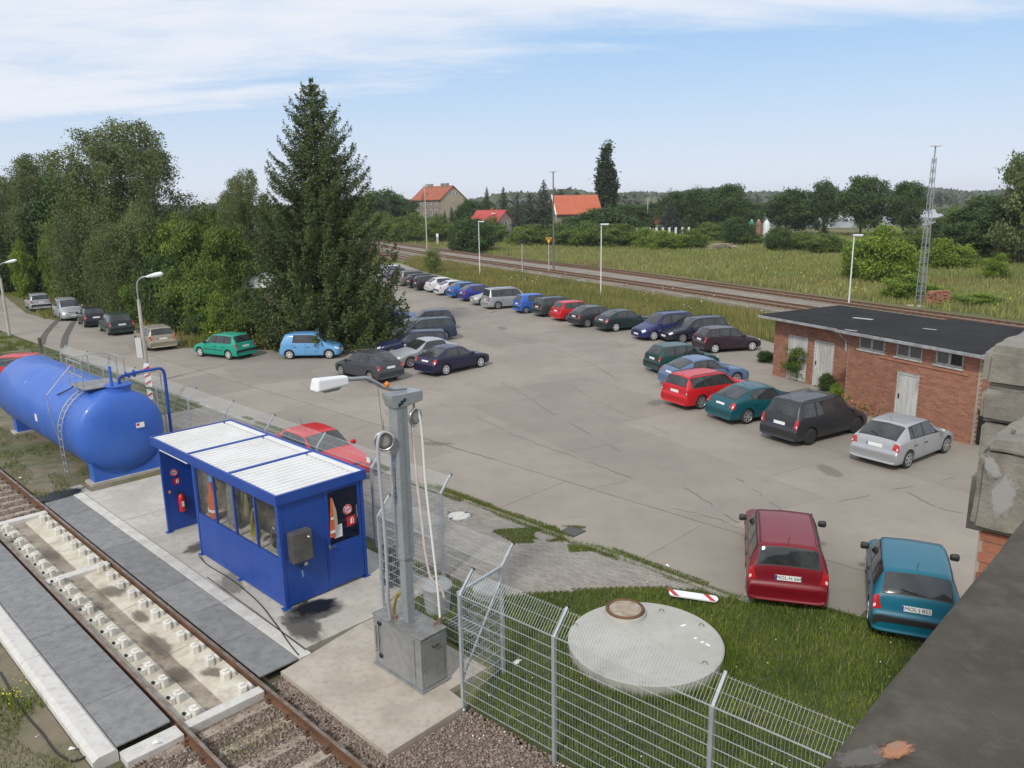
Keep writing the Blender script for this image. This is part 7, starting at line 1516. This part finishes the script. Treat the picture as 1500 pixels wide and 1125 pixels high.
# flowery bank between car park and tracks
cNb = [p for p in cN if 15 < p.y < 135]
edgeR = [(-16.0, 118), (-10.9, 101.5), (-4.4, 86.9), (-.8, 78.7), (3.4, 71.1), (6.8, 65.1), (10.1, 58.9), (14.2, 52.9), (16.1, 46), (16.5, 40.5), (19, 34)]
bank = [(p.x-3.6, p.y-1.6) for p in cNb]+[(60, 10), (30, 18)]+edgeR[::-1]
grass('bank_weeds', bank, 60, .25, .75, .05, g_verge, -.05, .4, clump=-2.2); grass('bank_weeds', bank, 26, .5, 1.15, .05, g_verge, -.05, .3, clump=.7)
cFb = [p for p in cF if p.y > 20]
far_edge = [(p.x+3.2, p.y+1.4) for p in cFb]
mead = far_edge+[(70, 12), (110, 60), (150, 130), (120, 175), (60, 195), (10, 205), (-30, 225), (-66, 262)]
near_m = [(x, y) for x, y in far_edge if y < 150]+[(60, 14), (90, 70), (75, 115), (30, 135), (-5, 150)]
grass('meadow_grass', near_m, 26, .3, .8, .075, g_mead, -.06, .4); grass('meadow_grass', mead, 9, .4, 1.0, .16, g_mead, -.06, .4)
grass('meadow_tufts', near_m, 5, .5, 1.2, .10, g_verge, -.06, .3, clump=.9)
cSb = [p for p in cS]; between = [(p.x+1.2, p.y) for p in cSb]+[(p.x-4.2, p.y-1) for p in cN if 96 < p.y < 240][::-1]
grass('siding_grass', between[:], 6, .1, .3, .10, g_verge, 0, .3)
leftb = [(-16.5, 118), (-11.5, 102), (-6, 90)]+[(p.x-2.8, p.y) for p in cSb if p.y > 88][::-1]+[(-70, 235), (-75, 180), (-24, 118)]
grass('far_bank_grass', leftb, 10, .3, .7, .12, g_verge, -.05, .4)
wood = [(-75, 60), (-52, 84), (-37.6, 62.5), (-34.5, 62.2), (-28, 58), (-22, 51.6), (-20, 48.5), (-16, 48.2), (-10.5, 48.5), (-8.2, 52), (-9.2, 60), (-10.2, 68), (-13, 80), (-19, 100), (-60, 110), (-90, 100)]
grass('wood_edge_grass', wood, 22, .3, .9, .07, g_verge, -.05, .4, clump=-1.2); grass('clearing_grass', [(-62, 86), (-50, 80), (-40, 66), (-30, 66), (-34, 80), (-50, 95)], 60, .15, .5, .06, LM('grass_sunny', (0.270, 0.286, 0.052), (0.347, 0.316, 0.075), (0.212, 0.241, 0.045)), -.05, .4)
# flowers: white umbels on the bank, yellow ragwort
def flowers(name, poly, n, mat, z0, z1, s, clump=0.0):
    P_ = np.array(poly); lo, hi = P_.min(0), P_.max(0); X_ = nrg.uniform(lo[0], hi[0], n); Y_ = nrg.uniform(lo[1], hi[1], n); ok = inside(poly, X_, Y_)
    if clump: ok &= (np.sin(X_*1.1+1.3*np.sin(Y_*.7))+np.sin(Y_*1.3+1.1*np.sin(X_*.9))) > clump
    X_, Y_ = X_[ok], Y_[ok]; k = len(X_); c = np.stack([X_, Y_, nrg.uniform(z0, z1, k)], 1)
    soup(name, leaves(c, unit(nrg.normal(size=(k, 3))*.3+np.array([0, -.3, 1])), nrg.uniform(s*.6, s*1.3, k), .9), None, mat, kind='stuff')
m_fw = M('flower_white', (.75, .76, .68), .8); m_fy = M('flower_yellow', (.70, .55, .03), .8)
flowers('white_flowers', bank, 5200, m_fw, .5, 1.1, .05, .6); flowers('yellow_flowers', bank, 1500, m_fy, .4, .9, .04, .3); flowers('yellow_flowers', near_m, 7000, m_fy, .5, .9, .06, .4); flowers('white_flowers', near_m, 1800, m_fw, .5, .9, .05, .7)
flowers('white_flowers', yp([(6.6, 5), (8.0, 5), (9, 9), (7.6, 9)]), 90, m_fw, -.1, .05, .015); grass('dry_stalks', LAWN, 45, .14, .32, .010, M('dry_stalk', (.30, .27, .12), .9), -.035, .7, hol); grass('lawn_weeds', LAWN, 260, .05, .12, .035, LM('weed_leaf', (.10, .17, .035), (.13, .19, .04), (.08, .14, .03)), -.02, .9, hol, clump=.5); flowers('white_flowers', LAWN, 160, m_fw, .06, .14, .012); flowers('yellow_flowers', yp([(4.9, 8.2), (5.6, 8.2), (5.6, 9.0), (4.9, 9.0)]), 130, m_fy, -.1, .06, .014); flowers('yellow_flowers', yp([(2.45, 14.9), (2.9, 14.9), (2.9, 15.6), (2.4, 15.6)]), 70, m_fy, .0, .15, .014); flowers('white_flowers', yp([(-1, 10), (2.7, 10), (2.7, 20), (-1, 20)]), 70, m_fw, -.08, .02, .018)
gy = G(392, 502); flowers('yellow_flowers', [(gy.x-3.5, gy.y-.6), (gy.x+1.0, gy.y-.6), (gy.x+1.0, gy.y+1.8), (gy.x-3.5, gy.y+1.8)], 260, m_fy, .3, .9, .05); flowers('yellow_flowers', [(-11.0, 46.6), (-6.5, 47.6), (-6.5, 50), (-11, 49)], 300, m_fy, .3, .9, .045)
grass('spruce_foot_weeds', [(-22, 48.2), (-16.6, 47.6), (-11, 46.6), (-7.6, 48.6), (-8.0, 52), (-12, 50), (-20, 51)], 130, .3, .9, .05, g_verge, -.05, .4)
gf = G(1283, 606); fx = thing('flower_bed', 'yellow and orange flowers in front of the brick wall', 'flowers', (gf.x, gf.y, 0))
n_ = 900; c = np.stack([nrg.normal(0, .55, n_), nrg.normal(0, .3, n_), np.abs(nrg.normal(.25, .2, n_))], 1); c[:, :2] = c[:, :2]@np.array([[-.40*1, .917], [.917, .40]])
soup('foliage', leaves(c, unit(nrg.normal(size=(n_, 3))+np.array([0, 0, .5])), nrg.uniform(.04, .09, n_)), nrg.uniform(-1, 1, n_), g_lawn, fx)
k = c[::4]+np.array([0, 0, .12]); soup('blossom', leaves(k, unit(nrg.normal(size=(len(k), 3))+np.array([0, -.4, .8])), nrg.uniform(.03, .055, len(k)), .9), None, M('flower_mix', (.65, .42, .03), .8, c2=(.50, .07, .02), sc=8), fx)
# small litter
for i, (px, py, s_) in enumerate(((105, 882+215, .05), (757, 970, .09), (978, 829, .07), (230, 1088, .06), (30, 700, .04))):
    gq = G(px, py, -.02); o = MB().add([(-s_, -s_*.5, 0), (s_, -s_*.6, .02), (s_*1.2, s_*.5, 0), (-s_*.7, s_*.6, .025), (0, 0, .04)], [(0, 1, 4), (1, 2, 4), (2, 3, 4), (3, 0, 4)]).build('litter', m_wpaint, loc=gq+Vector((0, 0, .0)), rz=i)
    tag(o, ('crumpled white paper by the bottom left edge beam', 'white scrap in the grass behind the mesh fence', 'white scrap lying on the kerb of the car park', 'white scrap lying by the sleepers end', 'white scrap at the left track')[i], 'litter')
cl_ = thing('cable', 'black cable looped on the bare ground in the bottom left corner', 'cable', TB(1.8, 13, -.08), TA)
pts = [G(px, py, -.09) for px, py in ((0, 985), (20, 1020), (40, 1050), (62, 1075), (80, 1100), (100, 1114), (118, 1113), (130, 1103), (131, 1092), (124, 1086))]
pts = [Vector(((p.x-TB(1.8, 13).x)*CT+(p.y-TB(1.8, 13).y)*ST, -(p.x-TB(1.8, 13).x)*ST+(p.y-TB(1.8, 13).y)*CT, 0)) for p in pts]
MB().tube(smooth(pts, 5), .014, 6).build('cable_run', m_black, cl_)
# thin summer haze: one closed box of even air round everything
hz = MB().b2(-1950, 1950, -60, 2260, -2.5, 32).build('haze', M('haze_air', (1, 1, 1), 1)); hz['kind'] = 'stuff'
hm = MATS['haze_air']; hm.node_tree.nodes.clear(); ho = hm.node_tree.nodes.new('ShaderNodeOutputMaterial'); hv = hm.node_tree.nodes.new('ShaderNodeVolumePrincipled'); hv.inputs['Color'].default_value = (.88, .93, 1, 1); hv.inputs['Density'].default_value = .0002; hv.inputs['Anisotropy'].default_value = .2; hm.node_tree.links.new(hv.outputs[0], ho.inputs['Volume'])
